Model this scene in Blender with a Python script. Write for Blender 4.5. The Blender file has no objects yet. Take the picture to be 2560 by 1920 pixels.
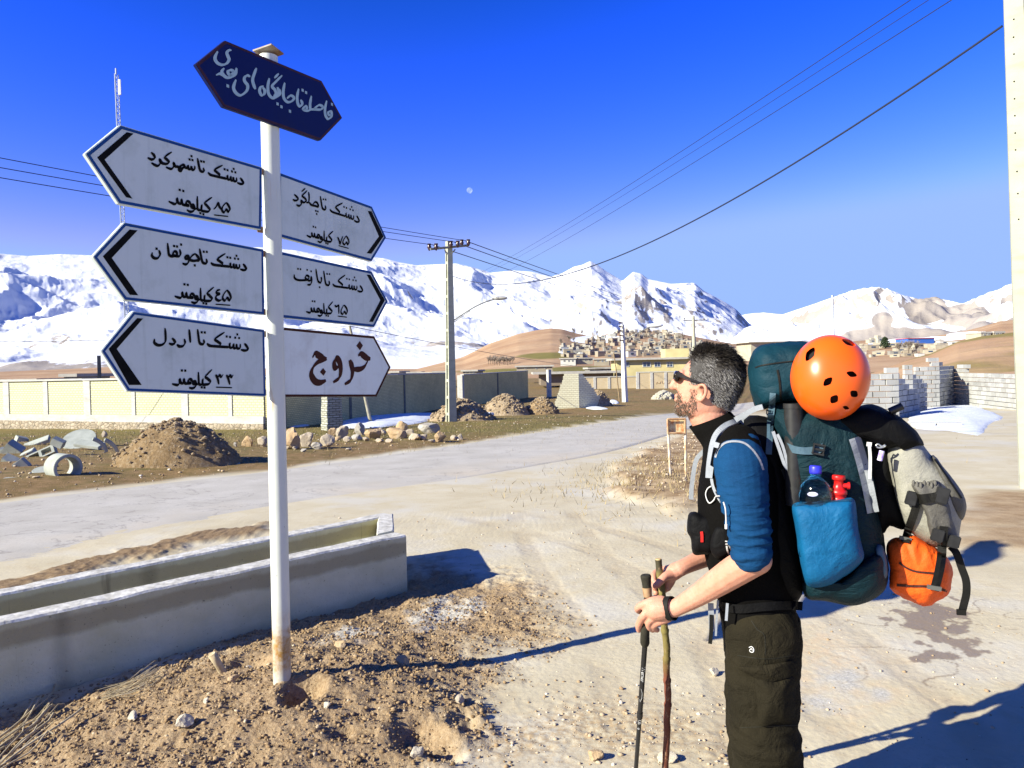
import bpy, bmesh, math, random
import numpy as np
from mathutils import Vector, Matrix

# ---------------------------------------------------------------- camera, sky, sun, exposure
scene = bpy.context.scene
COL = scene.collection
F = 1852.0                      # focal length in photograph pixels (photograph is 2560 x 1920)
CAMH = 1.7
PITCH = math.atan(36.5 / F)
ROLL = 0.0205
_u0 = np.array([0, math.sin(PITCH), math.cos(PITCH)])
_r0 = np.array([1.0, 0, 0])
CF = np.array([0, math.cos(PITCH), -math.sin(PITCH)])
CR = math.cos(ROLL) * _r0 - math.sin(ROLL) * _u0
CU = math.cos(ROLL) * _u0 + math.sin(ROLL) * _r0
CAM = np.array([0, 0, CAMH])
cam_data = bpy.data.cameras.new("camera")
cam = bpy.data.objects.new("camera", cam_data)
COL.objects.link(cam)
cam.matrix_world = Matrix(((CR[0], CU[0], -CF[0], CAM[0]), (CR[1], CU[1], -CF[1], CAM[1]),
                           (CR[2], CU[2], -CF[2], CAM[2]), (0, 0, 0, 1)))
cam_data.sensor_width = 36.0
cam_data.lens = 36.0 * F / 2560
cam_data.clip_start = 0.05
cam_data.clip_end = 60000
scene.camera = cam

SUN_EL = math.radians(27.6)
SUN_AZ = np.array([-0.885, -0.465])         # horizontal direction towards the sun
SUN_AZ = SUN_AZ / np.linalg.norm(SUN_AZ)
SUN_DIR = np.array([SUN_AZ[0] * math.cos(SUN_EL), SUN_AZ[1] * math.cos(SUN_EL), math.sin(SUN_EL)])

world = bpy.data.worlds.new("World")
scene.world = world
world.use_nodes = True
wn = world.node_tree.nodes
wl = world.node_tree.links
wn.clear()
w_out = wn.new("ShaderNodeOutputWorld")
w_bg = wn.new("ShaderNodeBackground")
w_sky = wn.new("ShaderNodeTexSky")
w_sky.sky_type = 'NISHITA'
w_sky.sun_disc = False
w_sky.sun_elevation = SUN_EL
w_sky.sun_rotation = math.atan2(SUN_AZ[0], SUN_AZ[1])
w_sky.altitude = 2200
w_sky.air_density = 1.0
w_sky.dust_density = 0.2
w_sky.ozone_density = 3.0
w_hs = wn.new("ShaderNodeHueSaturation")
w_hs.inputs["Saturation"].default_value = 1.35
wl.new(w_sky.outputs[0], w_hs.inputs["Color"])
w_sep = wn.new("ShaderNodeSeparateColor"); w_com = wn.new("ShaderNodeCombineColor")
wl.new(w_hs.outputs[0], w_sep.inputs[0])
for _i, (_g, _p, _m) in enumerate(((5.3, 1.4, 3.1), (1.03, 1.5, 4.8), (0.50, 2.6, 9.6))):   # deep winter blue of high altitude air
    _a = wn.new("ShaderNodeMath"); _a.operation = 'POWER'; _a.inputs[1].default_value = _p
    _b = wn.new("ShaderNodeMath"); _b.operation = 'MULTIPLY'; _b.inputs[1].default_value = _g
    _c = wn.new("ShaderNodeMath"); _c.operation = 'SMOOTH_MIN'; _c.inputs[1].default_value = _m; _c.inputs[2].default_value = 1.0
    wl.new(w_sep.outputs[_i], _a.inputs[0]); wl.new(_a.outputs[0], _b.inputs[0]); wl.new(_b.outputs[0], _c.inputs[0]); wl.new(_c.outputs[0], w_com.inputs[_i])
wl.new(w_com.outputs[0], w_bg.inputs[0])
w_bg.inputs[1].default_value = 0.052
wl.new(w_bg.outputs[0], w_out.inputs[0])

sun_data = bpy.data.lights.new("sun", 'SUN')
sun_data.energy = 5.0
sun_data.angle = math.radians(0.5)
sun_data.color = (1.0, 0.955, 0.78)
sun = bpy.data.objects.new("sun", sun_data)
COL.objects.link(sun)
sun.rotation_euler = Vector(SUN_DIR).to_track_quat('Z', 'Y').to_euler()
sun.location = (-30, -16, 30)

scene.view_settings.view_transform = 'Standard'
scene.view_settings.look = 'None'
scene.view_settings.exposure = 1.1
scene.view_settings.gamma = 1.0
scene.cycles.max_bounces = 6
scene.cycles.diffuse_bounces = 3
scene.cycles.use_adaptive_sampling = True

# ---------------------------------------------------------------- geometry of the view (rays through photograph pixels, used to survey where things stand)
def ray(x, y):
    d = CF + ((x - 1280.0) / F) * CR + ((960.0 - y) / F) * CU
    return d

def at_y(x, y, Y):
    d = ray(x, y)
    return CAM + d * (Y / d[1])

def on_plane(x, y, p0, n):
    d = ray(x, y)
    return CAM + d * (np.dot(np.asarray(p0) - CAM, n) / np.dot(d, n))

def on_z(x, y, z):
    d = ray(x, y)
    return CAM + d * ((z - CAMH) / d[2])

def crop(x0, y0, s):
    return lambda x, y: (x0 + x * s, y0 + y * s)

# ---------------------------------------------------------------- noise
def _h(ix, iy, iz, seed):
    ix = ix.astype(np.int64).astype(np.uint32); iy = iy.astype(np.int64).astype(np.uint32); iz = iz.astype(np.int64).astype(np.uint32)
    h = ix * np.uint32(374761393) + iy * np.uint32(668265263) + iz * np.uint32(2147483647) + np.uint32((seed * 974634777 + 12345) & 0xffffffff)
    h = (h ^ (h >> np.uint32(13))) * np.uint32(1274126177)
    h = (h ^ (h >> np.uint32(15))) * np.uint32(2246822519)
    h = h ^ (h >> np.uint32(16))
    return h.astype(np.float64) / 4294967295.0

def noise2(x, y, seed=0):
    x = np.asarray(x, float); y = np.asarray(y, float)
    ix = np.floor(x); iy = np.floor(y)
    fx = x - ix; fy = y - iy
    z = np.zeros_like(ix)
    ux = fx * fx * fx * (fx * (fx * 6 - 15) + 10); uy = fy * fy * fy * (fy * (fy * 6 - 15) + 10)
    def g(jx, jy, dx, dy):
        a = _h(jx, jy, z, seed) * 2 * np.pi
        return np.cos(a) * dx + np.sin(a) * dy
    a = g(ix, iy, fx, fy); b = g(ix + 1, iy, fx - 1, fy)
    c = g(ix, iy + 1, fx, fy - 1); d = g(ix + 1, iy + 1, fx - 1, fy - 1)
    return 1.4 * ((a + (b - a) * ux) * (1 - uy) + (c + (d - c) * ux) * uy)

def fbm2(x, y, o=4, seed=0, gain=0.5, lac=2.03):
    t = 0; a = 1.0; n = 0
    for k in range(o):
        t = t + a * noise2(x, y, seed + k * 17); n += a
        x = x * lac + 3.7; y = y * lac - 1.3; a *= gain
    return t / n

def ridged2(x, y, o=4, seed=0, gain=0.5, lac=2.03):
    t = 0; a = 1.0; n = 0; w = 1.0
    for k in range(o):
        r = (1 - np.abs(noise2(x, y, seed + k * 17))) ** 2
        t = t + a * r * w; w = np.clip(r * 1.3, 0, 1); n += a
        x = x * lac + 3.7; y = y * lac - 1.3; a *= gain
    return t / n

def vnoise3(p, seed=0):
    p = np.asarray(p, float); i = np.floor(p); f = p - i; u = f * f * (3 - 2 * f)
    r = 0
    for dx in (0, 1):
        for dy in (0, 1):
            for dz in (0, 1):
                w = (u[:, 0] if dx else 1 - u[:, 0]) * (u[:, 1] if dy else 1 - u[:, 1]) * (u[:, 2] if dz else 1 - u[:, 2])
                r = r + w * _h(i[:, 0] + dx, i[:, 1] + dy, i[:, 2] + dz, seed)
    return r * 2 - 1

def fbm3(p, o=3, seed=0):
    t = 0; a = 1.0; n = 0; p = np.asarray(p, float)
    for k in range(o):
        t = t + a * vnoise3(p, seed + k * 7); n += a; p = p * 2.1 + 5.3; a *= .5
    return t / n

def sstep(a, b, x):
    t = np.clip((x - a) / (b - a), 0, 1)
    return t * t * (3 - 2 * t)

# ---------------------------------------------------------------- objects, tags
def link(name, me, parent=None):
    o = bpy.data.objects.new(name, me)
    COL.objects.link(o)
    if parent is not None:
        o.parent = parent
        o.matrix_parent_inverse = parent.matrix_world.inverted()
    return o

def tag(o, label=None, cat=None, group=None, kind=None):
    if label: o["label"] = label
    if cat: o["category"] = cat
    if group: o["group"] = group
    if kind: o["kind"] = kind
    return o

def thing(name, label, cat, loc=(0, 0, 0), group=None):
    o = bpy.data.objects.new(name, None)
    o.empty_display_size = 0.2
    COL.objects.link(o)
    o.location = tuple(float(c) for c in loc)
    o.matrix_world = Matrix.Translation(o.location)
    return tag(o, label, cat, group)

class MB:
    """collects vertices and faces (world coordinates) and links them as one mesh object"""
    def __init__(s):
        s.v = []; s.f = []; s.m = []; s.n = 0; s.sm = []
    def add(s, V, Fc, mi=0, smooth=False):
        V = np.asarray(V, float).reshape(-1, 3)
        s.v.append(V)
        for f in Fc:
            s.f.append([int(i) + s.n for i in f]); s.m.append(mi); s.sm.append(smooth)
        s.n += len(V)
        return s
    def box(s, c, sx, sy, sz, rz=0.0, mi=0, tilt=None):
        """box centred at c"""
        x, y, z = sx / 2, sy / 2, sz / 2
        V = np.array([(-x, -y, -z), (x, -y, -z), (x, y, -z), (-x, y, -z), (-x, -y, z), (x, -y, z), (x, y, z), (-x, y, z)])
        if tilt is not None:
            R = np.array(Matrix.Rotation(rz, 3, 'Z') @ tilt)
        else:
            R = np.array(Matrix.Rotation(rz, 3, 'Z'))
        return s.add(V @ R.T + np.asarray(c, float), BOXF, mi)
    def hexa(s, P, mi=0):
        """8 corners: bottom 4 then top 4, counter-clockwise seen from above"""
        return s.add(P, BOXF, mi)
    def prism(s, poly, off, mi=0, smooth=False):
        """closed polygon (3-D points) swept along off"""
        P = np.asarray(poly, float); n = len(P); off = np.asarray(off, float)
        V = np.vstack([P, P + off])
        Fc = [list(range(n))[::-1], list(range(n, 2 * n))] + [[i, (i + 1) % n, n + (i + 1) % n, n + i] for i in range(n)]
        return s.add(V, Fc, mi, smooth)
    def tube(s, pts, r, seg=10, mi=0, caps=True, smooth=True):
        P = [np.asarray(p, float) for p in pts]
        R = [r] * len(P) if np.isscalar(r) else list(r)
        V = []; up = None
        for i, p in enumerate(P):
            t = (P[min(i + 1, len(P) - 1)] - P[max(i - 1, 0)])
            t = t / (np.linalg.norm(t) + 1e-12)
            if up is None:
                up = np.array([0, 0, 1.0]) if abs(t[2]) < .9 else np.array([1.0, 0, 0])
            a = np.cross(up, t); a /= np.linalg.norm(a) + 1e-12
            b = np.cross(t, a); up = b
            for k in range(seg):
                th = 2 * math.pi * k / seg
                V.append(p + R[i] * (math.cos(th) * a + math.sin(th) * b))
        n = len(P)
        Fc = [[i * seg + k, i * seg + (k + 1) % seg, (i + 1) * seg + (k + 1) % seg, (i + 1) * seg + k] for i in range(n - 1) for k in range(seg)]
        s.add(V, Fc, mi, smooth)
        if caps:
            s.add(V[:seg], [list(range(seg))[::-1]], mi); s.add(V[-seg:], [list(range(seg))], mi)
        return s
    def ribbon(s, pts, width_dir, w, t, mi=0):
        """a strap: a flat band along pts; width_dir gives the width direction(s), t the thickness"""
        P = [np.asarray(p, float) for p in pts]
        n = len(P); V = []
        wd = [np.asarray(width_dir, float)] * n if np.ndim(width_dir) == 1 else [np.asarray(d, float) for d in width_dir]
        ws = [w] * n if np.isscalar(w) else w
        for i, p in enumerate(P):
            tg = P[min(i + 1, n - 1)] - P[max(i - 1, 0)]; tg /= np.linalg.norm(tg) + 1e-12
            d = wd[i] - tg * np.dot(wd[i], tg); d /= np.linalg.norm(d) + 1e-12
            nn = np.cross(tg, d)
            for a, b in ((-.5, -.5), (.5, -.5), (.5, .5), (-.5, .5)):
                V.append(p + d * ws[i] * a + nn * t * b)
        Fc = [[i * 4 + k, i * 4 + (k + 1) % 4, (i + 1) * 4 + (k + 1) % 4, (i + 1) * 4 + k] for i in range(n - 1) for k in range(4)]
        Fc += [[3, 2, 1, 0], [4 * n - 4, 4 * n - 3, 4 * n - 2, 4 * n - 1]]
        return s.add(V, Fc, mi)
    def mesh(s, name, mats):
        me = bpy.data.meshes.new(name)
        V = np.vstack(s.v)
        me.from_pydata(V.tolist(), [], s.f)
        for m in (mats if isinstance(mats, (list, tuple)) else [mats]):
            me.materials.append(m)
        me.polygons.foreach_set("material_index", s.m)
        me.polygons.foreach_set("use_smooth", s.sm)
        me.update()
        return me
    def build(s, name, mats, parent=None, recalc=True, bevel=0.0):
        me = s.mesh(name, mats)
        if recalc or bevel:
            bm = bmesh.new(); bm.from_mesh(me)
            if bevel:
                bmesh.ops.remove_doubles(bm, verts=bm.verts, dist=1e-5)
                es = [e for e in bm.edges if len(e.link_faces) == 2 and e.calc_face_angle(0) > 0.6]
                bmesh.ops.bevel(bm, geom=es, offset=bevel, segments=2, affect='EDGES', clamp_overlap=True)
            bmesh.ops.recalc_face_normals(bm, faces=bm.faces)
            bm.to_mesh(me); bm.free()
        if parent is not None:
            o = bpy.data.objects.new(name, me); COL.objects.link(o); o.parent = parent
            o.matrix_parent_inverse = parent.matrix_world.inverted()
            return o
        # a thing of one mesh: origin at its base
        n = len(me.vertices); co = np.empty(n * 3); me.vertices.foreach_get("co", co); co = co.reshape(-1, 3)
        c = np.array([co[:, 0].mean(), co[:, 1].mean(), co[:, 2].min()])
        me.vertices.foreach_set("co", (co - c).ravel()); me.update()
        o = bpy.data.objects.new(name, me); COL.objects.link(o); o.location = c
        o.matrix_world = Matrix.Translation(c)
        return o

BOXF = [[3, 2, 1, 0], [4, 5, 6, 7], [0, 1, 5, 4], [1, 2, 6, 5], [2, 3, 7, 6], [3, 0, 4, 7]]

def grid_mesh(name, X, Y, Z, mats, attrs=None, smooth=True):
    """rectangular grid of vertices (rows, cols) as one mesh"""
    r, c = X.shape
    V = np.stack([X, Y, Z], -1).reshape(-1, 3)
    i = np.arange((r - 1) * (c - 1)); a = (i // (c - 1)) * c + i % (c - 1)
    Q = np.stack([a, a + 1, a + c + 1, a + c], 1)
    me = bpy.data.meshes.new(name)
    me.vertices.add(len(V)); me.vertices.foreach_set("co", V.ravel())
    me.loops.add(len(Q) * 4); me.loops.foreach_set("vertex_index", Q.ravel().astype(np.int32))
    me.polygons.add(len(Q)); me.polygons.foreach_set("loop_start", np.arange(0, len(Q) * 4, 4, dtype=np.int32))
    me.polygons.foreach_set("use_smooth", np.full(len(Q), smooth))
    me.update(calc_edges=True)
    for k, v in (attrs or {}).items():
        at = me.attributes.new(k, 'FLOAT', 'POINT'); at.data.foreach_set("value", np.asarray(v, np.float32).ravel())
    for m in (mats if isinstance(mats, (list, tuple)) else [mats]):
        me.materials.append(m)
    return me

# ---------------------------------------------------------------- materials
def srgb(r, g, b):
    f = lambda c: (c / 255 / 12.92) if c / 255 <= .04045 else ((c / 255 + .055) / 1.055) ** 2.4
    return (f(r), f(g), f(b))

class Mat:
    """thin wrapper around a node tree"""
    def __init__(s, name, rough=.8, spec=.3, metal=0.0):
        s.m = bpy.data.materials.new(name); s.m.use_nodes = True
        s.t = s.m.node_tree; s.b = s.t.nodes["Principled BSDF"]
        s.b.inputs["Roughness"].default_value = rough
        s.b.inputs["Specular IOR Level"].default_value = spec
        s.b.inputs["Metallic"].default_value = metal
        s.tc = s.t.nodes.new("ShaderNodeTexCoord")
        s.co = s.tc.outputs["Object"]
    def n(s, t): return s.t.nodes.new(t)
    def l(s, a, b): s.t.links.new(a, b)
    def scale(s, v, co=None):
        m = s.n("ShaderNodeMapping"); m.inputs["Scale"].default_value = v; s.l(co or s.co, m.inputs[0]); return m.outputs[0]
    def noise(s, sc, det=4, rough=.55, co=None, dist=0.0, out="Fac"):
        n = s.n("ShaderNodeTexNoise"); n.inputs["Scale"].default_value = sc; n.inputs["Detail"].default_value = det
        n.inputs["Roughness"].default_value = rough; n.inputs["Distortion"].default_value = dist
        s.l(co or s.co, n.inputs["Vector"]); return n.outputs[out]
    def voro(s, sc, feat='F1', co=None, out="Distance", rnd=1.0):
        n = s.n("ShaderNodeTexVoronoi"); n.feature = feat; n.inputs["Scale"].default_value = sc; n.inputs["Randomness"].default_value = rnd
        s.l(co or s.co, n.inputs["Vector"]); return n.outputs[out]
    def ramp(s, x, stops, interp='LINEAR'):
        r = s.n("ShaderNodeValToRGB"); r.color_ramp.interpolation = interp
        e = r.color_ramp.elements
        while len(e) < len(stops): e.new(.5)
        for i, (p, c) in enumerate(stops):
            e[i].position = p; e[i].color = (c, c, c, 1) if np.isscalar(c) else (*c, 1)
        s.l(x, r.inputs[0]); return r.outputs[0]
    def mix(s, f, a, b, blend='MIX'):
        m = s.n("ShaderNodeMix"); m.data_type = 'RGBA'; m.blend_type = blend
        for sk, v in ((m.inputs[0], f), (m.inputs[6], a), (m.inputs[7], b)):
            if hasattr(v, "links"): s.l(v, sk)
            elif np.isscalar(v): sk.default_value = v
            else: sk.default_value = (*v, 1)
        return m.outputs[2]
    def math(s, op, a, b=0.0, c=None, clamp=False):
        m = s.n("ShaderNodeMath"); m.operation = op; m.use_clamp = clamp
        for sk, v in zip(m.inputs, (a, b, c)):
            if v is None: continue
            if hasattr(v, "links"): s.l(v, sk)
            else: sk.default_value = v
        return m.outputs[0]
    def attr(s, name, out="Fac"):
        a = s.n("ShaderNodeAttribute"); a.attribute_name = name; return a.outputs[out]
    def sep(s, i, co=None):
        x = s.n("ShaderNodeSeparateXYZ"); s.l(co or s.co, x.inputs[0]); return x.outputs[i]
    def color(s, c):
        if hasattr(c, "links"): s.l(c, s.b.inputs["Base Color"])
        else: s.b.inputs["Base Color"].default_value = (*c, 1)
        return s
    def bump(s, h, strength=.5, dist=.01, prev=None):
        b = s.n("ShaderNodeBump"); b.inputs["Strength"].default_value = strength; b.inputs["Distance"].default_value = dist
        s.l(h, b.inputs["Height"])
        if prev is not None: s.l(prev, b.inputs["Normal"])
        s.l(b.outputs[0], s.b.inputs["Normal"]); return b.outputs[0]

def simple(name, c1, c2=None, sc=6, rough=.8, spec=.3, bump=0.0, bsc=40, bdist=.004, metal=0.0, lo=.35, hi=.65, det=5):
    k = Mat(name, rough, spec, metal)
    if c2 is None: k.color(c1)
    else: k.color(k.mix(k.ramp(k.noise(sc, det), [(lo, 0), (hi, 1)]), c1, c2))
    if bump: k.bump(k.noise(bsc, 5), bump, bdist)
    return k.m

rng = random.Random(7)
nrng = np.random.default_rng(11)
# ---------------------------------------------------------------- ground
D2S = 2560 / 2212.0                                   # survey notes taken on a 2212 px wide view
def gbase(X, Y):
    return -0.03 * (np.clip(Y, 8, 48) - 8.0)

def on_ground(x, y, lift=0.0):
    d = ray(x, y)
    t = np.geomspace(0.8, 4000, 4000)
    P = CAM[None] + d[None] * t[:, None]
    h = P[:, 2] - gbase(P[:, 0], P[:, 1]) - lift
    i = np.argmax(h < 0)
    if h[i] >= 0: i = len(t) - 1
    a, b = t[i - 1], t[i]
    for _ in range(40):
        m = .5 * (a + b); p = CAM + d * m
        if p[2] - gbase(p[0], p[1]) - lift > 0: a = m
        else: b = m
    return CAM + d * b

def gpoly(pts):                                       # polygon noted on the 2212 px view -> ground coordinates
    return np.array([on_ground(x * D2S, y * D2S)[:2] for x, y in pts])

def poly_sd(X, Y, poly):
    """signed distance to a polygon, positive inside"""
    P = np.asarray(poly); n = len(P)
    sh = X.shape; x = X.ravel(); y = Y.ravel()
    d = np.full(x.shape, 1e18); ins = np.zeros(x.shape, bool)
    for i in range(n):
        a = P[i]; b = P[(i + 1) % n]; e = b - a
        t = np.clip(((x - a[0]) * e[0] + (y - a[1]) * e[1]) / (e @ e + 1e-12), 0, 1)
        d = np.minimum(d, (x - a[0] - t * e[0]) ** 2 + (y - a[1] - t * e[1]) ** 2)
        c = (a[1] > y) != (b[1] > y)
        ins ^= c & (x < (b[0] - a[0]) * (y - a[1]) / (b[1] - a[1] + 1e-12) + a[0])
    return (np.sqrt(d) * np.where(ins, 1, -1)).reshape(sh)

def axis(lo, hi, step, far_lo, far_hi, g=1.075):
    m = list(np.arange(lo, hi, step)); s = step; x = hi
    up = []
    while x < far_hi: up.append(x); s *= g; x += s
    up.append(far_hi)
    s = step; x = lo; dn = []
    while x > far_lo: s *= g; x -= s; dn.append(max(x, far_lo))
    return np.array(dn[::-1] + m + up)

gx = axis(-3.9, 3.3, 0.0135, -9000, 9000)
gy = axis(1.9, 7.2, 0.0135, -300, 12000, 1.07)
GX, GY = np.meshgrid(gx, gy)
GZ = gbase(GX, GY)
near = (GY < 60) & (np.abs(GX) < 60)

def resamp(P, n):
    P = np.asarray(P, float); t = np.concatenate([[0], np.cumsum(np.linalg.norm(np.diff(P, axis=0), axis=1))]); t /= t[-1]
    u = np.linspace(0, 1, n)
    # Catmull-Rom through the points
    out = []
    for s in u:
        i = int(np.clip(np.searchsorted(t, s) - 1, 0, len(P) - 2)); f = (s - t[i]) / (t[i + 1] - t[i] + 1e-12)
        p0 = P[max(i - 1, 0)]; p1 = P[i]; p2 = P[i + 1]; p3 = P[min(i + 2, len(P) - 1)]
        out.append(.5 * ((2 * p1) + (-p0 + p2) * f + (2 * p0 - 5 * p1 + 4 * p2 - p3) * f * f + (-p0 + 3 * p1 - 3 * p2 + p3) * f ** 3))
    return np.array(out)
SIGN_BASE = on_ground(610 * D2S, 1475 * D2S, 0.13)     # foot of the sign post (on the dirt heap)
dirt_poly = gpoly([(-500, 1500), (0, 1545), (250, 1462), (520, 1372), (640, 1330), (780, 1270), (930, 1215), (1090, 1242), (1215, 1320),
                   (1180, 1372), (1010, 1420), (1075, 1490), (1010, 1560), (975, 1700), (-300, 2000)])
isle_poly = gpoly([(1302, 1042), (1370, 1000), (1460, 952), (1530, 905), (1600, 915), (1600, 1075), (1530, 1105), (1440, 1100), (1350, 1065)])
verge_poly = gpoly([(-800, 1020), (-300, 1105), (0, 1078), (300, 1046), (610, 1010), (960, 962), (1200, 925), (1420, 893), (1600, 872), (1700, 861)])
verge_poly = np.vstack([verge_poly, [(60, 75), (-220, 75), (-220, 20)]])
berm_poly = gpoly([(-400, 1370), (0, 1262), (250, 1196), (480, 1146), (580, 1130), (570, 1150), (300, 1205), (0, 1290), (-300, 1370)])
brown_poly = gpoly([(2085, 1072), (2330, 1060), (2500, 1140), (2300, 1190), (2080, 1178)])
trail_poly = gpoly([(1560, 1400), (1750, 1345), (1960, 1430), (1900, 1520), (1640, 1540)])
wet_poly = gpoly([(1925, 1330), (2010, 1290), (2070, 1320), (2105, 1318), (2070, 1345), (2080, 1375), (2120, 1400), (2110, 1410), (2050, 1400), (2020, 1420), (1965, 1448), (1970, 1425), (1995, 1405), (1990, 1375), (1945, 1345)])
grav_poly = [gpoly(p) for p in ([(880, 1338), (950, 1292), (1030, 1296), (1035, 1322), (990, 1345), (920, 1368)], [(700, 1382), (760, 1368), (790, 1385), (760, 1405), (712, 1400)], [(1750, 1470), (1840, 1440), (1900, 1480), (1820, 1530), (1760, 1520)])]
track_lines = [gpoly(p) for p in ([(1000, 1120), (1250, 1180), (1550, 1330), (1800, 1560), (1900, 1700)], [(1010, 1090), (1300, 1140), (1680, 1270), (2000, 1480), (2150, 1650)], [(1180, 1010), (1120, 1080), (1150, 1200), (1300, 1420), (1330, 1700)], [(1250, 1010), (1230, 1080), (1290, 1180), (1520, 1400), (1600, 1700)])]
mid_poly = gpoly([(990, 1660), (1010, 1560), (1200, 1500), (1560, 1500), (1700, 1600), (1760, 1700)])

def wob(a, s, seed): return a * fbm2(GX / s, GY / s, 4, seed)
GXn, GYn = GX, GY
dirt = np.zeros_like(GX); isle = dirt.copy(); verge = dirt.copy(); berm = dirt.copy(); brown = dirt.copy(); midp = dirt.copy(); wet = dirt.copy(); trail = dirt.copy()
nr = np.where((gy < 9) & (gy > .5))[0]; sl = slice(nr[0], nr[-1] + 1)
dirt[sl] = sstep(-.26, .26, poly_sd(GX[sl], GY[sl], dirt_poly) + wob(.40, .5, 3)[sl] + wob(.22, .09, 4)[sl])
berm[sl] = sstep(-.14, .10, poly_sd(GX[sl], GY[sl], berm_poly) + wob(.3, .4, 5)[sl])
midp[sl] = sstep(-.25, .4, poly_sd(GX[sl], GY[sl], mid_poly) + wob(.5, .6, 6)[sl])
trail[sl] = sstep(-.3, .5, poly_sd(GX[sl], GY[sl], trail_poly) + wob(.9, .35, 26)[sl])
wet[sl] = sstep(-.02, .02, poly_sd(GX[sl], GY[sl], wet_poly) + wob(.34, .16, 8)[sl] - .01)
gravp = np.zeros_like(GX); track = np.zeros_like(GX)
for q in grav_poly: gravp[sl] = np.maximum(gravp[sl], sstep(-.12, .12, poly_sd(GX[sl], GY[sl], q) + wob(.35, .22, 27)[sl]))
def line_d(X, Y, pts):
    d = np.full(X.shape, 1e9)
    for a_, b_ in zip(pts[:-1], pts[1:]):
        e = b_ - a_; u_ = np.clip(((X - a_[0]) * e[0] + (Y - a_[1]) * e[1]) / (e @ e), 0, 1); d = np.minimum(d, np.hypot(X - a_[0] - u_ * e[0], Y - a_[1] - u_ * e[1]))
    return d
for q in track_lines: track[sl] = np.maximum(track[sl], sstep(.13, .05, line_d(GX[sl], GY[sl], resamp(q, 24)) + .03 * fbm2(GX[sl] / .3, GY[sl] / .3, 3, 28)) * sstep(-.45, .25, fbm2(GX[sl] / .7, GY[sl] / .7, 3, 30)))
crk = np.abs(fbm2(GX[sl] / .8 + .35 * fbm2(GX[sl] * 3, GY[sl] * 3, 2, 31), GY[sl] / .8, 2, 33))
wet[sl] = np.maximum(wet[sl], sstep(.014, .006, crk) * sstep(-.55, -.1, poly_sd(GX[sl], GY[sl], wet_poly)) * .85)
nr2 = np.where((gy < 25) & (gy > 4))[0]; sl2 = slice(nr2[0], nr2[-1] + 1)
isle[sl2] = sstep(-.3, .3, poly_sd(GX[sl2], GY[sl2], isle_poly) + wob(.9, 1.2, 7)[sl2])
brown[sl2] = sstep(-.5, .5, poly_sd(GX[sl2], GY[sl2], brown_poly) + wob(1.2, 1.2, 12)[sl2])
nr3 = np.where((gy < 300) & (gy > 6))[0]; sl3 = slice(nr3[0], nr3[-1] + 1)
vp = poly_sd(GX[sl3], GY[sl3], verge_poly)
verge[sl3] = sstep(-.15, .25, vp + wob(.5, 1.4, 9)[sl3])
verge = np.maximum(verge, sstep(38, 46, GY + 6 * fbm2(GX / 9, GY / 9, 3, 29)))
# relief of the ground
def lumps(X, Y, seed):
    return (.55 * ridged2(X / .16, Y / .16, 3, seed) + .45 * (1 - np.abs(fbm2(X / .05, Y / .05, 3, seed + 5))))
r2 = (GX - SIGN_BASE[0]) ** 2 + (GY - SIGN_BASE[1]) ** 2
heap = 0.15 * np.exp(-r2 / .9) + .05 * fbm2(GX / .7, GY / .7, 3, 21)
fine = np.zeros_like(GX)
fine[sl] = dirt[sl] * (heap[sl] - .02 + .034 * (lumps(GX[sl], GY[sl], 2) - .6) + .028 * (ridged2(GX[sl] / .34, GY[sl] / .34, 3, 24) - .55) + .012 * fbm2(GX[sl] / .028, GY[sl] / .028, 2, 77))
fine[sl] += berm[sl] * (.015 + .035 * lumps(GX[sl], GY[sl], 12)) + midp[sl] * .012 * fbm2(GX[sl] / .05, GY[sl] / .05, 3, 14)
fine[sl] += (1 - dirt[sl]) * (.006 * fbm2(GX[sl] / .5, GY[sl] / .5, 4, 15) + .003 * fbm2(GX[sl] / .03, GY[sl] / .03, 2, 16))
for (px, py, r, dep) in ((655, 1518, .085, .16), (632, 1540, .05, .06), (905, 1575, .11, .07), (960, 1598, .07, .06), (1000, 1545, .07, .05), (690, 1440, .06, .05), (530, 1440, .10, .06), (1010, 1500, .05, .04), (740, 1580, .05, .04), (560, 1452, .06, .05)):
    q = on_ground(px * D2S, py * D2S, .07)
    d2 = (GX - q[0]) ** 2 + (GY - q[1]) ** 2 * .8
    fine -= dep * np.exp(-(d2 / r ** 2) ** 1.6) * (1 + .3 * fbm2(GX / .05, GY / .05, 2, 40))
    fine += dep * .10 * np.exp(-((np.sqrt(d2) - 1.5 * r) / (.45 * r)) ** 2)
fine[sl] -= track[sl] * (.005 + .003 * fbm2(GX[sl] / .06, GY[sl] / .06, 2, 55)) * (1 - dirt[sl])
fine[sl2] += isle[sl2] * (.10 + .06 * fbm2(GX[sl2] / .8, GY[sl2] / .8, 4, 18)) + brown[sl2] * .03
fine[sl3] += verge[sl3] * (.10 * sstep(0, 2, vp) + .05 * fbm2(GX[sl3] / 1.5, GY[sl3] / 1.5, 4, 19)) * (GY[sl3] < 60)
GZ = GZ + fine
from_grid_y = gy; from_grid_x = gx
def ground_z(x, y):
    i = int(np.clip(np.searchsorted(gx, x) - 1, 0, len(gx) - 2)); j = int(np.clip(np.searchsorted(gy, y) - 1, 0, len(gy) - 2))
    u = (x - gx[i]) / (gx[i + 1] - gx[i]); v = (y - gy[j]) / (gy[j + 1] - gy[j])
    return float((GZ[j, i] * (1 - u) + GZ[j, i + 1] * u) * (1 - v) + (GZ[j + 1, i] * (1 - u) + GZ[j + 1, i + 1] * u) * v)

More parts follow.
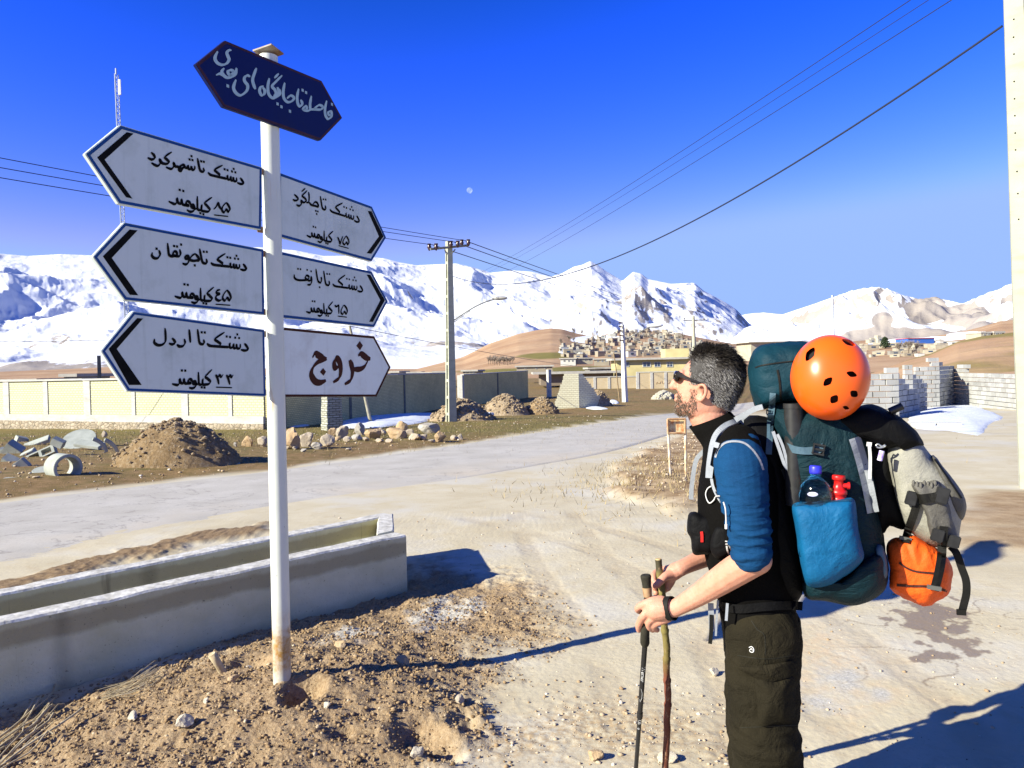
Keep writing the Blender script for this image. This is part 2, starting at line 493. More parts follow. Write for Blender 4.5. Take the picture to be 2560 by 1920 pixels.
g = Mat("ground_soil", .92, .15)
soil = g.mix(g.ramp(g.noise(9, 8, .65), [(.3, 0), (.7, 1)]), (.165, .104, .054), (.315, .213, .122))
soil = g.mix(g.ramp(g.noise(1.3, 4), [(.45, 0), (.7, 1)]), soil, (.285, .195, .105))
soil = g.mix(g.ramp(g.noise(60, 3, .7), [(.35, .0), (.8, .8)]), soil, (.48, .37, .23))
dust = g.mix(g.ramp(g.noise(1.1, 6, .6), [(.35, 0), (.65, 1)]), (.46, .40, .275), (.54, .485, .355))
dust = g.mix(g.ramp(g.noise(5.5, 6, .7, dist=.6), [(.52, 0), (.70, .45)]), dust, (.42, .33, .20))
dust = g.mix(g.ramp(g.noise(70, 2, .7), [(.66, 0), (.72, .55)]), dust, (.28, .22, .16))
gst = g.ramp(g.math('MULTIPLY', g.noise(.55, 5, .6), 1.0), [(.5, 0), (.62, 1)])
dust = g.mix(g.math('MULTIPLY', gst, .5), dust, (.47, .46, .43))
turf = g.mix(g.ramp(g.noise(.35, 6, .7), [(.35, 0), (.65, 1)]), (.185, .115, .045), (.115, .105, .032))
turf = g.mix(g.ramp(g.noise(3.5, 6, .75), [(.4, 0), (.75, .9)]), turf, (.33, .21, .11))
turf = g.mix(g.math('MULTIPLY', g.math('MULTIPLY', g.ramp(g.math('MULTIPLY', g.sep(1), .02), [(.40, 0), (.50, 1), (.74, 1), (.86, 0)]), g.ramp(g.noise(.5, 5, .7), [(.35, .2), (.6, 1)])), .75), turf, (.15, .135, .032))
isl = g.mix(g.ramp(g.noise(2.2, 7, .7), [(.4, 0), (.62, 1)]), (.20, .125, .06), (.44, .33, .20))
c = g.mix(g.attr("midp"), dust, g.mix(g.ramp(g.noise(28, 4, .75), [(.4, 0), (.6, .9)]), dust, (.36, .26, .15)))
c = g.mix(g.math('MULTIPLY', g.attr("trail"), .75), c, g.mix(g.ramp(g.noise(14, 5, .7), [(.4, 0), (.65, 1)]), (.55, .42, .27), dust))
c = g.mix(g.math('MULTIPLY', g.attr("track"), .34), c, (.33, .255, .16))
c = g.mix(g.attr("berm"), c, g.mix(.45, soil, (.10, .062, .03)))
c = g.mix(g.attr("dirt"), c, soil)
c = g.mix(g.math("MULTIPLY", g.attr("gravp"), .8), c, g.mix(g.ramp(g.noise(70, 3, .7), [(.4, 0), (.6, 1)]), (.34, .335, .31), (.52, .51, .48)))
c = g.mix(g.attr("isle"), c, isl)
c = g.mix(g.attr("brown"), c, g.mix(.5, isl, soil))
c = g.mix(g.attr("verge"), c, turf)
c = g.mix(g.attr("wet"), c, g.mix(.72, c, (.15, .09, .045)))
g.color(c)
rr = g.math('MULTIPLY_ADD', g.attr("wet"), -.55, .92)
g.l(rr, g.b.inputs["Roughness"])
hb = g.math('ADD', g.noise(55, 6, .7), g.math('MULTIPLY', g.voro(38), .5))
bn = g.n("ShaderNodeBump"); bn.inputs["Distance"].default_value = .012
g.l(g.math('MULTIPLY_ADD', g.math('MAXIMUM', g.attr("dirt"), g.attr("verge")), .7, .22), bn.inputs["Strength"]); g.l(hb, bn.inputs["Height"]); g.l(bn.outputs[0], g.b.inputs["Normal"])
me = grid_mesh("ground", GX, GY, GZ, g.m, dict(dirt=dirt, isle=isle, verge=verge, berm=berm, brown=brown, midp=midp, wet=wet, trail=trail, gravp=gravp, track=track))
tag(link("ground", me), kind="structure")

# ---------------------------------------------------------------- asphalt road: a sheet just above the ground, following it
far_edge = [(-900, 1180), (-400, 1127), (0, 1080), (300, 1048), (610, 1014), (960, 966), (1200, 929), (1420, 897), (1560, 877), (1700, 861)]
near_edge = [(-900, 1620), (-400, 1400), (0, 1238), (300, 1158), (590, 1102), (900, 1052), (1160, 1008), (1330, 975), (1470, 934), (1640, 884)]
fe = np.array([on_ground(x * D2S, y * D2S)[:2] for x, y in far_edge]); ne = np.array([on_ground(x * D2S, y * D2S)[:2] for x, y in near_edge])
A = resamp(fe, 260); B = resamp(ne, 260)
tt = np.linspace(0, 1, 40)
RX = A[:, None, 0] * (1 - tt) + B[:, None, 0] * tt; RY = A[:, None, 1] * (1 - tt) + B[:, None, 1] * tt
edge = np.minimum(tt, 1 - tt)[None, :] * np.ones_like(RX)
wobble = fbm2(RX / .8, RY / .8, 4, 51)
RZ = gbase(RX, RY) + .024 * np.sin(np.pi * tt)[None, :] ** .5 - .012 - np.where(edge < .012, .06, 0) + .03 * sstep(10, 20, RY)
k = Mat("asphalt", .85, .25)
cc = k.mix(k.ramp(k.noise(1.2, 6, .6), [(.35, 0), (.65, 1)]), (.40, .375, .325), (.48, .455, .405))
cc = k.mix(k.ramp(k.noise(45, 3, .7), [(.5, 0), (.75, .6)]), cc, (.27, .25, .24))
cc = k.mix(k.math('MULTIPLY', k.ramp(k.noise(.5, 5, .65), [(.45, 0), (.7, 1)]), k.attr("near")), cc, (.49, .43, .335))
crk = k.math('ABSOLUTE', k.math('SUBTRACT', k.noise(.45, 6, .6, dist=.5), .5))
cc = k.mix(k.ramp(crk, [(0, .5), (.006, 0)]), cc, (.17, .15, .14))
k.color(cc); k.bump(k.noise(90, 4, .7), .5, .006)
me = grid_mesh("road", RX, RY, RZ, k.m, dict(near=sstep(.45, 1.0, tt)[None, :] * np.ones_like(RX)))
tag(link("road", me), kind="structure")

# ---------------------------------------------------------------- hills and mountains
def elev_of(x, y):
    """azimuth and tangent of elevation of a point of the skyline"""
    d = ray(x, y); return math.atan2(d[0], d[1]), d[2] / math.hypot(d[0], d[1])

def prof(points, az):
    ae = np.array(sorted(elev_of(x * D2S, y * D2S) for x, y in points))
    return np.interp(az, ae[:, 0], ae[:, 1])

def terrain(name, points, az0, az1, naz, r0, R, back, nr, zb, shape, detail, mat, attrs_fn, seed, smooth_prof=5, rfun=None):
    az = np.linspace(az0, az1, naz)
    E = prof(points, az)
    kk = np.hanning(smooth_prof + 2); E = np.convolve(np.pad(E, smooth_prof, mode='edge'), kk / kk.sum(), 'same')[smooth_prof:-smooth_prof]
    u = np.concatenate([np.linspace(0, 1, nr) ** 1.15, 1 + np.linspace(0, 1, 16)[1:] * back])
    AZ, U = np.meshgrid(az, u)
    Rr = R if rfun is None else rfun(AZ)
    RR = r0 + (Rr - r0) * U
    X = RR * np.sin(AZ); Y = RR * np.cos(AZ)
    Hc = (E * (R if rfun is None else rfun(az)) + CAMH - zb)[None, :]
    t = np.clip(U, 0, 1)
    Z = Hc * shape(t) + detail(X, Y, AZ, t, Hc)
    drop = np.clip(U - 1, 0, None)
    Z = np.where(U > 1, Z - Hc * 1.1 * drop, Z)
    Z = zb + Z
    # keep the skyline: rescale each azimuth so that its highest elevation is the surveyed one
    el = (Z - CAMH) / RR
    mx = el[3:].max(0)
    fac = np.where(mx > 1e-5, E / np.maximum(mx, 1e-5), 1)
    fac = np.clip(fac, .4, 2.2)
    kw = np.hanning(13); kw /= kw.sum(); fac = np.convolve(np.pad(fac, 6, mode='edge'), kw, 'valid')
    Z = np.where(Z > CAMH, CAMH + (Z - CAMH) * fac[None, :], Z)
    at = attrs_fn(X, Y, Z, AZ, t, Hc)
    me = grid_mesh(name, X, Y, Z, mat, at)
    o = tag(link(name, me), kind="structure")
    return dict(az=az, r=r0 + (R - r0) * u if rfun is None else None, Z=Z, RR=RR, AZ=AZ, o=o)

def slope_of(X, Y, Z):
    ax = np.stack([np.gradient(X, axis=1), np.gradient(Y, axis=1), np.gradient(Z, axis=1)], -1)
    ay = np.stack([np.gradient(X, axis=0), np.gradient(Y, axis=0), np.gradient(Z, axis=0)], -1)
    n = np.cross(ax, ay); n /= np.linalg.norm(n, axis=-1, keepdims=True) + 1e-9
    n *= np.sign(n[..., 2:3]); return n

# snow and rock
m = Mat("snowy_rock", .75, .2)
m.co = m.tc.outputs["Object"]
wv = m.mix(.45, m.noise(.006, 8, .7), m.noise(.03, 6, .75))
f = m.math('ADD', m.attr("snow"), m.math('MULTIPLY', m.math('SUBTRACT', wv, .5), 1.9))
rockc = m.mix(m.ramp(m.noise(.004, 6, .6), [(.35, 0), (.65, 1)]), (.27, .235, .205), (.38, .34, .305))
m.color(m.mix(m.ramp(f, [(.46, 0), (.54, 1)]), rockc, (.70, .72, .765)))
m.bump(m.noise(.012, 8, .7), .4, 12)
SNOWROCK = m.m
mb = Mat("bare_hill", .9, .1)
tn = mb.mix(mb.ramp(mb.noise(.012, 6, .6), [(.35, 0), (.65, 1)]), (.33, .20, .115), (.45, .31, .19))
tn = mb.mix(mb.ramp(mb.noise(.06, 6, .7), [(.45, 0), (.75, .6)]), tn, (.24, .15, .085))
tn = mb.mix(mb.attr("grass"), tn, mb.mix(mb.noise(.08, 4), (.13, .12, .03), (.22, .18, .06)))
fs = mb.math('ADD', mb.attr("snow"), mb.math('MULTIPLY', mb.math('SUBTRACT', mb.noise(.03, 6, .7), .5), 1.0))
mb.color(mb.mix(mb.ramp(fs, [(.5, 0), (.56, 1)]), tn, (.84, .86, .9)))
mb.bump(mb.noise(.08, 6, .7), .5, 1.2)
HILL = mb.m

main_pts = [(-900, 600), (-500, 565), (-200, 548), (0, 548), (60, 553), (130, 549), (240, 553), (330, 545), (450, 536), (560, 534), (640, 541), (700, 553), (770, 552), (830, 558), (860, 566), (900, 573), (940, 571), (985, 569), (1020, 577), (1060, 589), (1110, 584), (1150, 587), (1190, 598),
            (1215, 590), (1240, 576), (1258, 572), (1275, 564), (1292, 573), (1310, 586), (1345, 607), (1368, 587), (1385, 591), (1400, 603), (1450, 613), (1500, 611), (1520, 628), (1545, 641), (1570, 655), (1590, 668), (1620, 700), (1660, 716), (1720, 735), (1800, 760), (1900, 790)]
def main_detail(X, Y, AZ, t, Hc):
    s = 1 / 1000.0
    env = np.sin(np.pi * np.clip(t, 0, 1)) ** .7 * (.42 + .58 * t)
    spur = ridged2(X * s / 1.5 + .25 * fbm2(X * s, Y * s, 3, 5), Y * s / 3.2, 3, 61)
    rid = ridged2(X * s / .8 + .2 * fbm2(X * s * 2, Y * s * 2, 3, 9), Y * s / 1.0, 6, 62, .55)
    low = fbm2(X * s / 1.6, Y * s / 1.0, 3, 63)
    kz = .74 + .38 * sstep(900, 1200, 1106 + 1600 * np.tan(AZ))
    return Hc * env * kz * (.52 * (spur - .5) + .23 * (rid - .35) + .25 * low) + 14 * fbm2(X / 160, Y / 160, 5, 64) * sstep(.05, .3, t)
def main_attr(X, Y, Z, AZ, t, Hc):
    n = slope_of(X, Y, Z)
    st = np.sqrt(1 - n[..., 2] ** 2)
    nb = fbm2(X / 700, Y / 700, 5, 71)
    streak = fbm2(X / 60, Y / 400, 4, 72)
    lowband = sstep(.30, .12, (Z + 1) / (Hc + 1)) 
    cz = sstep(1000, 1250, 1106 + 1600 * np.tan(AZ))
    sn = 1.05 - (.55 + .8 * cz) * sstep(.66, .9, st + .12 * nb) - .55 * lowband * sstep(0, .35, nb + .6 * streak) - .2 * sstep(.3, .5, nb) * sstep(.7, .3, t)
    cliff = sstep(1150, 1350, 1106 + 1600 * np.tan(AZ)) * sstep(1640, 1540, 1106 + 1600 * np.tan(AZ)) * sstep(.62, .45, (Z + 1) / (Hc + 1))
    sn -= cliff * (.25 + 1.0 * np.abs(streak))
    return dict(snow=sn + .3 * streak)
terrain("mountains", main_pts, math.radians(-52), math.radians(24), 1500, 1500, 6500, .5, 330, -1.2,
        lambda t: .16 * t + .84 * t ** 2.1, main_detail, SNOWROCK, main_attr, 1)

right_pts = [(1400, 775), (1500, 752), (1560, 727), (1640, 697), (1700, 676), (1760, 656), (1830, 631), (1862, 623), (1890, 620), (1915, 623), (1950, 637), (1985, 646), (2020, 641), (2045, 648), (2080, 656), (2100, 647), (2130, 634), (2155, 626), (2180, 614), (2215, 603), (2300, 590), (2450, 560), (2700, 590), (3200, 640)]
def right_detail(X, Y, AZ, t, Hc):
    s = 1 / 1000.0
    env = np.sin(np.pi * np.clip(t, 0, 1)) ** .8 * (.25 + .75 * t)
    spur = ridged2(X * s / 1.3 + .2 * fbm2(X * s, Y * s, 3, 15), Y * s / 2.6, 3, 161)
    rid = ridged2(X * s / .6, Y * s / .8, 5, 162, .55)
    return Hc * env * (1.05 * (spur - .5) + .85 * (rid - .35)) + 8 * fbm2(X / 120, Y / 120, 5, 164) * sstep(.05, .3, t)
def right_attr(X, Y, Z, AZ, t, Hc):
    n = slope_of(X, Y, Z); st = np.sqrt(1 - n[..., 2] ** 2)
    nb = fbm2(X / 520 + 3, Y / 700, 4, 171)
    rel = (Z + 1) / (Hc + 1)
    sn = 1.1 - 1.1 * sstep(.62, .85, st + .1 * nb) - 1.4 * sstep(.32, .16, rel + .2 * nb)
    for (px, py, wx, wy) in ((2000, 668, 38, 30), (2085, 678, 42, 22), (1905, 690, 20, 16)):     # bare brown flanks
        a, e = elev_of(px * D2S, py * D2S)
        el = (Z - CAMH) / np.hypot(X, Y)
        d = np.hypot((AZ - a) / (wx / 1600), (el - e) / (wy / 1600)) + .5 * nb
        sn -= 1.6 * sstep(1.15, .8, d)
    return dict(snow=sn)
terrain("mountains", right_pts, math.radians(8), math.radians(52), 900, 1300, 4200, .5, 260, -1.2,
        lambda t: .25 * t + .75 * t ** 1.8, right_detail, SNOWROCK, right_attr, 2)
far_pts = [(1450, 740), (1560, 690), (1620, 677), (1650, 675), (1690, 679), (1760, 690), (1900, 720)]
terrain("mountains", far_pts, math.radians(10), math.radians(27), 260, 7500, 9500, .3, 60, -1.2, lambda t: t ** 1.3,
        lambda X, Y, AZ, t, Hc: Hc * .15 * fbm2(X / 700, Y / 700, 4, 261) * t, SNOWROCK, lambda X, Y, Z, AZ, t, Hc: dict(snow=1.2 + 0 * t), 3)

hill_pts = [(-1200, 822), (-400, 815), (0, 803), (150, 797), (250, 792), (400, 795), (800, 797), (900, 797), (960, 782), (1000, 771), (1060, 741), (1120, 721), (1160, 713), (1190, 709), (1215, 711), (1240, 719), (1280, 727), (1310, 722), (1350, 719), (1400, 716), (1440, 717), (1480, 723),
            (1550, 737), (1620, 748), (1700, 752), (1760, 748), (1830, 738), (1900, 733), (2000, 729), (2080, 716), (2120, 706), (2160, 694), (2200, 690), (2300, 688), (2500, 690), (3000, 700)]
def hill_attr(X, Y, Z, AZ, t, Hc):
    px = 1106 + 1600 * np.tan(AZ)
    el = (Z - CAMH) / np.hypot(X, Y)
    sn = .0 * t
    for (qx, qy, wx, wy) in ((1290, 733, 60, 9), (1235, 760, 30, 5), (1700, 705, 90, 7), (2000, 733, 70, 5), (2095, 722, 40, 5), (1910, 742, 30, 4)):
        a, e = elev_of(qx * D2S, qy * D2S)
        sn += sstep(1.1, .8, np.hypot((AZ - a) / (wx / 1600), (el - e) / (wy / 1600)))
    gr = 0 * t
    for (qx, qy, wx, wy) in ((1185, 768, 70, 8), (1140, 800, 160, 5), (1250, 797, 90, 6)):
        a, e = elev_of(qx * D2S, qy * D2S)
        gr += sstep(1.15, .7, np.hypot((AZ - a) / (wx / 1600), (el - e) / (wy / 1600)) + .4 * fbm2(X / 30, Y / 30, 3, 5))
    return dict(snow=np.clip(sn, 0, 1) * 1.1, grass=np.clip(gr, 0, 1))
HILLS = terrain("hills", hill_pts, math.radians(-58), math.radians(56), 900, 230, 820, .6, 150, -1.25,
        lambda t: .75 * t + .25 * t * t, lambda X, Y, AZ, t, Hc: (np.sin(np.pi * np.clip(t, 0, 1)) * (.05 * Hc * fbm2(X / 90, Y / 90, 4, 361) + .7 * fbm2(X / 25, Y / 25, 3, 362))), HILL, hill_attr, 4, 3)
def on_hills(x, y):
    """where the line of sight through (x, y) meets the hills"""
    d = ray(x, y); a = math.atan2(d[0], d[1]); e = d[2] / math.hypot(d[0], d[1])
    j = int(np.clip(np.searchsorted(HILLS['az'], a), 0, len(HILLS['az']) - 1))
    el = (HILLS['Z'][:, j] - CAMH) / HILLS['RR'][:, j]
    i = int(np.argmax(el >= e))
    if el[i] < e: i = int(np.argmax(el))
    if i == 0: i = 1
    r = HILLS['RR'][i, j]; return np.array([r * math.sin(a), r * math.cos(a), HILLS['Z'][i, j]])

ochre_pts = [(1700, 850), (1800, 835), (1880, 808), (1960, 778), (2010, 764), (2069, 738), (2123, 726), (2190, 718), (2260, 712), (2400, 700), (2600, 690), (2900, 700)]
def och_attr(X, Y, Z, AZ, t, Hc):
    return dict(snow=0 * t, grass=sstep(-.1, .35, fbm2(X / 14, Y / 22, 4, 471)) * .85)
terrain("hills", ochre_pts, math.radians(20), math.radians(58), 420, 48, 140, .5, 110, -1.25, lambda t: .8 * t + .2 * t * t,
        lambda X, Y, AZ, t, Hc: np.sin(np.pi * np.clip(t, 0, 1)) * (.10 * Hc * fbm2(X / 20, Y / 20, 4, 461) + .12 * fbm2(X / 5, Y / 5, 3, 462)), HILL, och_attr, 5, 3)
# ---------------------------------------------------------------- sign post with its boards and lettering
C1 = crop(200, 80, 500 / 2074); C2 = crop(480, 80, 500 / 2074); C3 = crop(200, 480, 500 / 1536); C4 = crop(640, 440, 360 / 1030)
DD = lambda x, y: (x * D2S, y * D2S)
SB = SIGN_BASE
POST_R = .045
sd = np.array([math.cos(math.radians(57)), math.sin(math.radians(57)), 0])       # along the boards
sn_ = np.array([sd[1], -sd[0], 0])                                               # towards the viewer
post_axis = np.array([0.0, 0, 1])
FACE = SB + sn_ * .020                                                           # plane of the board fronts
def sp(p): return on_plane(p[0], p[1], FACE, sn_)
def s2(P): P = np.asarray(P); return np.array([np.dot(P - FACE, sd), P[2] - FACE[2]])
def s3(q, off=0.0): return FACE + sd * q[0] + np.array([0, 0, q[1]]) + sn_ * off

def painted(name, c, dirtc, rough=.42, spec=.35):
    k = Mat(name, rough, spec)
    cc = k.mix(k.ramp(k.noise(7, 7, .65), [(.50, 0), (.75, .5)]), c, dirtc)
    cc = k.mix(k.ramp(k.noise(55, 3, .8), [(.70, 0), (.74, .5)]), cc, dirtc)
    st = k.noise(1, 5, .6, co=k.scale((30, 30, 1.5)))
    cc = k.mix(k.ramp(st, [(.56, 0), (.78, .4)]), cc, dirtc)
    k.color(cc); k.bump(k.noise(4, 3), .12, .01); return k.m
BOARD = painted("white_enamel", (.54, .60, .59), (.31, .36, .32))
BOARDW = painted("bright_white_enamel", (.66, .71, .69), (.42, .41, .36))
NAVY = painted("navy_enamel", (.003, .010, .085), (.008, .014, .06), .6, .15)
BLUE = painted("blue_paint", (.006, .05, .20), (.03, .09, .19), .5, .15)
BROWN = painted("brown_paint", (.05, .014, .008), (.08, .03, .02), .6, .12)
BLACK = simple("black_paint", (.003, .003, .003), (.007, .007, .007), 30, .7, .08)
SILVER = simple("pale_blue_lettering", (.36, .50, .55), (.30, .43, .48), 30, .5, .4)
MAROON = simple("maroon_paint", (.03, .006, .012), (.05, .012, .02), 20, .5)
k = Mat("post_paint", .38, .5)
z = k.math('SUBTRACT', k.sep(2), SB[2])
cc = k.mix(k.ramp(k.noise(5, 5), [(.4, 0), (.7, .5)]), (.60, .62, .56), (.50, .54, .48))
zz = k.math('ADD', z, k.math('MULTIPLY', k.math('SUBTRACT', k.noise(14, 5, .7), .5), .20))
ru = k.ramp(k.math('MULTIPLY', zz, 1 / .5), [(.02, .35), (.14, .5), (.26, 1), (.50, .9), (.62, .25), (.8, 0)])
cc = k.mix(k.math('MULTIPLY', ru, k.ramp(k.noise(26, 6, .7), [(.36, .45), (.58, 1)])), cc, k.mix(k.noise(40, 4), (.24, .08, .012), (.46, .28, .06)))
fl = k.ramp(k.noise(1, 5, .7, co=k.scale((28, 28, 9))), [(.69, 0), (.71, 1)])
cc = k.mix(fl, cc, (.09, .10, .09))
ru2 = k.ramp(k.noise(1, 4, .6, co=k.scale((24, 24, 2.2))), [(.64, 0), (.72, .7)])
cc = k.mix(k.math('MULTIPLY', ru2, k.ramp(z, [(.45, 0), (.60, 1)])), cc, (.52, .33, .14))
k.color(cc); k.bump(k.noise(10, 4), .15, .01)
POSTM = k.m

top_px = DD(580, 122)
dv = SB[1]
tp = at_y(top_px[0], top_px[1], SB[1])
TOPZ = tp[2]
sign = thing("sign_post", "white and blue direction sign post with seven painted boards standing in the dirt heap", "sign post", SB)
pm = MB()
lean = np.array([tp[0] - SB[0], 0, 0])
def paxis(z): return np.array([SB[0], SB[1], 0]) + lean * ((z - SB[2]) / (TOPZ - SB[2])) + np.array([0, 0, z])
pm.tube([paxis(SB[2] - .35)] + [paxis(SB[2] + (TOPZ - SB[2]) * i / 24) for i in range(25)], POST_R, 28)
pm.build("pole", POSTM, sign)
cp = MB(); c0 = paxis(TOPZ + .006)
cp.prism([c0 + np.array([math.cos(a) * .075, math.sin(a) * .075, .012 + .012 * math.cos(a + .6)]) for a in (.5, 2.07, 3.64, 5.21)], (0, 0, .007))
cp.build("pole_cap", simple("rusty_cap", (.40, .36, .30), (.22, .11, .05), 12, .7), sign)

def inset(poly, d):
    P = np.asarray(poly); n = len(P); out = []
    ar = .5 * sum(P[i][0] * P[(i + 1) % n][1] - P[(i + 1) % n][0] * P[i][1] for i in range(n)); sg = 1 if ar > 0 else -1
    for i in range(n):
        a, b, c = P[i - 1], P[i], P[(i + 1) % n]
        e1 = (b - a) / np.linalg.norm(b - a); e2 = (c - b) / np.linalg.norm(c - b)
        n1 = sg * np.array([-e1[1], e1[0]]); n2 = sg * np.array([-e2[1], e2[0]])
        w = n1 + n2; w /= (1 + n1 @ n2)
        out.append(b + w * d)
    return np.array(out)

THK = .024
def board(px, bodym, rimm, rim_w, gap, label, chevron=None, chev_w=.042, margin=0.0):
    """px: corners in order on the photograph; rim: painted line around the front"""
    poly = np.array([s2(sp(p)) for p in px])
    b = MB()
    b.prism([s3(q, -.0008) for q in poly], -sn_ * THK)
    o = b.build("sign_board", bodym, sign, bevel=.0025); tag(o, label)
    r = MB(); A = inset(poly, gap); Bq = inset(poly, gap + rim_w); n = len(A)
    for i in range(n):
        j = (i + 1) % n
        r.prism([s3(A[i], .0002), s3(A[j], .0002), s3(Bq[j], .0002), s3(Bq[i], .0002)], -sn_ * .0022)
    r.build("painted_border", rimm, o)
    return o, poly

def nib(pts, wide, thin, phi=55, closed=False, taper=(.5, .5), sub=6):
    """a pen stroke: smooth centre line -> outline strip with the thick and thin of a slanted pen"""
    P = np.array(pts, float); n = len(P)
    if n == 1:
        d = wide * .5; c = P[0]; f = math.radians(45)
        return [np.array([c + d * np.array([math.cos(f + k * math.pi / 2), math.sin(f + k * math.pi / 2)]) for k in range(4)])]
    m = (n - 1) * sub + 1
    C = []
    for s in np.linspace(0, n - 1, m):
        i = min(int(s), n - 2); f = s - i
        p0 = P[max(i - 1, 0)]; p1 = P[i]; p2 = P[i + 1]; p3 = P[min(i + 2, n - 1)]
        C.append(.5 * (2 * p1 + (p2 - p0) * f + (2 * p0 - 5 * p1 + 4 * p2 - p3) * f * f + (3 * p1 - p0 - 3 * p2 + p3) * f ** 3))
    C = np.array(C); T = np.gradient(C, axis=0); T /= np.linalg.norm(T, axis=1, keepdims=True) + 1e-12
    ph = math.radians(phi); nb = np.array([math.cos(ph), math.sin(ph)])
    cr = np.abs(T[:, 0] * nb[1] - T[:, 1] * nb[0])
    w = thin + (wide - thin) * cr
    s = np.linspace(0, 1, m); L = np.linalg.norm(np.diff(C, axis=0), axis=1).sum()
    e = min(.35, .9 * wide / (L + 1e-9))
    w *= np.minimum(taper[0] + (1 - taper[0]) * np.clip(s / e, 0, 1), taper[1] + (1 - taper[1]) * np.clip((1 - s) / e, 0, 1))
    N = np.stack([-T[:, 1], T[:, 0]], 1)
    return [np.array([C[i] + N[i] * w[i] / 2, C[i + 1] + N[i + 1] * w[i + 1] / 2, C[i + 1] - N[i + 1] * w[i + 1] / 2, C[i] - N[i] * w[i] / 2]) for i in range(m - 1)]

def lettering(strokes, mat, parent, wide, thin, phi=55, name="lettering"):
    """strokes already in board coordinates (metres)"""
    b = MB(); k = 0
    for st in strokes:
        h = .0006 + .00004 * (k % 14); k += 1
        for q in nib(st, wide, thin, phi):
            a = .5 * sum(q[i][0] * q[(i + 1) % 4][1] - q[(i + 1) % 4][0] * q[i][1] for i in range(4))
            if a < 0: q = q[::-1]
            b.add([s3(c, h) for c in q], [[0, 1, 2, 3]])
    o = b.build(name, mat, parent, recalc=False)
    me = o.data; bm = bmesh.new(); bm.from_mesh(me); bmesh.ops.remove_doubles(bm, verts=bm.verts, dist=2e-6)
    for f in bm.faces:
        f.normal_update()
        if f.normal.dot(Vector(sn_)) < 0: f.normal_flip()
    bm.to_mesh(me); bm.free()
    return o

def tr(cr, strokes): return [[s2(sp(cr(*p))) for p in st] for st in strokes]
def fit(word, src, dst):
    """move a word by the similarity that takes the two points src to dst (board coordinates)"""
    a, b = src; c, d = dst
    e = b - a; f = d - c; e = complex(*e); f = complex(*f); r = f / e
    out = []
    for st in word:
        out.append([np.array([((complex(*(q - a))) * r).real, ((complex(*(q - a))) * r).imag]) + c for q in st])
    return out
P2 = lambda cr, *pts: [s2(sp(cr(*p))) for p in pts]

# words as written on the boards (pen paths)
dashtak = [[(1262, 1163), (1278, 1182), (1290, 1208), (1266, 1218), (1234, 1211)],
           [(1231, 1166), (1229, 1196), (1212, 1202), (1204, 1192), (1202, 1170), (1197, 1196), (1182, 1198), (1178, 1170), (1170, 1192), (1152, 1194), (1149, 1164), (1142, 1189), (1110, 1190), (1050, 1186), (998, 1181), (974, 1163)],
           [(1110, 1077), (1062, 1108), (1036, 1131), (1058, 1150), (1078, 1166), (1068, 1184)],
           [(1208, 1094)], [(1192, 1119)], [(1222, 1122)], [(1126, 1110)], [(1152, 1114)]]
dash_ref = P2(C3, (1290, 1210), (974, 1163)); dashtak = tr(C3, dashtak)
ta = [[(903, 1053), (908, 1100), (918, 1158), (940, 1169), (952, 1160), (950, 1132)], [(934, 1078)], [(958, 1079)]]
ta_ref = P2(C3, (903, 1053), (950, 1165)); ta = tr(C3, ta)
kilo = [[(1014, 1363), (985, 1392), (964, 1418), (984, 1438), (1000, 1456), (988, 1474), (962, 1479), (942, 1476), (942, 1440), (936, 1474), (915, 1476), (911, 1440), (909, 1382)],
        [(909, 1474), (893, 1476), (884, 1455), (868, 1458), (872, 1474), (892, 1476), (884, 1496), (862, 1508), (837, 1502)],
        [(868, 1464), (852, 1440), (834, 1442), (832, 1462), (850, 1468), (830, 1470), (806, 1468), (797, 1438), (794, 1466), (775, 1466), (765, 1438), (764, 1464), (748, 1482), (706, 1474)],
        [(782, 1371)], [(808, 1372)], [(934, 1500)], [(956, 1502)]]
kilo_ref = P2(C3, (1014, 1363), (706, 1474)); kilo = tr(C3, kilo)

big, small = .0150, .0060
# lowest left board
b3p = [DD(218, 758), DD(288, 672), DD(572, 712), DD(575, 857), DD(276, 846)]
o3, poly3 = board(b3p, BOARD, BLUE, .010, .004, "lowest white board pointing left with a black chevron, thirty three kilometres")
chev3 = tr(C3, [[(484, 972), (440, 968), (220, 1205), (376, 1482), (474, 1482), (282, 1205)]])[0]
def chevron(pp, o, mat=BLACK):
    b = MB(); b.prism([s3(q, .0004) for q in pp[:3] + pp[5:]][::1], -sn_ * .002); b.prism([s3(q, .0004) for q in pp[2:]], -sn_ * .002)
    return b.build("chevron", mat, o)
chevron(chev3, o3)
ardal = tr(C3, [[(838, 1055), (843, 1110), (847, 1158)], [(800, 1128), (806, 1158), (790, 1182), (762, 1186), (744, 1170)], [(706, 1122), (724, 1142), (728, 1160), (706, 1170), (682, 1162)],
                [(653, 1045), (657, 1100), (655, 1148), (632, 1172), (598, 1176), (572, 1158), (572, 1128)]])
d33 = tr(C3, [[(1042, 1402), (1056, 1432), (1066, 1478)], [(1043, 1404), (1058, 1421), (1070, 1406), (1084, 1420), (1099, 1400)],
              [(1124, 1404), (1138, 1434), (1150, 1480)], [(1125, 1406), (1140, 1423), (1150, 1408), (1164, 1422), (1176, 1404)]])
ul = lambda cr, a, b: tr(cr, [[a, ((a[0] + b[0]) / 2, (a[1] + b[1]) / 2), b]])
lettering(dashtak + ta + ardal, BLACK, o3, big, small); lettering(kilo + d33, BLACK, o3, big, small)
lettering(ul(C3, (1042, 1499), (1168, 1503)), BLACK, o3, .006, .006, name="underline")

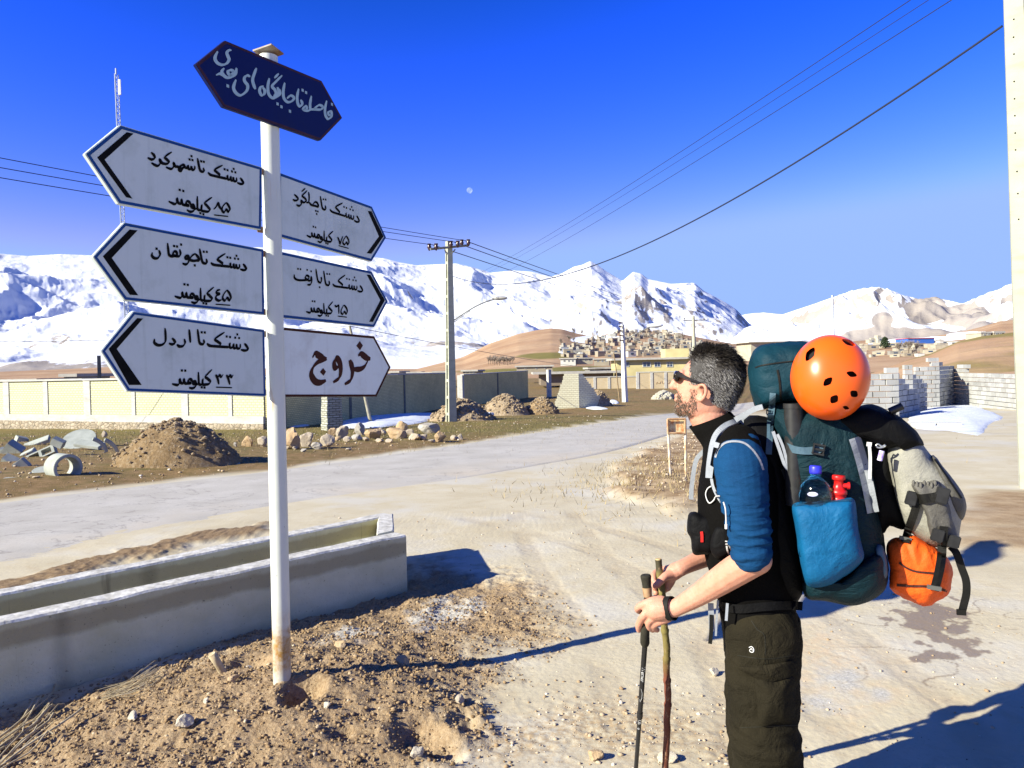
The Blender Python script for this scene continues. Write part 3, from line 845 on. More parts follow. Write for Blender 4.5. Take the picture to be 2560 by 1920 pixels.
# middle left board
b2p = [C3(98, 496), C3(340, 232), C3(1412, 440), C3(1418, 945), C3(345, 832)]
o2, _ = board(b2p, BOARD, BLUE, .011, .003, "middle white board pointing left with a black chevron, forty five kilometres")
chevron(tr(C3, [[(442, 295), (382, 288), (176, 494), (384, 790), (447, 793), (244, 506)]])[0], o2)
jun = tr(C3, [[(606, 446), (614, 478), (598, 506), (570, 508), (552, 488), (556, 464)],
              [(672, 392), (677, 440), (684, 482), (705, 494), (728, 490), (744, 480), (736, 458), (718, 462), (716, 484), (736, 492), (762, 492), (771, 472), (765, 440)],
              [(886, 472), (862, 488), (842, 516), (866, 528), (896, 526), (914, 524), (906, 500), (884, 474)],
              [(862, 528), (838, 514), (830, 492), (810, 494), (812, 512), (834, 514), (832, 540), (812, 556), (786, 548)],
              [(588, 436)], [(722, 415)], [(745, 419)], [(776, 404)], [(881, 564)]])
d45 = tr(C3, [[(1076, 750), (1052, 758), (1050, 776), (1072, 783), (1048, 796), (1044, 820), (1064, 834), (1086, 828)],
              [(1128, 752), (1102, 788), (1096, 818), (1112, 834), (1130, 812), (1146, 832), (1158, 812), (1148, 780), (1128, 752)]])
lettering(fit(dashtak, dash_ref, P2(C3, (1277, 594), (1004, 542))) + fit(ta, ta_ref, P2(C3, (918, 434), (972, 545))) + jun, BLACK, o2, big, small); lettering(fit(kilo, kilo_ref, P2(C3, (1028, 730), (726, 800))) + d45, BLACK, o2, big, small)
lettering(ul(C3, (1040, 862), (1155, 870)), BLACK, o2, .006, .006, name="underline")

# top left board
b1p = [C1(52, 1262), C1(418, 962), C1(1892, 1402), DD(565, 497), C3(300, 92)]
o1, _ = board(b1p, BOARD, BLUE, .012, .004, "highest white board pointing left with a black chevron, eighty five kilometres")
TL = crop(0, 0, 1280 / 2212)
chevron(tr(TL, [[(577, 577), (548, 571), (420, 680), (545, 852), (572, 858), (452, 690)]])[0], o1)
shahr = tr(C1, [[(1190, 1388), (1188, 1420), (1168, 1430), (1156, 1412), (1154, 1392), (1148, 1418), (1126, 1420), (1118, 1388), (1112, 1410), (1076, 1404), (1050, 1440), (1026, 1430), (1034, 1396), (1070, 1378), (1082, 1398), (1052, 1414), (1012, 1398), (986, 1392), (970, 1358), (972, 1392), (944, 1420), (890, 1402)],
                [(952, 1244), (905, 1274), (880, 1302), (906, 1328), (920, 1350), (896, 1368), (850, 1358), (826, 1322), (832, 1360), (800, 1388), (738, 1358)],
                [(736, 1248), (766, 1278), (772, 1308), (742, 1322), (700, 1304)],
                [(1156, 1288)], [(1136, 1322)], [(1166, 1328)]])
d85 = tr(C3, [[(1026, 134), (1046, 112), (1060, 84), (1070, 112), (1086, 136)],
              [(1122, 80), (1096, 112), (1090, 140), (1106, 156), (1122, 134), (1138, 152), (1150, 132), (1140, 104), (1122, 80)]])
lettering(fit(dashtak, dash_ref, P2(C1, (1694, 1572), (1326, 1456))) + fit(ta, ta_ref, P2(C1, (1218, 1308), (1282, 1446))) + shahr, BLACK, o1, big, small); lettering(fit(kilo, kilo_ref, P2(C3, (1014, 40), (680, 72))) + d85, BLACK, o1, big, small)
lettering(ul(C3, (1028, 176), (1138, 188)), BLACK, o1, .006, .006, name="underline")

# right boards
b4p = [C4(162, -10), C4(830, 218), C4(932, 440), C4(828, 612), C4(160, 432)]
b4p[0] = DD(602, 372)
o4, _ = board(b4p, BOARD, BLUE, .013, .002, "highest white board pointing right with a black chevron, seventy five kilometres")
chevron(tr(C4, [[(800, 250), (826, 252), (912, 432), (826, 556), (792, 552), (880, 432)]])[0], o4)
chel = tr(C4, [[(273, 132), (294, 152), (300, 168), (280, 176), (262, 168)],
               [(366, 104), (346, 124), (330, 142), (350, 160), (358, 178), (340, 190), (322, 176), (324, 200), (308, 214), (288, 206)], [(352, 88), (326, 112)],
               [(376, 114), (380, 150), (376, 186), (358, 190)], [(376, 186), (398, 208), (424, 214), (446, 220), (440, 196), (424, 186), (404, 206)],
               [(428, 250)], [(442, 254)], [(434, 272)]])
d75 = tr(C4, [[(584, 436), (594, 462), (602, 486), (610, 458), (622, 430)],
              [(644, 428), (626, 458), (622, 480), (634, 490), (646, 474), (656, 490), (664, 474), (658, 450), (644, 428)]])
lettering(fit(dashtak, dash_ref, P2(C4, (738, 326), (528, 238))) + fit(ta, ta_ref, P2(C4, (460, 144), (497, 238))) + chel, BLACK, o4, big * .92, small); lettering(fit(kilo, kilo_ref, P2(C4, (552, 394), (362, 424))) + d75, BLACK, o4, big * .92, small)
lettering(ul(C4, (590, 498), (663, 518)), BLACK, o4, .006, .006, name="underline")

b5p = [C4(166, 538), C4(828, 682), C4(944, 896), C4(846, 1082), C4(168, 1012)]
o5, _ = board(b5p, BOARD, BLUE, .013, .002, "middle white board pointing right with a greenish black chevron, sixty five kilometres")
chevron(tr(C4, [[(792, 706), (818, 706), (922, 888), (836, 1044), (810, 1042), (890, 888)]])[0], o5)
baz = tr(C4, [[(274, 704), (276, 730), (300, 744), (334, 746), (366, 742), (378, 722), (362, 712), (352, 728), (366, 742), (388, 748), (394, 722), (398, 752), (388, 776), (366, 778)],
              [(428, 664), (434, 708), (444, 752), (462, 762), (468, 740), (464, 722)], [(300, 664)], [(318, 667)], [(366, 672)], [(394, 682)], [(455, 796)]])
d65 = tr(C4, [[(562, 924), (574, 934), (590, 926), (592, 952), (592, 986)],
              [(628, 922), (612, 952), (608, 976), (620, 988), (632, 970), (644, 986), (652, 968), (646, 944), (628, 922)]])
lettering(fit(dashtak, dash_ref, P2(C4, (762, 822), (548, 772))) + fit(ta, ta_ref, P2(C4, (484, 678), (523, 778))) + baz, BLACK, o5, big * .92, small); lettering(fit(kilo, kilo_ref, P2(C4, (550, 898), (358, 970))) + d65, BLACK, o5, big * .92, small)
lettering(ul(C4, (584, 1002), (650, 1010)), BLACK, o5, .006, .006, name="underline")

b6p = [C4(172, 1080), C4(846, 1146), C4(964, 1368), C4(862, 1580), C4(176, 1582)]
o6, _ = board(b6p, BOARDW, BROWN, .013, .001, "lowest board pointing right, white with brown border and a single large brown word")
khor = tr(C4, [[(404, 1300), (422, 1272), (452, 1286), (480, 1304), (506, 1308)], [(506, 1308), (448, 1328), (408, 1370), (396, 1420), (420, 1466), (456, 1478), (500, 1462)],
               [(592, 1362), (566, 1372), (560, 1334), (576, 1304), (598, 1334), (606, 1390), (594, 1444), (552, 1476)],
               [(670, 1316), (684, 1356), (690, 1404), (676, 1460), (634, 1490)], [(690, 1382), (740, 1382), (776, 1362), (800, 1320)], [(730, 1286), (752, 1274), (790, 1300), (818, 1308)]])
kd = tr(C4, [[(742, 1182), (764, 1212), (744, 1246), (718, 1214)], [(480, 1374), (500, 1400), (482, 1428), (458, 1402)]])
o = lettering(khor, BROWN, o6, .040, .012, 50)
for q in kd: b = MB(); b.prism([s3(c, .0012) for c in q], -sn_ * .002); b.build("letter_dot", BROWN, o6)

# navy board on top, fixed in front of the post
FACE = SB + sn_ * (POST_R + .030)
b7p = [C2(40, 332), C2(345, 86), C2(1345, 505), C2(1560, 892), C2(1335, 1126), C2(330, 775)]
o7, _ = board(b7p, NAVY, MAROON, .011, .002, "navy blue board at the top of the post with pale calligraphy and points at both ends")
fas = tr(C2, [[(408, 188), (382, 190), (362, 216), (372, 252), (382, 286), (358, 326), (308, 340), (258, 316), (238, 268), (266, 200)],
              [(462, 372), (452, 430), (424, 460), (372, 474), (330, 452), (310, 412), (334, 374)], [(248, 448), (290, 434), (340, 458)], [(424, 462), (384, 440), (374, 408), (404, 396), (430, 414), (404, 446), (372, 472)], [(370, 560)],
              [(604, 460), (570, 452), (544, 474), (546, 512), (576, 556), (564, 612), (504, 656), (452, 628), (430, 572), (456, 494)],
              [(668, 374), (646, 430), (628, 494), (640, 552), (656, 594)],
              [(742, 560), (712, 572), (700, 612), (720, 654), (748, 640), (752, 604), (730, 574)],
              [(802, 480), (786, 560), (794, 642), (834, 684), (876, 672), (898, 622), (884, 572)], [(934, 450), (872, 512), (830, 562), (858, 600), (868, 640), (838, 682)], [(898, 432), (852, 478)], [(905, 590), (910, 640), (884, 674)],
              [(886, 746)], [(926, 776)],
              [(962, 526), (946, 610), (952, 684), (990, 726), (1036, 716), (1056, 682), (1022, 660), (984, 690)], [(1015, 822)],
              [(1106, 588), (1090, 670), (1096, 740), (1118, 770), (1142, 742), (1126, 702)], [(1146, 604)], [(1182, 628)],
              [(1238, 662), (1224, 740), (1222, 804), (1190, 816), (1152, 800), (1176, 770), (1190, 790), (1166, 814)], [(1222, 806), (1262, 802), (1332, 804), (1354, 776), (1320, 758), (1284, 780), (1264, 804)],
              [(1396, 712), (1378, 800), (1384, 864), (1410, 900), (1444, 876), (1442, 826), (1414, 832), (1418, 858), (1444, 862)], [(1450, 750)]])
lettering(fas, SILVER, o7, .020, .008, 35)
FACE = SB + sn_ * .020
# welded brackets between the boards and the post
WELD = simple("rusty_weld", (.30, .16, .07), (.16, .09, .05), 60, .8)
for pxy in (C1(1905, 1440), C3(1400, 285), C3(1415, 470), C3(1420, 920), C3(1422, 1090), C3(1424, 1540), DD(602, 400), DD(601, 498), DD(604, 560), DD(604, 676), DD(606, 726), DD(608, 846)):
    q = sp(pxy); b = MB(); b.box(q - sn_ * .016, .03, .008, .03, math.radians(57)); b.build("weld_bracket", WELD, sign)
# ---------------------------------------------------------------- concrete trough (channel) by the road
def conc(name, c1=(.40, .395, .36), c2=(.52, .51, .47), dark=(.19, .185, .15), bump=.35):
    k = Mat(name, .9, .2)
    cc = k.mix(k.ramp(k.noise(2.2, 6, .6), [(.35, 0), (.65, 1)]), c1, c2)
    cc = k.mix(k.ramp(k.noise(1, 4, .6, co=k.scale((1.6, 1.6, 6))), [(.5, 0), (.72, .55)]), cc, dark)
    cc = k.mix(k.ramp(k.noise(60, 2, .6), [(.70, 0), (.74, .7)]), cc, dark)
    k.color(cc); k.bump(k.math('ADD', k.noise(9, 6, .7), k.math('MULTIPLY', k.noise(70, 3), .3)), bump, .02)
    return k.m
k = Mat("trough_concrete", .9, .2)
cc = k.mix(k.ramp(k.noise(2.2, 6, .6), [(.35, 0), (.65, 1)]), (.46, .45, .30), (.58, .565, .41))
zt = k.math('ADD', k.sep(2), k.math('MULTIPLY', k.noise(2.5, 5, .65), .10))
cc = k.mix(k.ramp(zt, [(.57, 0), (.60, .7), (.67, .75), (.69, .3), (.75, 0)]), cc, (.26, .225, .13))           # dark stained lip band
cc = k.mix(k.ramp(k.noise(1, 5, .6, co=k.scale((5, 5, .5))), [(.64, 0), (.70, .6)]), cc, (.09, .08, .05))   # runs and joints
cc = k.mix(k.ramp(zt, [(.20, .8), (.36, 0)]), cc, (.17, .13, .075))           # soil splashed on the foot
xs_ = k.math('ABSOLUTE', k.math('SUBTRACT', k.math('FRACT', k.math('MULTIPLY_ADD', k.sep(0), .42, .31)), .5)); cc = k.mix(k.math('MULTIPLY', k.ramp(k.math('ADD', xs_, k.math('MULTIPLY', k.noise(6, 4), .02)), [(.012, .8), (.03, 0)]), k.noise(3, 3)), cc, (.06, .055, .035))   # casting joints
cc = k.mix(k.ramp(k.noise(55, 2, .6), [(.68, 0), (.74, .7)]), cc, (.10, .09, .06))
k.color(cc); k.bump(k.math('ADD', k.noise(9, 6, .7), k.math('MULTIPLY', k.noise(80, 3), .3)), .6, .02)
TTOP = simple("trough_sunlit_rim", (.36, .345, .31), (.60, .585, .55), 16, .9, .2, .5, 40, .01)  # whitish cement rim with its sunlit tone put into the colour
ZT = .43
TA = on_z(0, 1559, ZT)[:2]; TB = on_z(1015, 1336, ZT)[:2]
BA = on_z(0, 1469, ZT)[:2]; BB = on_z(955, 1281, ZT)[:2]
u = (TB - TA) / np.linalg.norm(TB - TA)
TA = TA - u * 3.0; ub = (BB - BA) / np.linalg.norm(BB - BA); BA = BA - ub * 3.4
def rough_wall(b, p, q, inward, th, z0, z1, n=70, seed=1):
    """a cast wall from p to q with slightly wavering top edges"""
    p = np.asarray(p); q = np.asarray(q); V = []
    nrm = np.asarray(inward) / np.linalg.norm(inward)
    for i in range(n + 1):
        c = p + (q - p) * i / n
        s = np.linalg.norm(c) * 3
        w = .020 * float(fbm2(np.array([i * .21 + seed]), np.array([seed * 3.1]), 4, 5)[0]); w2 = .012 * float(fbm2(np.array([i * .27 + seed + 9]), np.array([seed * 2.1]), 4, 6)[0])
        zz = .017 * float(fbm2(np.array([i * .15 + seed + 20]), np.array([2.2]), 4, 7)[0])
        a = c; d = c + nrm * th
        V += [(*a, z0), (*(a + nrm * w), z1 - .012 + zz), (*(a + nrm * (w + .012)), z1 + zz), (*(d + nrm * (w2 - .012)), z1 + zz * .5), (*(d + nrm * w2), z1 - .012 + zz * .5), (*d, z0)]
    F_ = []
    for i in range(n):
        for j in range(5):
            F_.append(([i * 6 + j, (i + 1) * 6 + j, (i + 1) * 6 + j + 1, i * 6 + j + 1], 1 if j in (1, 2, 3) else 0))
    F_ += [([5, 4, 3, 2, 1, 0], 0), ([n * 6 + j for j in range(6)], 0)]
    for mi in (0, 1):
        n0 = b.n; b.add(V, [f for f, m_ in F_ if m_ == mi], mi)
inw = np.array([-u[1], u[0]])
b = MB()
rough_wall(b, TA, TB, inw, .155, -.25, ZT, 90, 1)
rough_wall(b, BA, BB, -np.array([-ub[1], ub[0]]), .15, -.25, ZT - .004, 90, 2)
# end wall, a little higher and broken at the top
e0 = TB + inw * .158 - u * .004; e1 = BB - np.array([-ub[1], ub[0]]) * .153 - ub * .004
rough_wall(b, e0 - u * .16, e1 - ub * .16, np.array([u[0], u[1]]), .165, -.25, ZT + .012, 10, 3)
fl = [(*(TA + inw * .16), -.10), (*(e0 - u * .17), -.10), (*(e1 - ub * .17), -.10), (*(BA - np.array([-ub[1], ub[0]]) * .155), -.10)]
b.prism(fl, (0, 0, -.1))
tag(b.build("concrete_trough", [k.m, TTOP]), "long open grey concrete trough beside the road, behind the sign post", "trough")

# ---------------------------------------------------------------- loose stones, stake, stalks
ico = bmesh.new(); bmesh.ops.create_icosphere(ico, subdivisions=3, radius=1); ico.verts.ensure_lookup_table()
IV3 = np.array([v.co[:] for v in ico.verts]); IF3 = [[v.index for v in f.verts] for f in ico.faces]; ico.free()
ico = bmesh.new(); bmesh.ops.create_icosphere(ico, subdivisions=1, radius=1); ico.verts.ensure_lookup_table()
IV1 = np.array([v.co[:] for v in ico.verts]); IF1 = np.array([[v.index for v in f.verts] for f in ico.faces]); ico.free()

def rock_verts(size, seed, ang=.55, V=IV3):
    """an angular stone: a sphere cut by random planes, then roughened"""
    r = np.random.default_rng(seed)
    d = V.copy(); R = np.ones(len(V)) * 1.0
    for _ in range(13):
        n = r.normal(size=3); n /= np.linalg.norm(n); h = r.uniform(ang, .95)
        dn = d @ n; R = np.where(dn * R > h, h / np.maximum(dn, 1e-3), R)
    R = R * (1 + .13 * fbm3(d * 2.2 + seed, 3, seed) + .05 * fbm3(d * 6 + seed, 2, seed + 1))
    return d * R[:, None] * np.asarray(size)

def stone_mat(name, a, b, c):
    k = Mat(name, .9, .2)
    cc = k.mix(k.ramp(k.noise(3.5, 6, .65), [(.35, 0), (.65, 1)]), a, b)
    cc = k.mix(k.ramp(k.noise(1.6, 5, .6), [(.5, 0), (.64, 1)]), cc, c)
    k.color(cc); k.bump(k.noise(12, 6, .7), .6, .03); return k.m
ST_PALE = stone_mat("pale_limestone", (.33, .27, .20), (.46, .40, .32), (.40, .25, .12))
ST_ORANGE = stone_mat("ochre_limestone", (.36, .245, .135), (.45, .34, .215), (.36, .29, .22))
ST_GREY = stone_mat("grey_limestone", (.28, .255, .22), (.42, .39, .35), (.33, .24, .14))
ST_WHITE = stone_mat("white_stone", (.42, .36, .27), (.56, .51, .42), (.40, .29, .17))

def rock(name, x, y, w, h, mat, label, group, seed, cat="rock", Y=None, sink=.22, dpth=.8):
    """w, h in photograph pixels; (x, y) the foot of the stone"""
    p = on_ground(x, y); D = p[1]; s = D / F
    V = rock_verts((w * s * .60, w * s * .60 * dpth, h * s * .65), seed, .42)
    V = V @ np.array(Matrix.Rotation(seed * 1.3, 3, 'Z') if dpth > .95 else Matrix.Rotation((seed % 7 - 3) * .12, 3, 'Z')).T
    zg = ground_z(p[0], p[1] + w * s * .3 * dpth)
    c = np.array([p[0], p[1] + w * s * .4 * dpth, zg + h * s * (.5 - sink * .4)])
    b = MB(); b.add(V + c, IF3, 0, False)
    return tag(b.build(name, mat, recalc=False), label, cat, group)

DL = crop(0, 1440, 700 / 2212); DR = crop(600, 1500, 700 / 2212)
fore = [(DL(1455, 1385), 44, 32, ST_WHITE, "large white stone lying on the dirt below the sign post"), (DL(1035, 1262), 32, 20, ST_WHITE, "blocky white stone on the dirt left of the large white stone"),
        (DL(1620, 1200), 16, 16, ST_WHITE, "small upright white pebble on the dirt above the large white stone"), (DL(1835, 1040), 34, 16, ST_ORANGE, "flat pale orange stone on the dirt in front of the post foot"),
        (DR(790, 492), 42, 16, ST_ORANGE, "flat reddish stone half buried right of the post foot"), (DR(305, 790), 18, 14, ST_WHITE, "small white stone at the foot of the sign post"),
        (DR(1295, 635), 34, 24, ST_ORANGE, "round tan clod at the start of the post's long shadow"), (DR(1390, 1300), 32, 30, ST_WHITE, "angular white stone at the bottom edge of the dirt heap"),
        (DR(1735, 910), 30, 20, ST_PALE, "tan stone at the right border of the dirt heap"), (DR(690, 1030), 22, 16, ST_WHITE, "pinkish white stone below the hole in the dirt"),
        ((1490, 1905), 40, 26, ST_ORANGE, "reddish stone on the gravel left of the walking poles"), ((1672, 1912), 46, 22, ST_WHITE, "white stone on the gravel behind the wooden stick"),
        ((1790, 1690), 28, 18, ST_WHITE, "pale stone on the dusty ground between the stick and the trousers"), (DR(65, 700), 22, 12, ST_WHITE, "small pale stone left of the post foot")]
for i, ((x, y), w, h, m_, lb) in enumerate(fore):
    rock("stone", x, y, w, h, m_, lb, "stones on the dirt around the sign post", 300 + i, "stone")

# stake
q = on_ground(*DL(1745, 735), lift=.10); top = on_plane(*DL(1690, 600), q, np.array([0, -1.0, 0])) + np.array([0, -.03, 0])
st = MB(); d = (top - q) / np.linalg.norm(top - q)
st.tube([q - d * .12, q, q + (top - q) * .5 + np.array([.002, 0, 0]), top], [.021, .0205, .021, .0215], 14)
kk_ = simple("weathered_wood", (.33, .25, .14), (.48, .40, .27), 22, .85, .2, .5, 60, .004)
tag(st.build("wooden_stake", kk_, bevel=.002), "short sawn wooden stake sticking out of the dirt left of the post", "stake")

# dry stalks in the lower left corner and the straw at the trough
def stalk_bundle(name, pts, n, mat, label, rad, spread, seed):
    r = np.random.default_rng(seed); b = MB()
    for i in range(n):
        o = r.normal(size=2) * spread
        path = []
        for j, (x, y) in enumerate(pts):
            x += o[0] * (1 + .3 * j) + r.normal() * spread * .12; y += o[1] * (1 + .2 * j) + r.normal() * spread * .12
            p = on_ground(x, y, .04); path.append(np.array([p[0], p[1], ground_z(p[0], p[1]) + (.010 + .03 * r.random() + .006 * j)]))
        b.tube(resamp(path, 10), rad * r.uniform(.5, 1.1), 5)
    return tag(b.build(name, mat), label, "dry stalks")
STRAW = simple("dry_straw", (.30, .24, .14), (.44, .37, .25), 8, .8, .25)
stalk_bundle("dry_stalks", [DL(-160, 1480), DL(60, 1360), DL(260, 1230), DL(390, 1130), DL(430, 1095)], 18, STRAW, "bundle of dry pale stalks lying in the lower left corner", .0055, 19, 5)
stalk_bundle("dry_straw", [DL(820, 940), DL(950, 915), DL(1080, 890), DL(1220, 820)], 26, STRAW, "wisp of dry straw on the dirt in front of the concrete trough", .0022, 9, 6)

# ---------------------------------------------------------------- clods and pebbles too many to count
def scatter(name, n, xr, yr, dens, size, mat, seed, dark=None):
    r = np.random.default_rng(seed)
    x = r.uniform(*xr, n); y = yr[0] * (yr[1] / yr[0]) ** r.uniform(0, 1, n)
    d = dens(x, y); keep = r.uniform(0, 1, n) < d
    x = x[keep]; y = y[keep]; m = len(x)
    i = np.clip(np.searchsorted(gx, x) - 1, 0, len(gx) - 2); j = np.clip(np.searchsorted(gy, y) - 1, 0, len(gy) - 2)
    z = GZ[j, i]
    s = size[0] * (size[1] / size[0]) ** (r.uniform(0, 1, m) ** 2.6)
    sc = s[:, None] * r.uniform(.6, 1.15, (m, 3)); sc[:, 2] *= .75
    th = r.uniform(0, 6.28, m); c, sn = np.cos(th), np.sin(th)
    base = IV1[None] * (1 + .55 * (r.random((m, len(IV1), 1)) - .5))
    base = base * sc[:, None, :]
    V = np.empty_like(base); V[..., 0] = base[..., 0] * c[:, None] - base[..., 1] * sn[:, None]; V[..., 1] = base[..., 0] * sn[:, None] + base[..., 1] * c[:, None]; V[..., 2] = base[..., 2]
    V += np.stack([x, y, z + s * .22], -1)[:, None, :]
    nv = len(IV1); Fc = (IF1[None] + (np.arange(m) * nv)[:, None, None]).reshape(-1, 3)
    me = bpy.data.meshes.new(name); V = V.reshape(-1, 3)
    me.vertices.add(len(V)); me.vertices.foreach_set("co", V.ravel())
    me.loops.add(Fc.size); me.loops.foreach_set("vertex_index", Fc.ravel().astype(np.int32))
    me.polygons.add(len(Fc)); me.polygons.foreach_set("loop_start", np.arange(0, Fc.size, 3, dtype=np.int32)); me.update(calc_edges=True)
    at = me.attributes.new("tone", 'FLOAT', 'POINT'); at.data.foreach_set("value", np.repeat(r.random(m), nv).astype(np.float32))
    me.materials.append(mat)
    return tag(link(name, me), kind="stuff")
def clod_mat(name, stops):
    k = Mat(name, .92, .15); cc = k.ramp(k.attr("tone"), stops)
    cc = k.mix(k.ramp(k.noise(50, 4), [(.35, 0), (.7, .4)]), cc, (.30, .20, .11)); k.color(cc); k.bump(k.noise(160, 3), .4, .004); return k.m
CLOD = clod_mat("soil_clods", [(0, (.165, .105, .052)), (.6, (.30, .21, .118)), (.95, (.35, .26, .155)), (1, (.52, .44, .32))])
PEB = clod_mat("gravel", [(0, (.26, .18, .11)), (.5, (.42, .33, .22)), (.85, (.55, .48, .39)), (1, (.68, .63, .55))])
def look(A_, x, y):
    i = np.clip(np.searchsorted(gx, x) - 1, 0, len(gx) - 2); j = np.clip(np.searchsorted(gy, y) - 1, 0, len(gy) - 2); return A_[j, i]
scatter("soil_clods", 90000, (-3.4, .8), (1.9, 5.6), lambda x, y: np.clip(look(dirt, x, y), 0, 1) * (.55 + .45 * (fbm2(x / .25, y / .25, 3, 90) > 0)), (.0026, .0145), CLOD, 1)
scatter("gravel", 26000, (-2.2, 3.4), (1.9, 9.0), lambda x, y: np.clip(.05 + .85 * look(midp, x, y) + .22 * sstep(.1, .45, fbm2(x / .6, y / .6, 4, 91)), 0, 1) * (1 - look(dirt, x, y)), (.0028, .014), PEB, 2)
scatter("gravel", 5000, (1.0, 7.5), (7.5, 22), lambda x, y: np.clip(look(isle, x, y), 0, 1) * .9, (.008, .04), PEB, 3)
scatter("gravel", 12000, (-22, 12), (9.5, 40), lambda x, y: np.clip(look(verge, x, y), 0, 1) * .6, (.01, .045), PEB, 4)
# ---------------------------------------------------------------- hiker and what he carries (stands 2.5 m from the camera, facing left)
from mathutils.bvhtree import BVHTree
EV = np.array([.2655, .9641, 0]); EL = np.array([-.9641, .2655, 0]); DV = 2.75; SC = DV / 2.54; MPP = SC / 740.0
def P(x, y, off=0.0):
    d = ray(x, y); return CAM + d * ((DV + off * SC) / np.dot(d, EV))
def topx(p):
    q = np.asarray(p) - CAM; z = q @ CF; return np.array([1280 + F * (q @ CR) / z, 960 - F * (q @ CU) / z])
CH = crop(1640, 830, 260 / 1598); C5 = crop(1560, 800, 600 / 1659); C6 = crop(1880, 780, 600 / 1244); C7 = crop(1500, 1320, 500 / 1382)
GC = crop(1700, 1050, 300 / 1345); HN = crop(1480, 1360, 300 / 1659); KC = crop(2060, 980, 380 / 1087)

def spow(v, e): return np.sign(v) * np.abs(v) ** e
def loft(b, rings, seg=32, ex=2.0, mi=0, smooth=True):
    """rings: (centre, half axis a, half axis b)"""
    V = []
    th = np.linspace(0, 2 * np.pi, seg, endpoint=False)
    for c, a, bb in rings:
        cx = spow(np.cos(th), 2 / ex)[:, None]; sx = spow(np.sin(th), 2 / ex)[:, None]
        V.append(np.asarray(c) + cx * np.asarray(a) + sx * np.asarray(bb))
    V = np.vstack(V); n = len(rings)
    Fc = [[i * seg + k, i * seg + (k + 1) % seg, (i + 1) * seg + (k + 1) % seg, (i + 1) * seg + k] for i in range(n - 1) for k in range(seg)]
    Fc += [list(range(seg))[::-1], [(n - 1) * seg + k for k in range(seg)]]
    b.add(V, Fc, mi, smooth)
def slab(xf, xb, y, hw, off=0.0, yb=None):
    f = P(xf, y, off); k_ = P(xb, y if yb is None else yb, off)
    return ((f + k_) / 2, (f - k_) / 2, EV * (hw * SC))
def ball(b, c, r, squash=(1, 1, 1), seg=16):
    V = IV3 * r * np.asarray(squash); M_ = np.stack([EL, EV, np.array([0, 0, 1.0])])
    b.add(V @ M_ + np.asarray(c), IF3, 0, True)
def chain(b, pts, seg=14):
    """tapering limb: pts = (x, y, off, radius in photograph pixels)"""
    C = [P(x, y, o) for x, y, o, r in pts]; R = [r * MPP for *_, r in pts]
    n = len(C); k = 5 if n > 2 else 8
    path = resamp([np.append(c, r) for c, r in zip(C, R)], (n - 1) * k + 1)
    b.tube(path[:, :3], path[:, 3], seg, caps=True)
    for c, r in ((C[0], R[0]), (C[-1], R[-1])): ball(b, c, r * .995)
def fuse(b, name, mat, parent, voxel, iters=4, disp=None, keep_attr=None):
    """union of overlapping closed pieces -> one continuous skin"""
    me = b.mesh(name + "_raw", mat)
    bm = bmesh.new(); bm.from_mesh(me); bmesh.ops.recalc_face_normals(bm, faces=bm.faces); bm.to_mesh(me); bm.free()
    o = bpy.data.objects.new(name + "_raw", me); COL.objects.link(o)
    m1 = o.modifiers.new("r", 'REMESH'); m1.mode = 'VOXEL'; m1.voxel_size = voxel
    m2 = o.modifiers.new("s", 'SMOOTH'); m2.factor = .5; m2.iterations = iters
    dg = bpy.context.evaluated_depsgraph_get(); dg.update()
    new = bpy.data.meshes.new_from_object(o.evaluated_get(dg)); new.name = name
    bpy.data.objects.remove(o); bpy.data.meshes.remove(me)
    new.materials.clear(); new.materials.append(mat)
    if disp is not None: warp(new, disp)
    new.polygons.foreach_set("use_smooth", np.ones(len(new.polygons), bool)); new.update()
    ob = bpy.data.objects.new(name, new); COL.objects.link(ob)
    if parent is not None:
        ob.parent = parent; ob.matrix_parent_inverse = parent.matrix_world.inverted()
    return ob
def coords(me):
    co = np.empty(len(me.vertices) * 3); me.vertices.foreach_get("co", co); return co.reshape(-1, 3)
def warp(me, fn):
    co = coords(me); nn = np.empty(len(co) * 3); me.vertices.foreach_get("normal", nn); nn = nn.reshape(-1, 3)
    me.vertices.foreach_set("co", (co + nn * fn(co)[:, None]).ravel()); me.update()
def bvh_of(o):
    me = o.data; M_ = np.array(o.matrix_world); co = coords(me) @ M_[:3, :3].T + M_[:3, 3]
    return BVHTree.FromPolygons([tuple(c) for c in co], [tuple(p.vertices) for p in me.polygons])
def hit(bv, x, y, fallback=0.0):
    d = ray(x, y); d = d / np.linalg.norm(d)
    for bb in (bv if isinstance(bv, (list, tuple)) else [bv]):
        pass
    best = None
    for bb in (bv if isinstance(bv, (list, tuple)) else [bv]):
        r = bb.ray_cast(Vector(CAM), Vector(d))
        if r[0] is not None and (best is None or r[3] < best): best = r[3]
    return (CAM + d * best, d, True) if best is not None else (P(x, y, fallback), d, False)
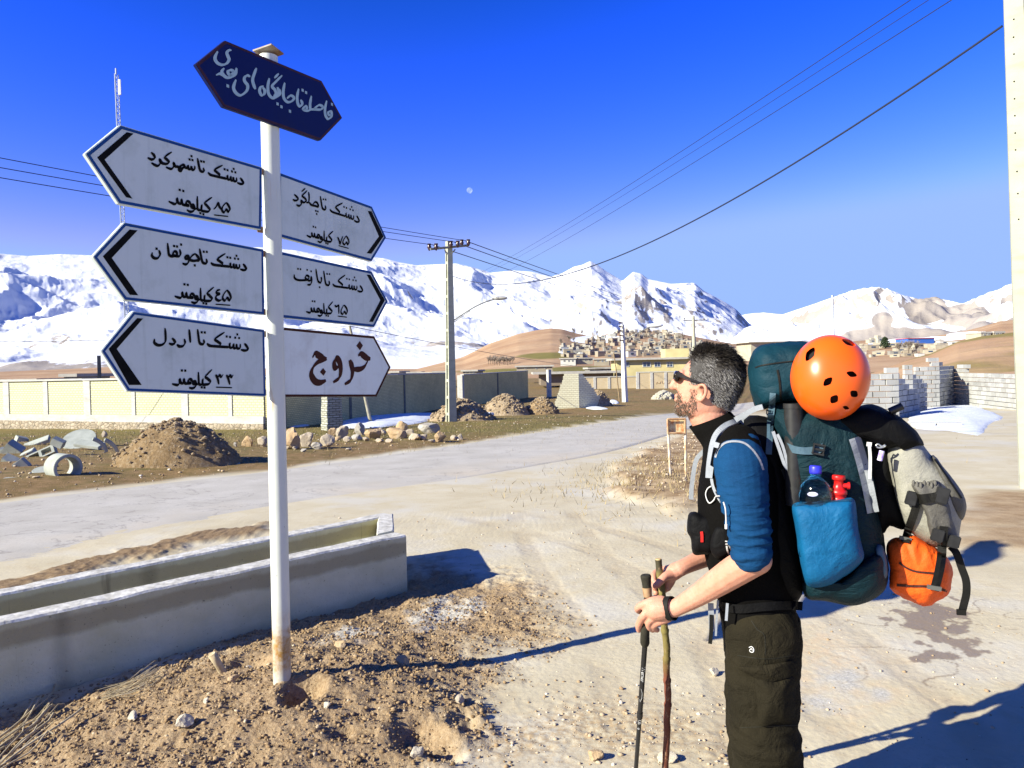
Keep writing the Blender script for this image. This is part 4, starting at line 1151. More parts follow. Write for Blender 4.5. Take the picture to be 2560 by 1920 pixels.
def strap_on(b, bv, path, w, th, n=30, mi=0, fallback=0.0, lift=0.0):
    """webbing laid on the surface bv along a path; w in photograph pixels"""
    pp = resamp([np.append(p, w if np.isscalar(w) else w[i]) for i, p in enumerate(path)], n); T = np.gradient(pp[:, :2], axis=0); T /= np.linalg.norm(T, axis=1, keepdims=True) + 1e-9
    V = []; last = None
    for p, t in zip(pp, T):
        nn = np.array([-t[1], t[0]])
        row = []
        for s in (-.5, 0, .5):
            q = p[:2] + nn * s * p[2]; h, d, ok = hit(bv, q[0], q[1], fallback)
            if last is not None and (not ok or abs(np.linalg.norm(h - CAM) - last) > .06): h = CAM + d * last
            last = np.linalg.norm(h - CAM); row.append((h, d))
        m_ = min(np.linalg.norm(row[0][0] - CAM), np.linalg.norm(row[1][0] - CAM))
        for (h, d) in row:
            V += [h - d * (th + lift), h + d * .004]
    Fc = []
    for i in range(n - 1):
        a = i * 6; c = (i + 1) * 6
        Fc += [[a, a + 2, c + 2, c], [a + 2, a + 4, c + 4, c + 2], [a + 1, c + 1, c + 3, a + 3], [a + 3, c + 3, c + 5, a + 5], [a, c, c + 1, a + 1], [a + 4, a + 5, c + 5, c + 4]]
    Fc += [[0, 1, 3, 2], [2, 3, 5, 4], [6 * n - 6, 6 * n - 4, 6 * n - 3, 6 * n - 5], [6 * n - 4, 6 * n - 2, 6 * n - 1, 6 * n - 3]]
    b.add(V, Fc, mi, False)
def strap_free(b, pts, w, th, mi=0):
    """pts = (x, y, off); w in pixels; flat side towards the viewer"""
    C = [P(*p) for p in pts]; C = resamp(C, max(8, len(C) * 5)); n = len(C)
    T = np.gradient(C, axis=0); wd = [np.cross(t / (np.linalg.norm(t) + 1e-9), EV) for t in T]
    b.ribbon(C, wd, w * MPP, th, mi)
def cr_closed(pts, n):
    Q = np.asarray(pts, float); m = len(Q); L = np.linalg.norm(np.roll(Q, -1, 0) - Q, axis=1); t = np.concatenate([[0], np.cumsum(L)]); out = []
    for s in np.linspace(0, t[-1], n, endpoint=False):
        i = int(np.clip(np.searchsorted(t, s, 'right') - 1, 0, m - 1)); f = (s - t[i]) / (L[i] + 1e-9)
        p0, p1, p2, p3 = Q[(i - 1) % m], Q[i], Q[(i + 1) % m], Q[(i + 2) % m]
        out.append(.5 * (2 * p1 + (p2 - p0) * f + (2 * p0 - 5 * p1 + 4 * p2 - p3) * f * f + (3 * p1 - p0 - 3 * p2 + p3) * f ** 3))
    return np.array(out)
def pillow(name, outline, off, half, mat, parent, ex=.55, n=84, rings=22, folds=0.0, fs=14, seed=1, box=.6, stretch=(1, 1, 1), smooth_corner=True, slant=0.0):
    """a stuffed bag: outline in the side view, rounded towards both sides"""
    Q = cr_closed(outline, n); c = Q.mean(0)
    V = []; th = np.linspace(-math.pi / 2 * .985, math.pi / 2 * .985, rings)
    for a in th:
        s = math.cos(a) ** ex; o = off + half * (abs(math.sin(a)) ** box) * math.copysign(1, a)
        for q in Q:
            p = c + (q - c) * s; V.append(P(p[0], p[1], o + slant * (p[1] - c[1]) * MPP))
    V = np.array(V)
    Fc = [[i * n + k, i * n + (k + 1) % n, (i + 1) * n + (k + 1) % n, (i + 1) * n + k] for i in range(rings - 1) for k in range(n)]
    Fc += [list(range(n))[::-1], [(rings - 1) * n + k for k in range(n)]]
    b = MB(); b.add(V, Fc, 0, True); me = b.mesh(name, mat)
    bm = bmesh.new(); bm.from_mesh(me); bmesh.ops.recalc_face_normals(bm, faces=bm.faces); bm.to_mesh(me); bm.free()
    if folds:
        M_ = np.stack([EL, EV, np.array([0, 0, 1.0])], 1)
        def f(co):
            q = (co @ M_) * fs * np.asarray(stretch)
            return folds * (1.3 * (1 - np.abs(fbm3(q + seed, 3, seed))) - .9 + .5 * fbm3(q * 2.2, 2, seed + 3))
        warp(me, f)
    ob = bpy.data.objects.new(name, me); COL.objects.link(ob)
    if parent is not None:
        ob.parent = parent; ob.matrix_parent_inverse = parent.matrix_world.inverted()
    return ob

def cloth(name, c1, c2=None, rough=.75, weave=900, wr=.5, wsc=14, wdist=.02, spec=.25, stretch=None, sheen=0.0):
    k = Mat(name, rough, spec)
    c2 = c2 or tuple(v * .75 for v in c1)
    cc = k.mix(k.ramp(k.noise(9, 5, .6), [(.35, 0), (.65, 1)]), c1, c2)
    k.color(k.mix(k.ramp(k.noise(300, 2), [(.4, 0), (.8, .35)]), cc, tuple(v * 1.6 + .003 for v in c1)))
    co = k.scale(stretch) if stretch else k.co
    h = k.math('ADD', k.math('MULTIPLY', k.noise(wsc, 5, .6, co=co, dist=.8), 1.0), k.math('MULTIPLY', k.noise(weave, 2), .04))
    k.bump(h, wr, wdist)
    if sheen: k.b.inputs["Sheen Weight"].default_value = sheen
    return k.m
TEAL = cloth("teal_nylon", (.0025, .021, .029), (.0015, .013, .019), .6, wr=.8, wsc=6.5, wdist=.05, spec=.16)
TEAL2 = cloth("blue_teal_nylon", (.003, .030, .046), (.002, .02, .032), .6, spec=.14)
POCKB = cloth("bright_blue_nylon", (.001, .085, .205), (.001, .066, .165), .6, wr=.6, wsc=9, wdist=.03, spec=.2)
BLACKN = cloth("black_nylon", (.0035, .0035, .004), (.002, .002, .0025), .7, spec=.12)
GREYN = cloth("grey_nylon", (.27, .26, .22), (.22, .215, .18), .7)
DGREYN = cloth("dark_grey_nylon", (.085, .08, .07), (.06, .056, .05), .6, spec=.35)
STRAPG = cloth("grey_webbing", (.26, .28, .31), (.21, .225, .25), .7, wr=.15)
STRAPB = cloth("black_webbing", (.010, .0095, .008), (.006, .006, .0055), .65, wr=.15, spec=.15)
STRAPT = cloth("slate_webbing", (.06, .11, .15), (.05, .09, .12), .6, wr=.15)
ORANGEB = cloth("orange_nylon", (.78, .105, .010), (.66, .085, .008), .6, wr=.45, wsc=18)
SHIRT = cloth("blue_wool", (.0035, .042, .118), (.003, .032, .094), .85, wr=.35, wsc=10, stretch=(1, 1, 3.2), spec=.12)
VEST = cloth("black_softshell", (.0035, .0032, .003), (.0025, .0022, .002), .9, wr=.25, spec=.06)
OLIVE = cloth("olive_trouser_cloth", (.0180, .0150, .0085), (.0115, .0098, .0058), .9, wr=.8, wsc=12, wdist=.03, spec=.08)
PLAST = simple("black_plastic", (.012, .012, .012), (.02, .02, .02), 40, .4, .5)
WHITEC = simple("white_cord", (.62, .62, .60), (.5, .5, .5), 60, .7)
REDP = simple("red_plastic", (.55, .012, .010), (.45, .01, .008), 30, .35, .5)
k = Mat("skin", .55, .35)
sk = k.mix(k.ramp(k.noise(18, 5, .6), [(.3, 0), (.7, 1)]), (.50, .225, .145), (.57, .285, .20))
sk = k.mix(k.ramp(k.noise(60, 3), [(.5, 0), (.75, .35)]), sk, (.46, .16, .11))
k.color(sk); k.bump(k.math('ADD', k.noise(120, 4), k.math('MULTIPLY', k.noise(30, 3), 1.2)), .22, .004)
k.b.inputs["Subsurface Weight"].default_value = .08; k.b.inputs["Subsurface Radius"].default_value = (.01, .004, .002)
SKIN = k.m

base = P(1915, 2212, 0); base[2] = 0
person = thing("person", "hiker in black vest and sunglasses looking at the sign post, hands on two sticks", "person", base)

# --- body: one continuous skin
B = MB()
head = [(225, 790, 985, .032), (262, 690, 1075, .050), (320, 630, 1165, .064), (400, 560, 1245, .072), (490, 470, 1318, .077), (590, 388, 1342, .079), (645, 350, 1350, .0785), (700, 352, 1345, .077), (770, 342, 1332, .075), (850, 336, 1305, .073),
        (900, 326, 1285, .071), (950, 318, 1262, .0695), (985, 306, 1240, .068), (1010, 316, 1225, .067), (1040, 306, 1205, .066), (1075, 318, 1190, .0645), (1120, 296, 1160, .062), (1180, 284, 1130, .059), (1235, 306, 1105, .055), (1275, 370, 1090, .052)]
neck = [(1230, 470, 1120, .056), (1340, 500, 1105, .057), (1420, 545, 1110, .058), (1540, 610, 1150, .062), (1660, 690, 1240, .070), (1780, 780, 1400, .10)]
loft(B, [(lambda f, k_: ((f + k_) / 2, (f - k_) / 2, EV * (hw * SC)))(P(*CH(xf, y)), P(*CH(xb, y))) for y, xf, xb, hw in head], 36, 2.25)
loft(B, [(lambda f, k_: ((f + k_) / 2, (f - k_) / 2, EV * (hw * SC)))(P(*CH(xf, y)), P(*CH(xb, y + 30))) for y, xf, xb, hw in neck], 30, 2.0)
def chp(x, y, off, r): return (*CH(x, y), off, r * .1627)
chain(B, [chp(372, 690, 0, 52), chp(308, 766, 0, 64), chp(266, 832, 0, 66)], 12)                    # nose
ball(B, P(*CH(318, 848), -.012), .0095); ball(B, P(*CH(318, 848), .012), .0095)
chain(B, [chp(405, 630, -.045, 48), chp(386, 628, 0, 48), chp(405, 630, .045, 48)], 10)             # brow
chain(B, [chp(330, 982, -.018, 30), chp(316, 984, 0, 34), chp(330, 982, .018, 30)], 10); chain(B, [chp(328, 1040, -.016, 32), chp(315, 1042, 0, 36), chp(328, 1040, .016, 32)], 10)   # lips
for sg in (-1, 1):                                                                                   # ears
    e = lambda x, y, o, r: (*CH(x, y), sg * o, r * .1627)
    chain(B, [e(655, 870, .070, 26), e(680, 818, .080, 24), e(730, 815, .086, 24), e(768, 870, .089, 26), e(762, 950, .088, 28), e(725, 1020, .083, 30), e(680, 1045, .076, 32), e(640, 1020, .072, 28)], 10)
    chain(B, [e(690, 900, .068, 40), e(705, 960, .068, 42), e(680, 1010, .070, 40)], 10)
# torso, pelvis, legs (inside the clothes)
vest_r = [(1072, 1768, 1880, .085), (1092, 1762, 1905, .140), (1118, 1760, 1925, .182), (1155, 1757, 1942, .198), (1228, 1747, 1956, .190), (1300, 1748, 1962, .176), (1400, 1768, 1968, .162), (1500, 1798, 1982, .158), (1560, 1806, 1994, .166), (1628, 1814, 1998, .172)]
loft(B, [(lambda f, k_: ((f + k_) / 2, (f - k_) / 2 * .93, EV * (hw * SC) * .93))(P(xf, y), P(xb, y)) for y, xf, xb, hw in vest_r], 30, 2.3)
for sg, dx in ((-1, 0), (1, -14)):
    chain(B, [(1912 + dx, 1590, sg * .092, 76), (1906 + dx, 1720, sg * .10, 62), (1912 + dx, 1850, sg * .10, 50), (1926 + dx, 2000, sg * .105, 46), (1938 + dx, 2130, sg * .11, 32), (1938 + dx, 2180, sg * .11, 30)])
    chain(B, [(1946 + dx, 2185, sg * .11, 30), (1900 + dx, 2190, sg * .115, 26), (1850 + dx, 2196, sg * .12, 18)])
# near arm
chain(B, [(1860, 1132, -.140, 38), (1854, 1175, -.200, 42), (1864, 1270, -.232, 38), (1882, 1370, -.246, 33), (1890, 1398, -.244, 33)])
chain(B, [(1892, 1399, -.244, 33), (1850, 1420, -.222, 35), (1800, 1452, -.180, 32), (1745, 1488, -.130, 26), (1700, 1514, -.096, 21.5), (1684, 1522, -.086, 21)])
# far arm
chain(B, [(1856, 1140, .140, 38), (1852, 1190, .200, 40), (1858, 1290, .215, 36), (1856, 1350, .205, 33)])
chain(B, [(1856, 1350, .205, 33), (1800, 1378, .165, 30), (1752, 1398, .110, 24), (1712, 1416, .060, 20), (1700, 1422, .050, 20)])
hn = lambda x, y, off, r: (*HN(x, y), off, r * .1808)
# near hand: back of the hand towards the viewer, fingers closed round the grip
OG = -.045                                                                     # depth of the grip
chain(B, [hn(1130, 890, -.086, 118), hn(1000, 890, -.082, 150), hn(900, 900, -.078, 158)])
chain(B, [hn(960, 800, -.074, 85), hn(860, 810, -.076, 84), hn(765, 830, -.072, 72)])
chain(B, [hn(980, 880, -.080, 85), hn(870, 900, -.082, 82), hn(775, 935, -.080, 66)])
chain(B, [hn(1000, 960, -.080, 82), hn(900, 990, -.080, 74), hn(825, 1035, -.078, 60)])
chain(B, [hn(1040, 1010, -.076, 76), hn(960, 1050, -.075, 66), hn(890, 1090, -.073, 54)])
chain(B, [hn(765, 828, -.072, 62), hn(685, 850, -.066, 54), hn(632, 892, -.046, 48), hn(650, 925, -.022, 44), hn(705, 935, -.010, 40)])
chain(B, [hn(775, 935, -.080, 60), hn(712, 1000, -.078, 54), hn(664, 1075, -.062, 50), hn(645, 1140, -.048, 46), hn(648, 1190, -.036, 40)])
chain(B, [hn(825, 1035, -.078, 56), hn(785, 1085, -.074, 50), hn(795, 1150, -.060, 46), hn(838, 1185, -.040, 42)])
chain(B, [hn(890, 1090, -.073, 50), hn(852, 1130, -.066, 46), hn(862, 1170, -.052, 42), hn(900, 1188, -.036, 38)])
chain(B, [hn(985, 800, -.060, 70), hn(905, 765, -.030, 60), hn(830, 770, -.012, 50), hn(770, 790, -.004, 44)])      # thumb, on the far side of the grip
# far hand: thumb towards the viewer, fingers round the far side of the stick
chain(B, [hn(1235, 330, .052, 105), hn(1150, 375, .050, 118), hn(1085, 420, .050, 112)])
chain(B, [hn(1120, 410, .040, 78), hn(1030, 440, .020, 62), hn(965, 495, .004, 56), hn(905, 560, -.004, 50), hn(872, 578, -.002, 42)])     # thumb
chain(B, [hn(1070, 350, .060, 66), hn(985, 360, .072, 54), hn(895, 390, .060, 48), hn(852, 440, .034, 46), hn(852, 505, .016, 42)])        # index
chain(B, [hn(1060, 440, .066, 64), hn(985, 470, .076, 52), hn(905, 500, .062, 46), hn(865, 545, .040, 44), hn(868, 600, .024, 40)])
chain(B, [hn(1055, 520, .064, 60), hn(990, 560, .074, 50), hn(915, 590, .062, 44), hn(876, 630, .040, 42), hn(882, 680, .026, 38)])
chain(B, [hn(1045, 590, .060, 54), hn(995, 640, .066, 46), hn(940, 665, .056, 40), hn(915, 690, .040, 38), hn(925, 720, .030, 34)])
chain(B, [hn(1090, 430, .056, 95), hn(1060, 530, .060, 84), hn(1040, 600, .058, 60)])
body = fuse(B, "body", SKIN, person, .0034, 3)
# skin tones that belong to the skin: redder ear, nose and knuckles
bb = bvh_of(body)

# --- clothes
b = MB()
loft(b, [(lambda f, k_: ((f + k_) / 2, (f - k_) / 2 * 1.03, EV * (hw * SC) * 1.03))(P(xf, y), P(xb, y)) for y, xf, xb, hw in vest_r], 40, 2.3)
loft(b, [(lambda f, k_: ((f + k_) / 2, (f - k_) / 2, EV * (hw * SC)))(P(*f_), P(*k2)) for f_, k2, hw in (((1760, 1120), (1900, 1100), .11), ((1741, 1092), (1856, 1062), .082), ((1728, 1076), (1832, 1034), .072))], 36, 2.1)
chain(b, [(1850, 1108, -.165, 44), (1852, 1126, -.185, 46)]); chain(b, [(1850, 1108, .165, 44), (1852, 1126, .185, 46)])
vest = fuse(b, "vest", VEST, person, .006, 3, lambda co: .004 * fbm3(co * 16, 3, 4))
# collar opening: the neck comes out of it, so a thin stand-up collar sits round it
b = MB(); seg = 40; V = []
for (f_, k2, hw) in (((1752, 1106), (1880, 1078), .098), ((1736, 1086), (1850, 1054), .080), ((1722, 1067), (1826, 1028), .072), ((1724.5, 1068), (1823.5, 1030), .0685), ((1738, 1087), (1846, 1057), .0765)):
    f = P(*f_); k_ = P(*k2); c = (f + k_) / 2; a = (f - k_) / 2
    for t in np.linspace(0, 2 * np.pi, seg, endpoint=False): V.append(c + a * math.cos(t) + EV * (hw * SC) * math.sin(t))
b.add(V, [[i * seg + q, i * seg + (q + 1) % seg, (i + 1) * seg + (q + 1) % seg, (i + 1) * seg + q] for i in range(4) for q in range(seg)], 0, True)
tag(b.build("collar", VEST, person), "open stand-up black collar")
# sleeve
b = MB()
chain(b, [(1852, 1118, -.175, 44), (1850, 1150, -.198, 58), (1856, 1200, -.214, 56), (1863, 1265, -.230, 49), (1872, 1325, -.242, 44), (1879, 1384, -.247, 41)], 24)
def sleeve_f(co):
    z = co[:, 2]; s = co @ EL
    low = sstep(1.42, 1.18, z)
    r = np.sin((z * 190 + 12 * fbm3(co * np.array([9, 9, 3]), 2, 4)) + s * 22)
    return low * (.0022 * r * (.4 + .6 * sstep(-.3, .4, fbm3(co * 14, 2, 8)))) + .005 * fbm3(co * np.array([10, 10, 22]), 3, 6) + .0075 * (1 - 2.2 * np.abs(fbm3(co * np.array([7, 7, 34]) + .5 * fbm3(co * 9, 2, 77)[:, None], 3, 9))) * low
slv = fuse(b, "shirt_sleeve", SHIRT, person, .0035, 2, sleeve_f)
b = MB()
chain(b, [(1850, 1118, .175, 44), (1850, 1160, .200, 54), (1852, 1230, .215, 48), (1856, 1335, .208, 40)], 20)
fuse(b, "shirt_sleeve", SHIRT, person, .006, 2, sleeve_f)
# armhole piping
b = MB(); strap_on(b, [bvh_of(slv), bvh_of(vest)], [GC(395, 420), GC(425, 330), GC(500, 260), GC(600, 238), GC(720, 258), GC(820, 340), GC(895, 450), GC(935, 560)], 5, .004, 30)
b.build("armhole_piping", STRAPG, person)
# trousers
b = MB()
loft(b, [(lambda f, k_: ((f + k_) / 2, (f - k_) / 2, EV * (hw * SC)))(P(xf, y), P(xb, y)) for y, xf, xb, hw in ((1545, 1812, 1998, .170), (1600, 1813, 2001, .178), (1650, 1820, 1992, .178), (1690, 1835, 1975, .15))], 30, 2.4)
chain(b, [(1908, 1585, -.085, 84), (1906, 1690, -.098, 80), (1908, 1780, -.104, 74), (1918, 1880, -.106, 74), (1928, 1990, -.108, 68), (1936, 2100, -.110, 62), (1938, 2160, -.110, 62)], 24)
chain(b, [(1902, 1585, .085, 84), (1893, 1690, .098, 78), (1891, 1780, .104, 71), (1898, 1880, .106, 71), (1908, 1990, .108, 66), (1918, 2100, .110, 61), (1922, 2160, .110, 61)], 24)
def tr_f(co):
    return .008 * (1 - np.abs(fbm3(co * np.array([7, 7, 11]) + 3, 3, 12))) - .005 + .007 * fbm3(co * np.array([5, 5, 9]), 3, 14) + .010 * (1 - 2 * np.abs(fbm3(co * np.array([5, 5, 13]) + 7, 3, 15))) * sstep(.95, .55, co[:, 2])
trs = fuse(b, "trousers", OLIVE, person, .0055, 2, tr_f); tb = bvh_of(trs)
def patch_on(b, bv, outline, th, n=22, puff=0.0):
    """a sewn-on pocket: outline in photograph pixels, laid on the surface"""
    Q = cr_closed(outline, 60); c = Q.mean(0); V = []; ss = [1.0, .985, .94, .8, .6, .35, .12]
    for j, s in enumerate(ss):
        for q in Q:
            p = c + (q - c) * s; h, d, ok = hit(bv, p[0], p[1]); t = (-.004 if j == 0 else th + puff * (1 - s * s)); V.append(h - d * t)
    m_ = 60; Fc = [[i * m_ + q, i * m_ + (q + 1) % m_, (i + 1) * m_ + (q + 1) % m_, (i + 1) * m_ + q] for i in range(len(ss) - 1) for q in range(m_)]; Fc.append([(len(ss) - 1) * m_ + q for q in range(m_)])
    b.add(V, Fc, 0, True)
b = MB(); patch_on(b, tb, [C7(1075, 1020), C7(1200, 1050), C7(1335, 1030), C7(1350, 1180), C7(1335, 1330), C7(1220, 1350), C7(1105, 1365), C7(1085, 1200)], .014, puff=.030)
b.build("cargo_pocket", OLIVE, person)
b = MB(); patch_on(b, tb, [C7(955, 962), C7(1150, 945), C7(1345, 925), C7(1345, 1010), C7(1240, 1055), C7(1130, 1066), C7(1040, 1020)], .022, puff=.014)
b.build("pocket_flap", OLIVE, person)
for pts in ([C7(1045, 640), C7(1085, 700), C7(1135, 745), C7(1142, 880)], [C7(950, 880), C7(1150, 905), C7(1340, 880)], [C7(970, 1380), C7(1150, 1372), C7(1370, 1362)]):
    b = MB(); strap_on(b, tb, pts, 2.2, .0016, 24); b.build("seam", cloth("seam_cloth", (.012, .011, .006)), person)
b = MB(); lg = []
for x, y in ((1030, 826), (1048, 820), (1062, 836), (1060, 856), (1044, 858), (1034, 846), (1046, 834), (1054, 846)): h, d, ok = hit(tb, *C7(x, y)); lg.append(h - d * .002)
b.tube(resamp(lg, 30), .0016, 6); b.build("leg_emblem", WHITEC, person)
b = MB(); h, d, ok = hit(tb, *C7(1162, 1080)); ball(b, h - d * .022, .007, (1.2, .7, .8)); b.build("pocket_toggle", PLAST, person)
# boots
for sg, dx in ((-1, 0), (1, -16)):
    b = MB()
    loft(b, [(P(1925 + dx, y, sg * .11) * np.array([1, 1, 0]) + EL * sh + np.array([0, 0, z]), EL * ln, EV * w) for y, z, sh, ln, w in ((2190, .004, .045, .150, .050), (2190, .03, .045, .150, .052), (2190, .07, .03, .125, .050), (2190, .11, -.005, .075, .048), (2190, .17, -.012, .062, .050))], 24, 2.3)
    b.build("boot", simple("boot_leather", (.05, .035, .025), (.035, .026, .02), 12, .6), person)

# --- hair and beard: many short strands on the head
hv = []
for y, xf, xb, hw in head: hv.append((y, xf, xb, hw))
hv = np.array(hv)
def head_point(y, th, grow=0.0):
    xf = np.interp(y, hv[:, 0], hv[:, 1]); xb = np.interp(y, hv[:, 0], hv[:, 2]); hw = np.interp(y, hv[:, 0], hv[:, 3])
    f = P(*CH(xf, y)); k_ = P(*CH(xb, y)); a = (f - k_) / 2; c = (f + k_) / 2
    e = 2 / 2.25; ct, s_ = math.cos(th), math.sin(th)
    u_ = spow(np.array([ct]), e)[0]; v_ = spow(np.array([s_]), e)[0]
    p = c + a * u_ + EV * (hw * SC) * v_
    nrm = a / np.dot(a, a) * spow(np.array([ct]), 2 - e)[0] + EV / (hw * SC) * spow(np.array([s_]), 2 - e)[0]
    nrm = nrm / np.linalg.norm(nrm); up = np.clip((560 - y) / 330, -.5, 1.6)
    nrm = nrm + np.array([0, 0, up]); nrm /= np.linalg.norm(nrm)
    xs = (c + a * u_); q = topx(xs)
    return p, nrm, (q - np.array([1640, 830])) / .1627
def inside(q, poly):
    x, y = q; r = False; n = len(poly)
    for i in range(n):
        (x1, y1), (x2, y2) = poly[i], poly[(i + 1) % n]
        if (y1 > y) != (y2 > y) and x < (x2 - x1) * (y - y1) / (y2 - y1) + x1: r = not r
    return r
hair_zone = [(600, 340), (540, 440), (515, 560), (528, 770), (600, 790), (760, 780), (820, 900), (840, 1060), (960, 1130), (1090, 1180), (1500, 1230), (1500, 100), (560, 100), (560, 330)]
beard_zone = [(240, 872), (330, 880), (385, 945), (420, 1060), (500, 1060), (545, 960), (520, 800), (600, 790), (640, 900), (640, 1040), (615, 1160), (520, 1275), (420, 1300), (240, 1300)]
def strands(zone, n, mk, name, mat, seed, yr):
    r = np.random.default_rng(seed); V = []; Fc = []; tone = []; cnt = 0; tries = 0
    while cnt < n and tries < n * 30:
        tries += 1
        y = r.uniform(*yr); th = r.uniform(-np.pi, np.pi)
        p, nr_, q = head_point(y, th)
        if not inside(q + r.normal(size=2) * 12, zone): continue
        path, w, tn = mk(p, nr_, q, r)
        m_ = len(path); b0 = len(V)
        t0 = path[-1] - path[0]; side = np.cross(t0, nr_); side /= np.linalg.norm(side) + 1e-9; o2 = np.cross(t0 / (np.linalg.norm(t0) + 1e-9), side)
        for i, c in enumerate(path):
            ww = w * (1 - .85 * i / (m_ - 1))
            for k3 in range(3):
                a_ = k3 * 2.094; V.append(c + side * ww * math.cos(a_) + o2 * ww * math.sin(a_)); tone.append(tn)
        for i in range(m_ - 1):
            for k3 in range(3): Fc.append([b0 + i * 3 + k3, b0 + i * 3 + (k3 + 1) % 3, b0 + (i + 1) * 3 + (k3 + 1) % 3, b0 + (i + 1) * 3 + k3])
        cnt += 1
    bm_ = MB(); bm_.add(V, Fc, 0, True); o = bm_.build(name, mat, person, recalc=False)
    at = o.data.attributes.new("tone", 'FLOAT', 'POINT'); at.data.foreach_set("value", np.array(tone, np.float32)); return o
BACK = -EL
def mk_hair(p, n_, q, r):
    top = sstep(520, 300, q[1] + .18 * (q[0] - 700)) if q[0] < 900 else sstep(620, 380, q[1] - .10 * (q[0] - 900))
    top = float(top); bk = float(sstep(900, 1200, q[0])); L = (.009 + .018 * top * (1 - .75 * bk) + r.normal() * (.002 + .003 * top)) * SC
    d = n_ * (.42 + .62 * top) + BACK * (.85 - .45 * top) + np.array([0, 0, -.75 + 1.15 * top]) + r.normal(size=3) * (.16 + .22 * top)
    d = d + bk * top * (BACK * .7 + np.array([0, 0, -.9])); d /= np.linalg.norm(d); bend = BACK * .4 + np.array([0, 0, -.7]) + r.normal(size=3) * .15
    path = [p - n_ * .001, p + d * L * .5 + n_ * .003, p + d * L + bend * L * .35]
    return path, .0011 + .0004 * r.random(), float(np.clip(.93 - .88 * top + r.normal() * .16 - .25 * (q[0] > 1200), 0, 1))
k = Mat("hair", .55, .25); k.color(k.ramp(k.attr("tone"), [(0, (.007, .005, .004)), (.45, (.035, .028, .023)), (.8, (.14, .13, .125)), (1, (.33, .32, .32))])); HAIR = k.m
strands(hair_zone, 9000, mk_hair, "hair", HAIR, 5, (232, 1200))
def mk_beard(p, n_, q, r):
    d = n_ * .5 + np.array([0, 0, -.7]) + EL * .15 + r.normal(size=3) * .25; d /= np.linalg.norm(d); L = r.uniform(.004, .009) * (1.0 if q[1] > 1050 else .6)
    return [p - n_ * .001, p + d * L * .5, p + d * L + np.array([0, 0, -.001])], .0009, float(np.clip(r.normal() * .22 + .45, 0, 1))
k = Mat("beard_hair", .55, .35); k.color(k.ramp(k.attr("tone"), [(0, (.03, .018, .010)), (.5, (.12, .078, .048)), (1, (.32, .26, .21))])); BEARD = k.m
strands(beard_zone, 2800, mk_beard, "beard", BEARD, 6, (868, 1285))
# scalp cap so that no skin shines through
V = []; Fc = []; ys = np.linspace(228, 1190, 46); ths = np.linspace(-np.pi, np.pi, 64, endpoint=False); ins = np.zeros((46, 64), bool)
for i, y in enumerate(ys):
    for j, t in enumerate(ths):
        p, n_, q = head_point(y, t); ins[i, j] = inside(q, hair_zone); V.append(p + n_ * .0035)
for i in range(45):
    for j in range(64):
        j2 = (j + 1) % 64
        if ins[i, j] and ins[i + 1, j] and ins[i, j2] and ins[i + 1, j2]: Fc.append([i * 64 + j, i * 64 + j2, (i + 1) * 64 + j2, (i + 1) * 64 + j])
c = np.mean(V[:64], axis=0); V.append(c + np.array([0, 0, .006])); Fc += [[64 * 46, (j + 1) % 64, j] for j in range(64)]
b = MB(); b.add(V, Fc, 0, True); b.build("hair_cap", simple("scalp_hair", (.022, .019, .017), (.05, .046, .044), 60, .7), person)

# --- sunglasses
sg_ = simple("dark_frame", (.012, .009, .008), (.02, .015, .012), 20, .25, .6)
b = MB(); b.tube(resamp([P(*CH(338, 632), -.060), P(*CH(308, 606), -.030), P(*CH(304, 612), 0), P(*CH(308, 606), .030), P(*CH(338, 632), .060)], 20), .0032, 8)
gl = b.build("sunglasses", sg_, person)
for s in (-1, 1):
    arm = [P(*CH(x, y), s * o) for x, y, o in ((335, 640, .060), (420, 680, .074), (540, 728, .081), (640, 765, .083), (720, 795, .083), (760, 830, .080))]
    b = MB(); b.ribbon(resamp(arm, 18), np.array([0, 0, 1.0]), list(np.interp(np.linspace(0, 1, 18), [0, .25, .6, 1], [.021, .011, .007, .005])), .004); b.build("temple_arm", sg_, gl)
b = MB()
for s in (-1, 1):
    pts = [P(*CH(x, y), s * o) for x, y, o in ((305, 605, .006), (302, 600, .030), (330, 605, .060), (345, 690, .062), (330, 755, .052), (296, 765, .030), (292, 740, .008))]
    C = np.mean(pts, axis=0); outer = cr_closed(pts, 28); V = []
    for sc, dz in ((1, 0), (.9, .004), (.5, .009)):
        for q in outer: V.append(C + (q - C) * sc + EL * dz)
    for sc, dz in ((.5, .004), (1, -.004)):
        for q in outer: V.append(C + (q - C) * sc + EL * dz)
    b.add(V, [[i * 28 + q, i * 28 + (q + 1) % 28, (i + 1) * 28 + (q + 1) % 28, (i + 1) * 28 + q] for i in range(4) for q in range(28)] + [[2 * 28 + q for q in range(28)]], 0, True)
b.build("lens", simple("dark_lens", (.010, .006, .005), None, rough=.08, spec=.7), gl)
gl.data.update()

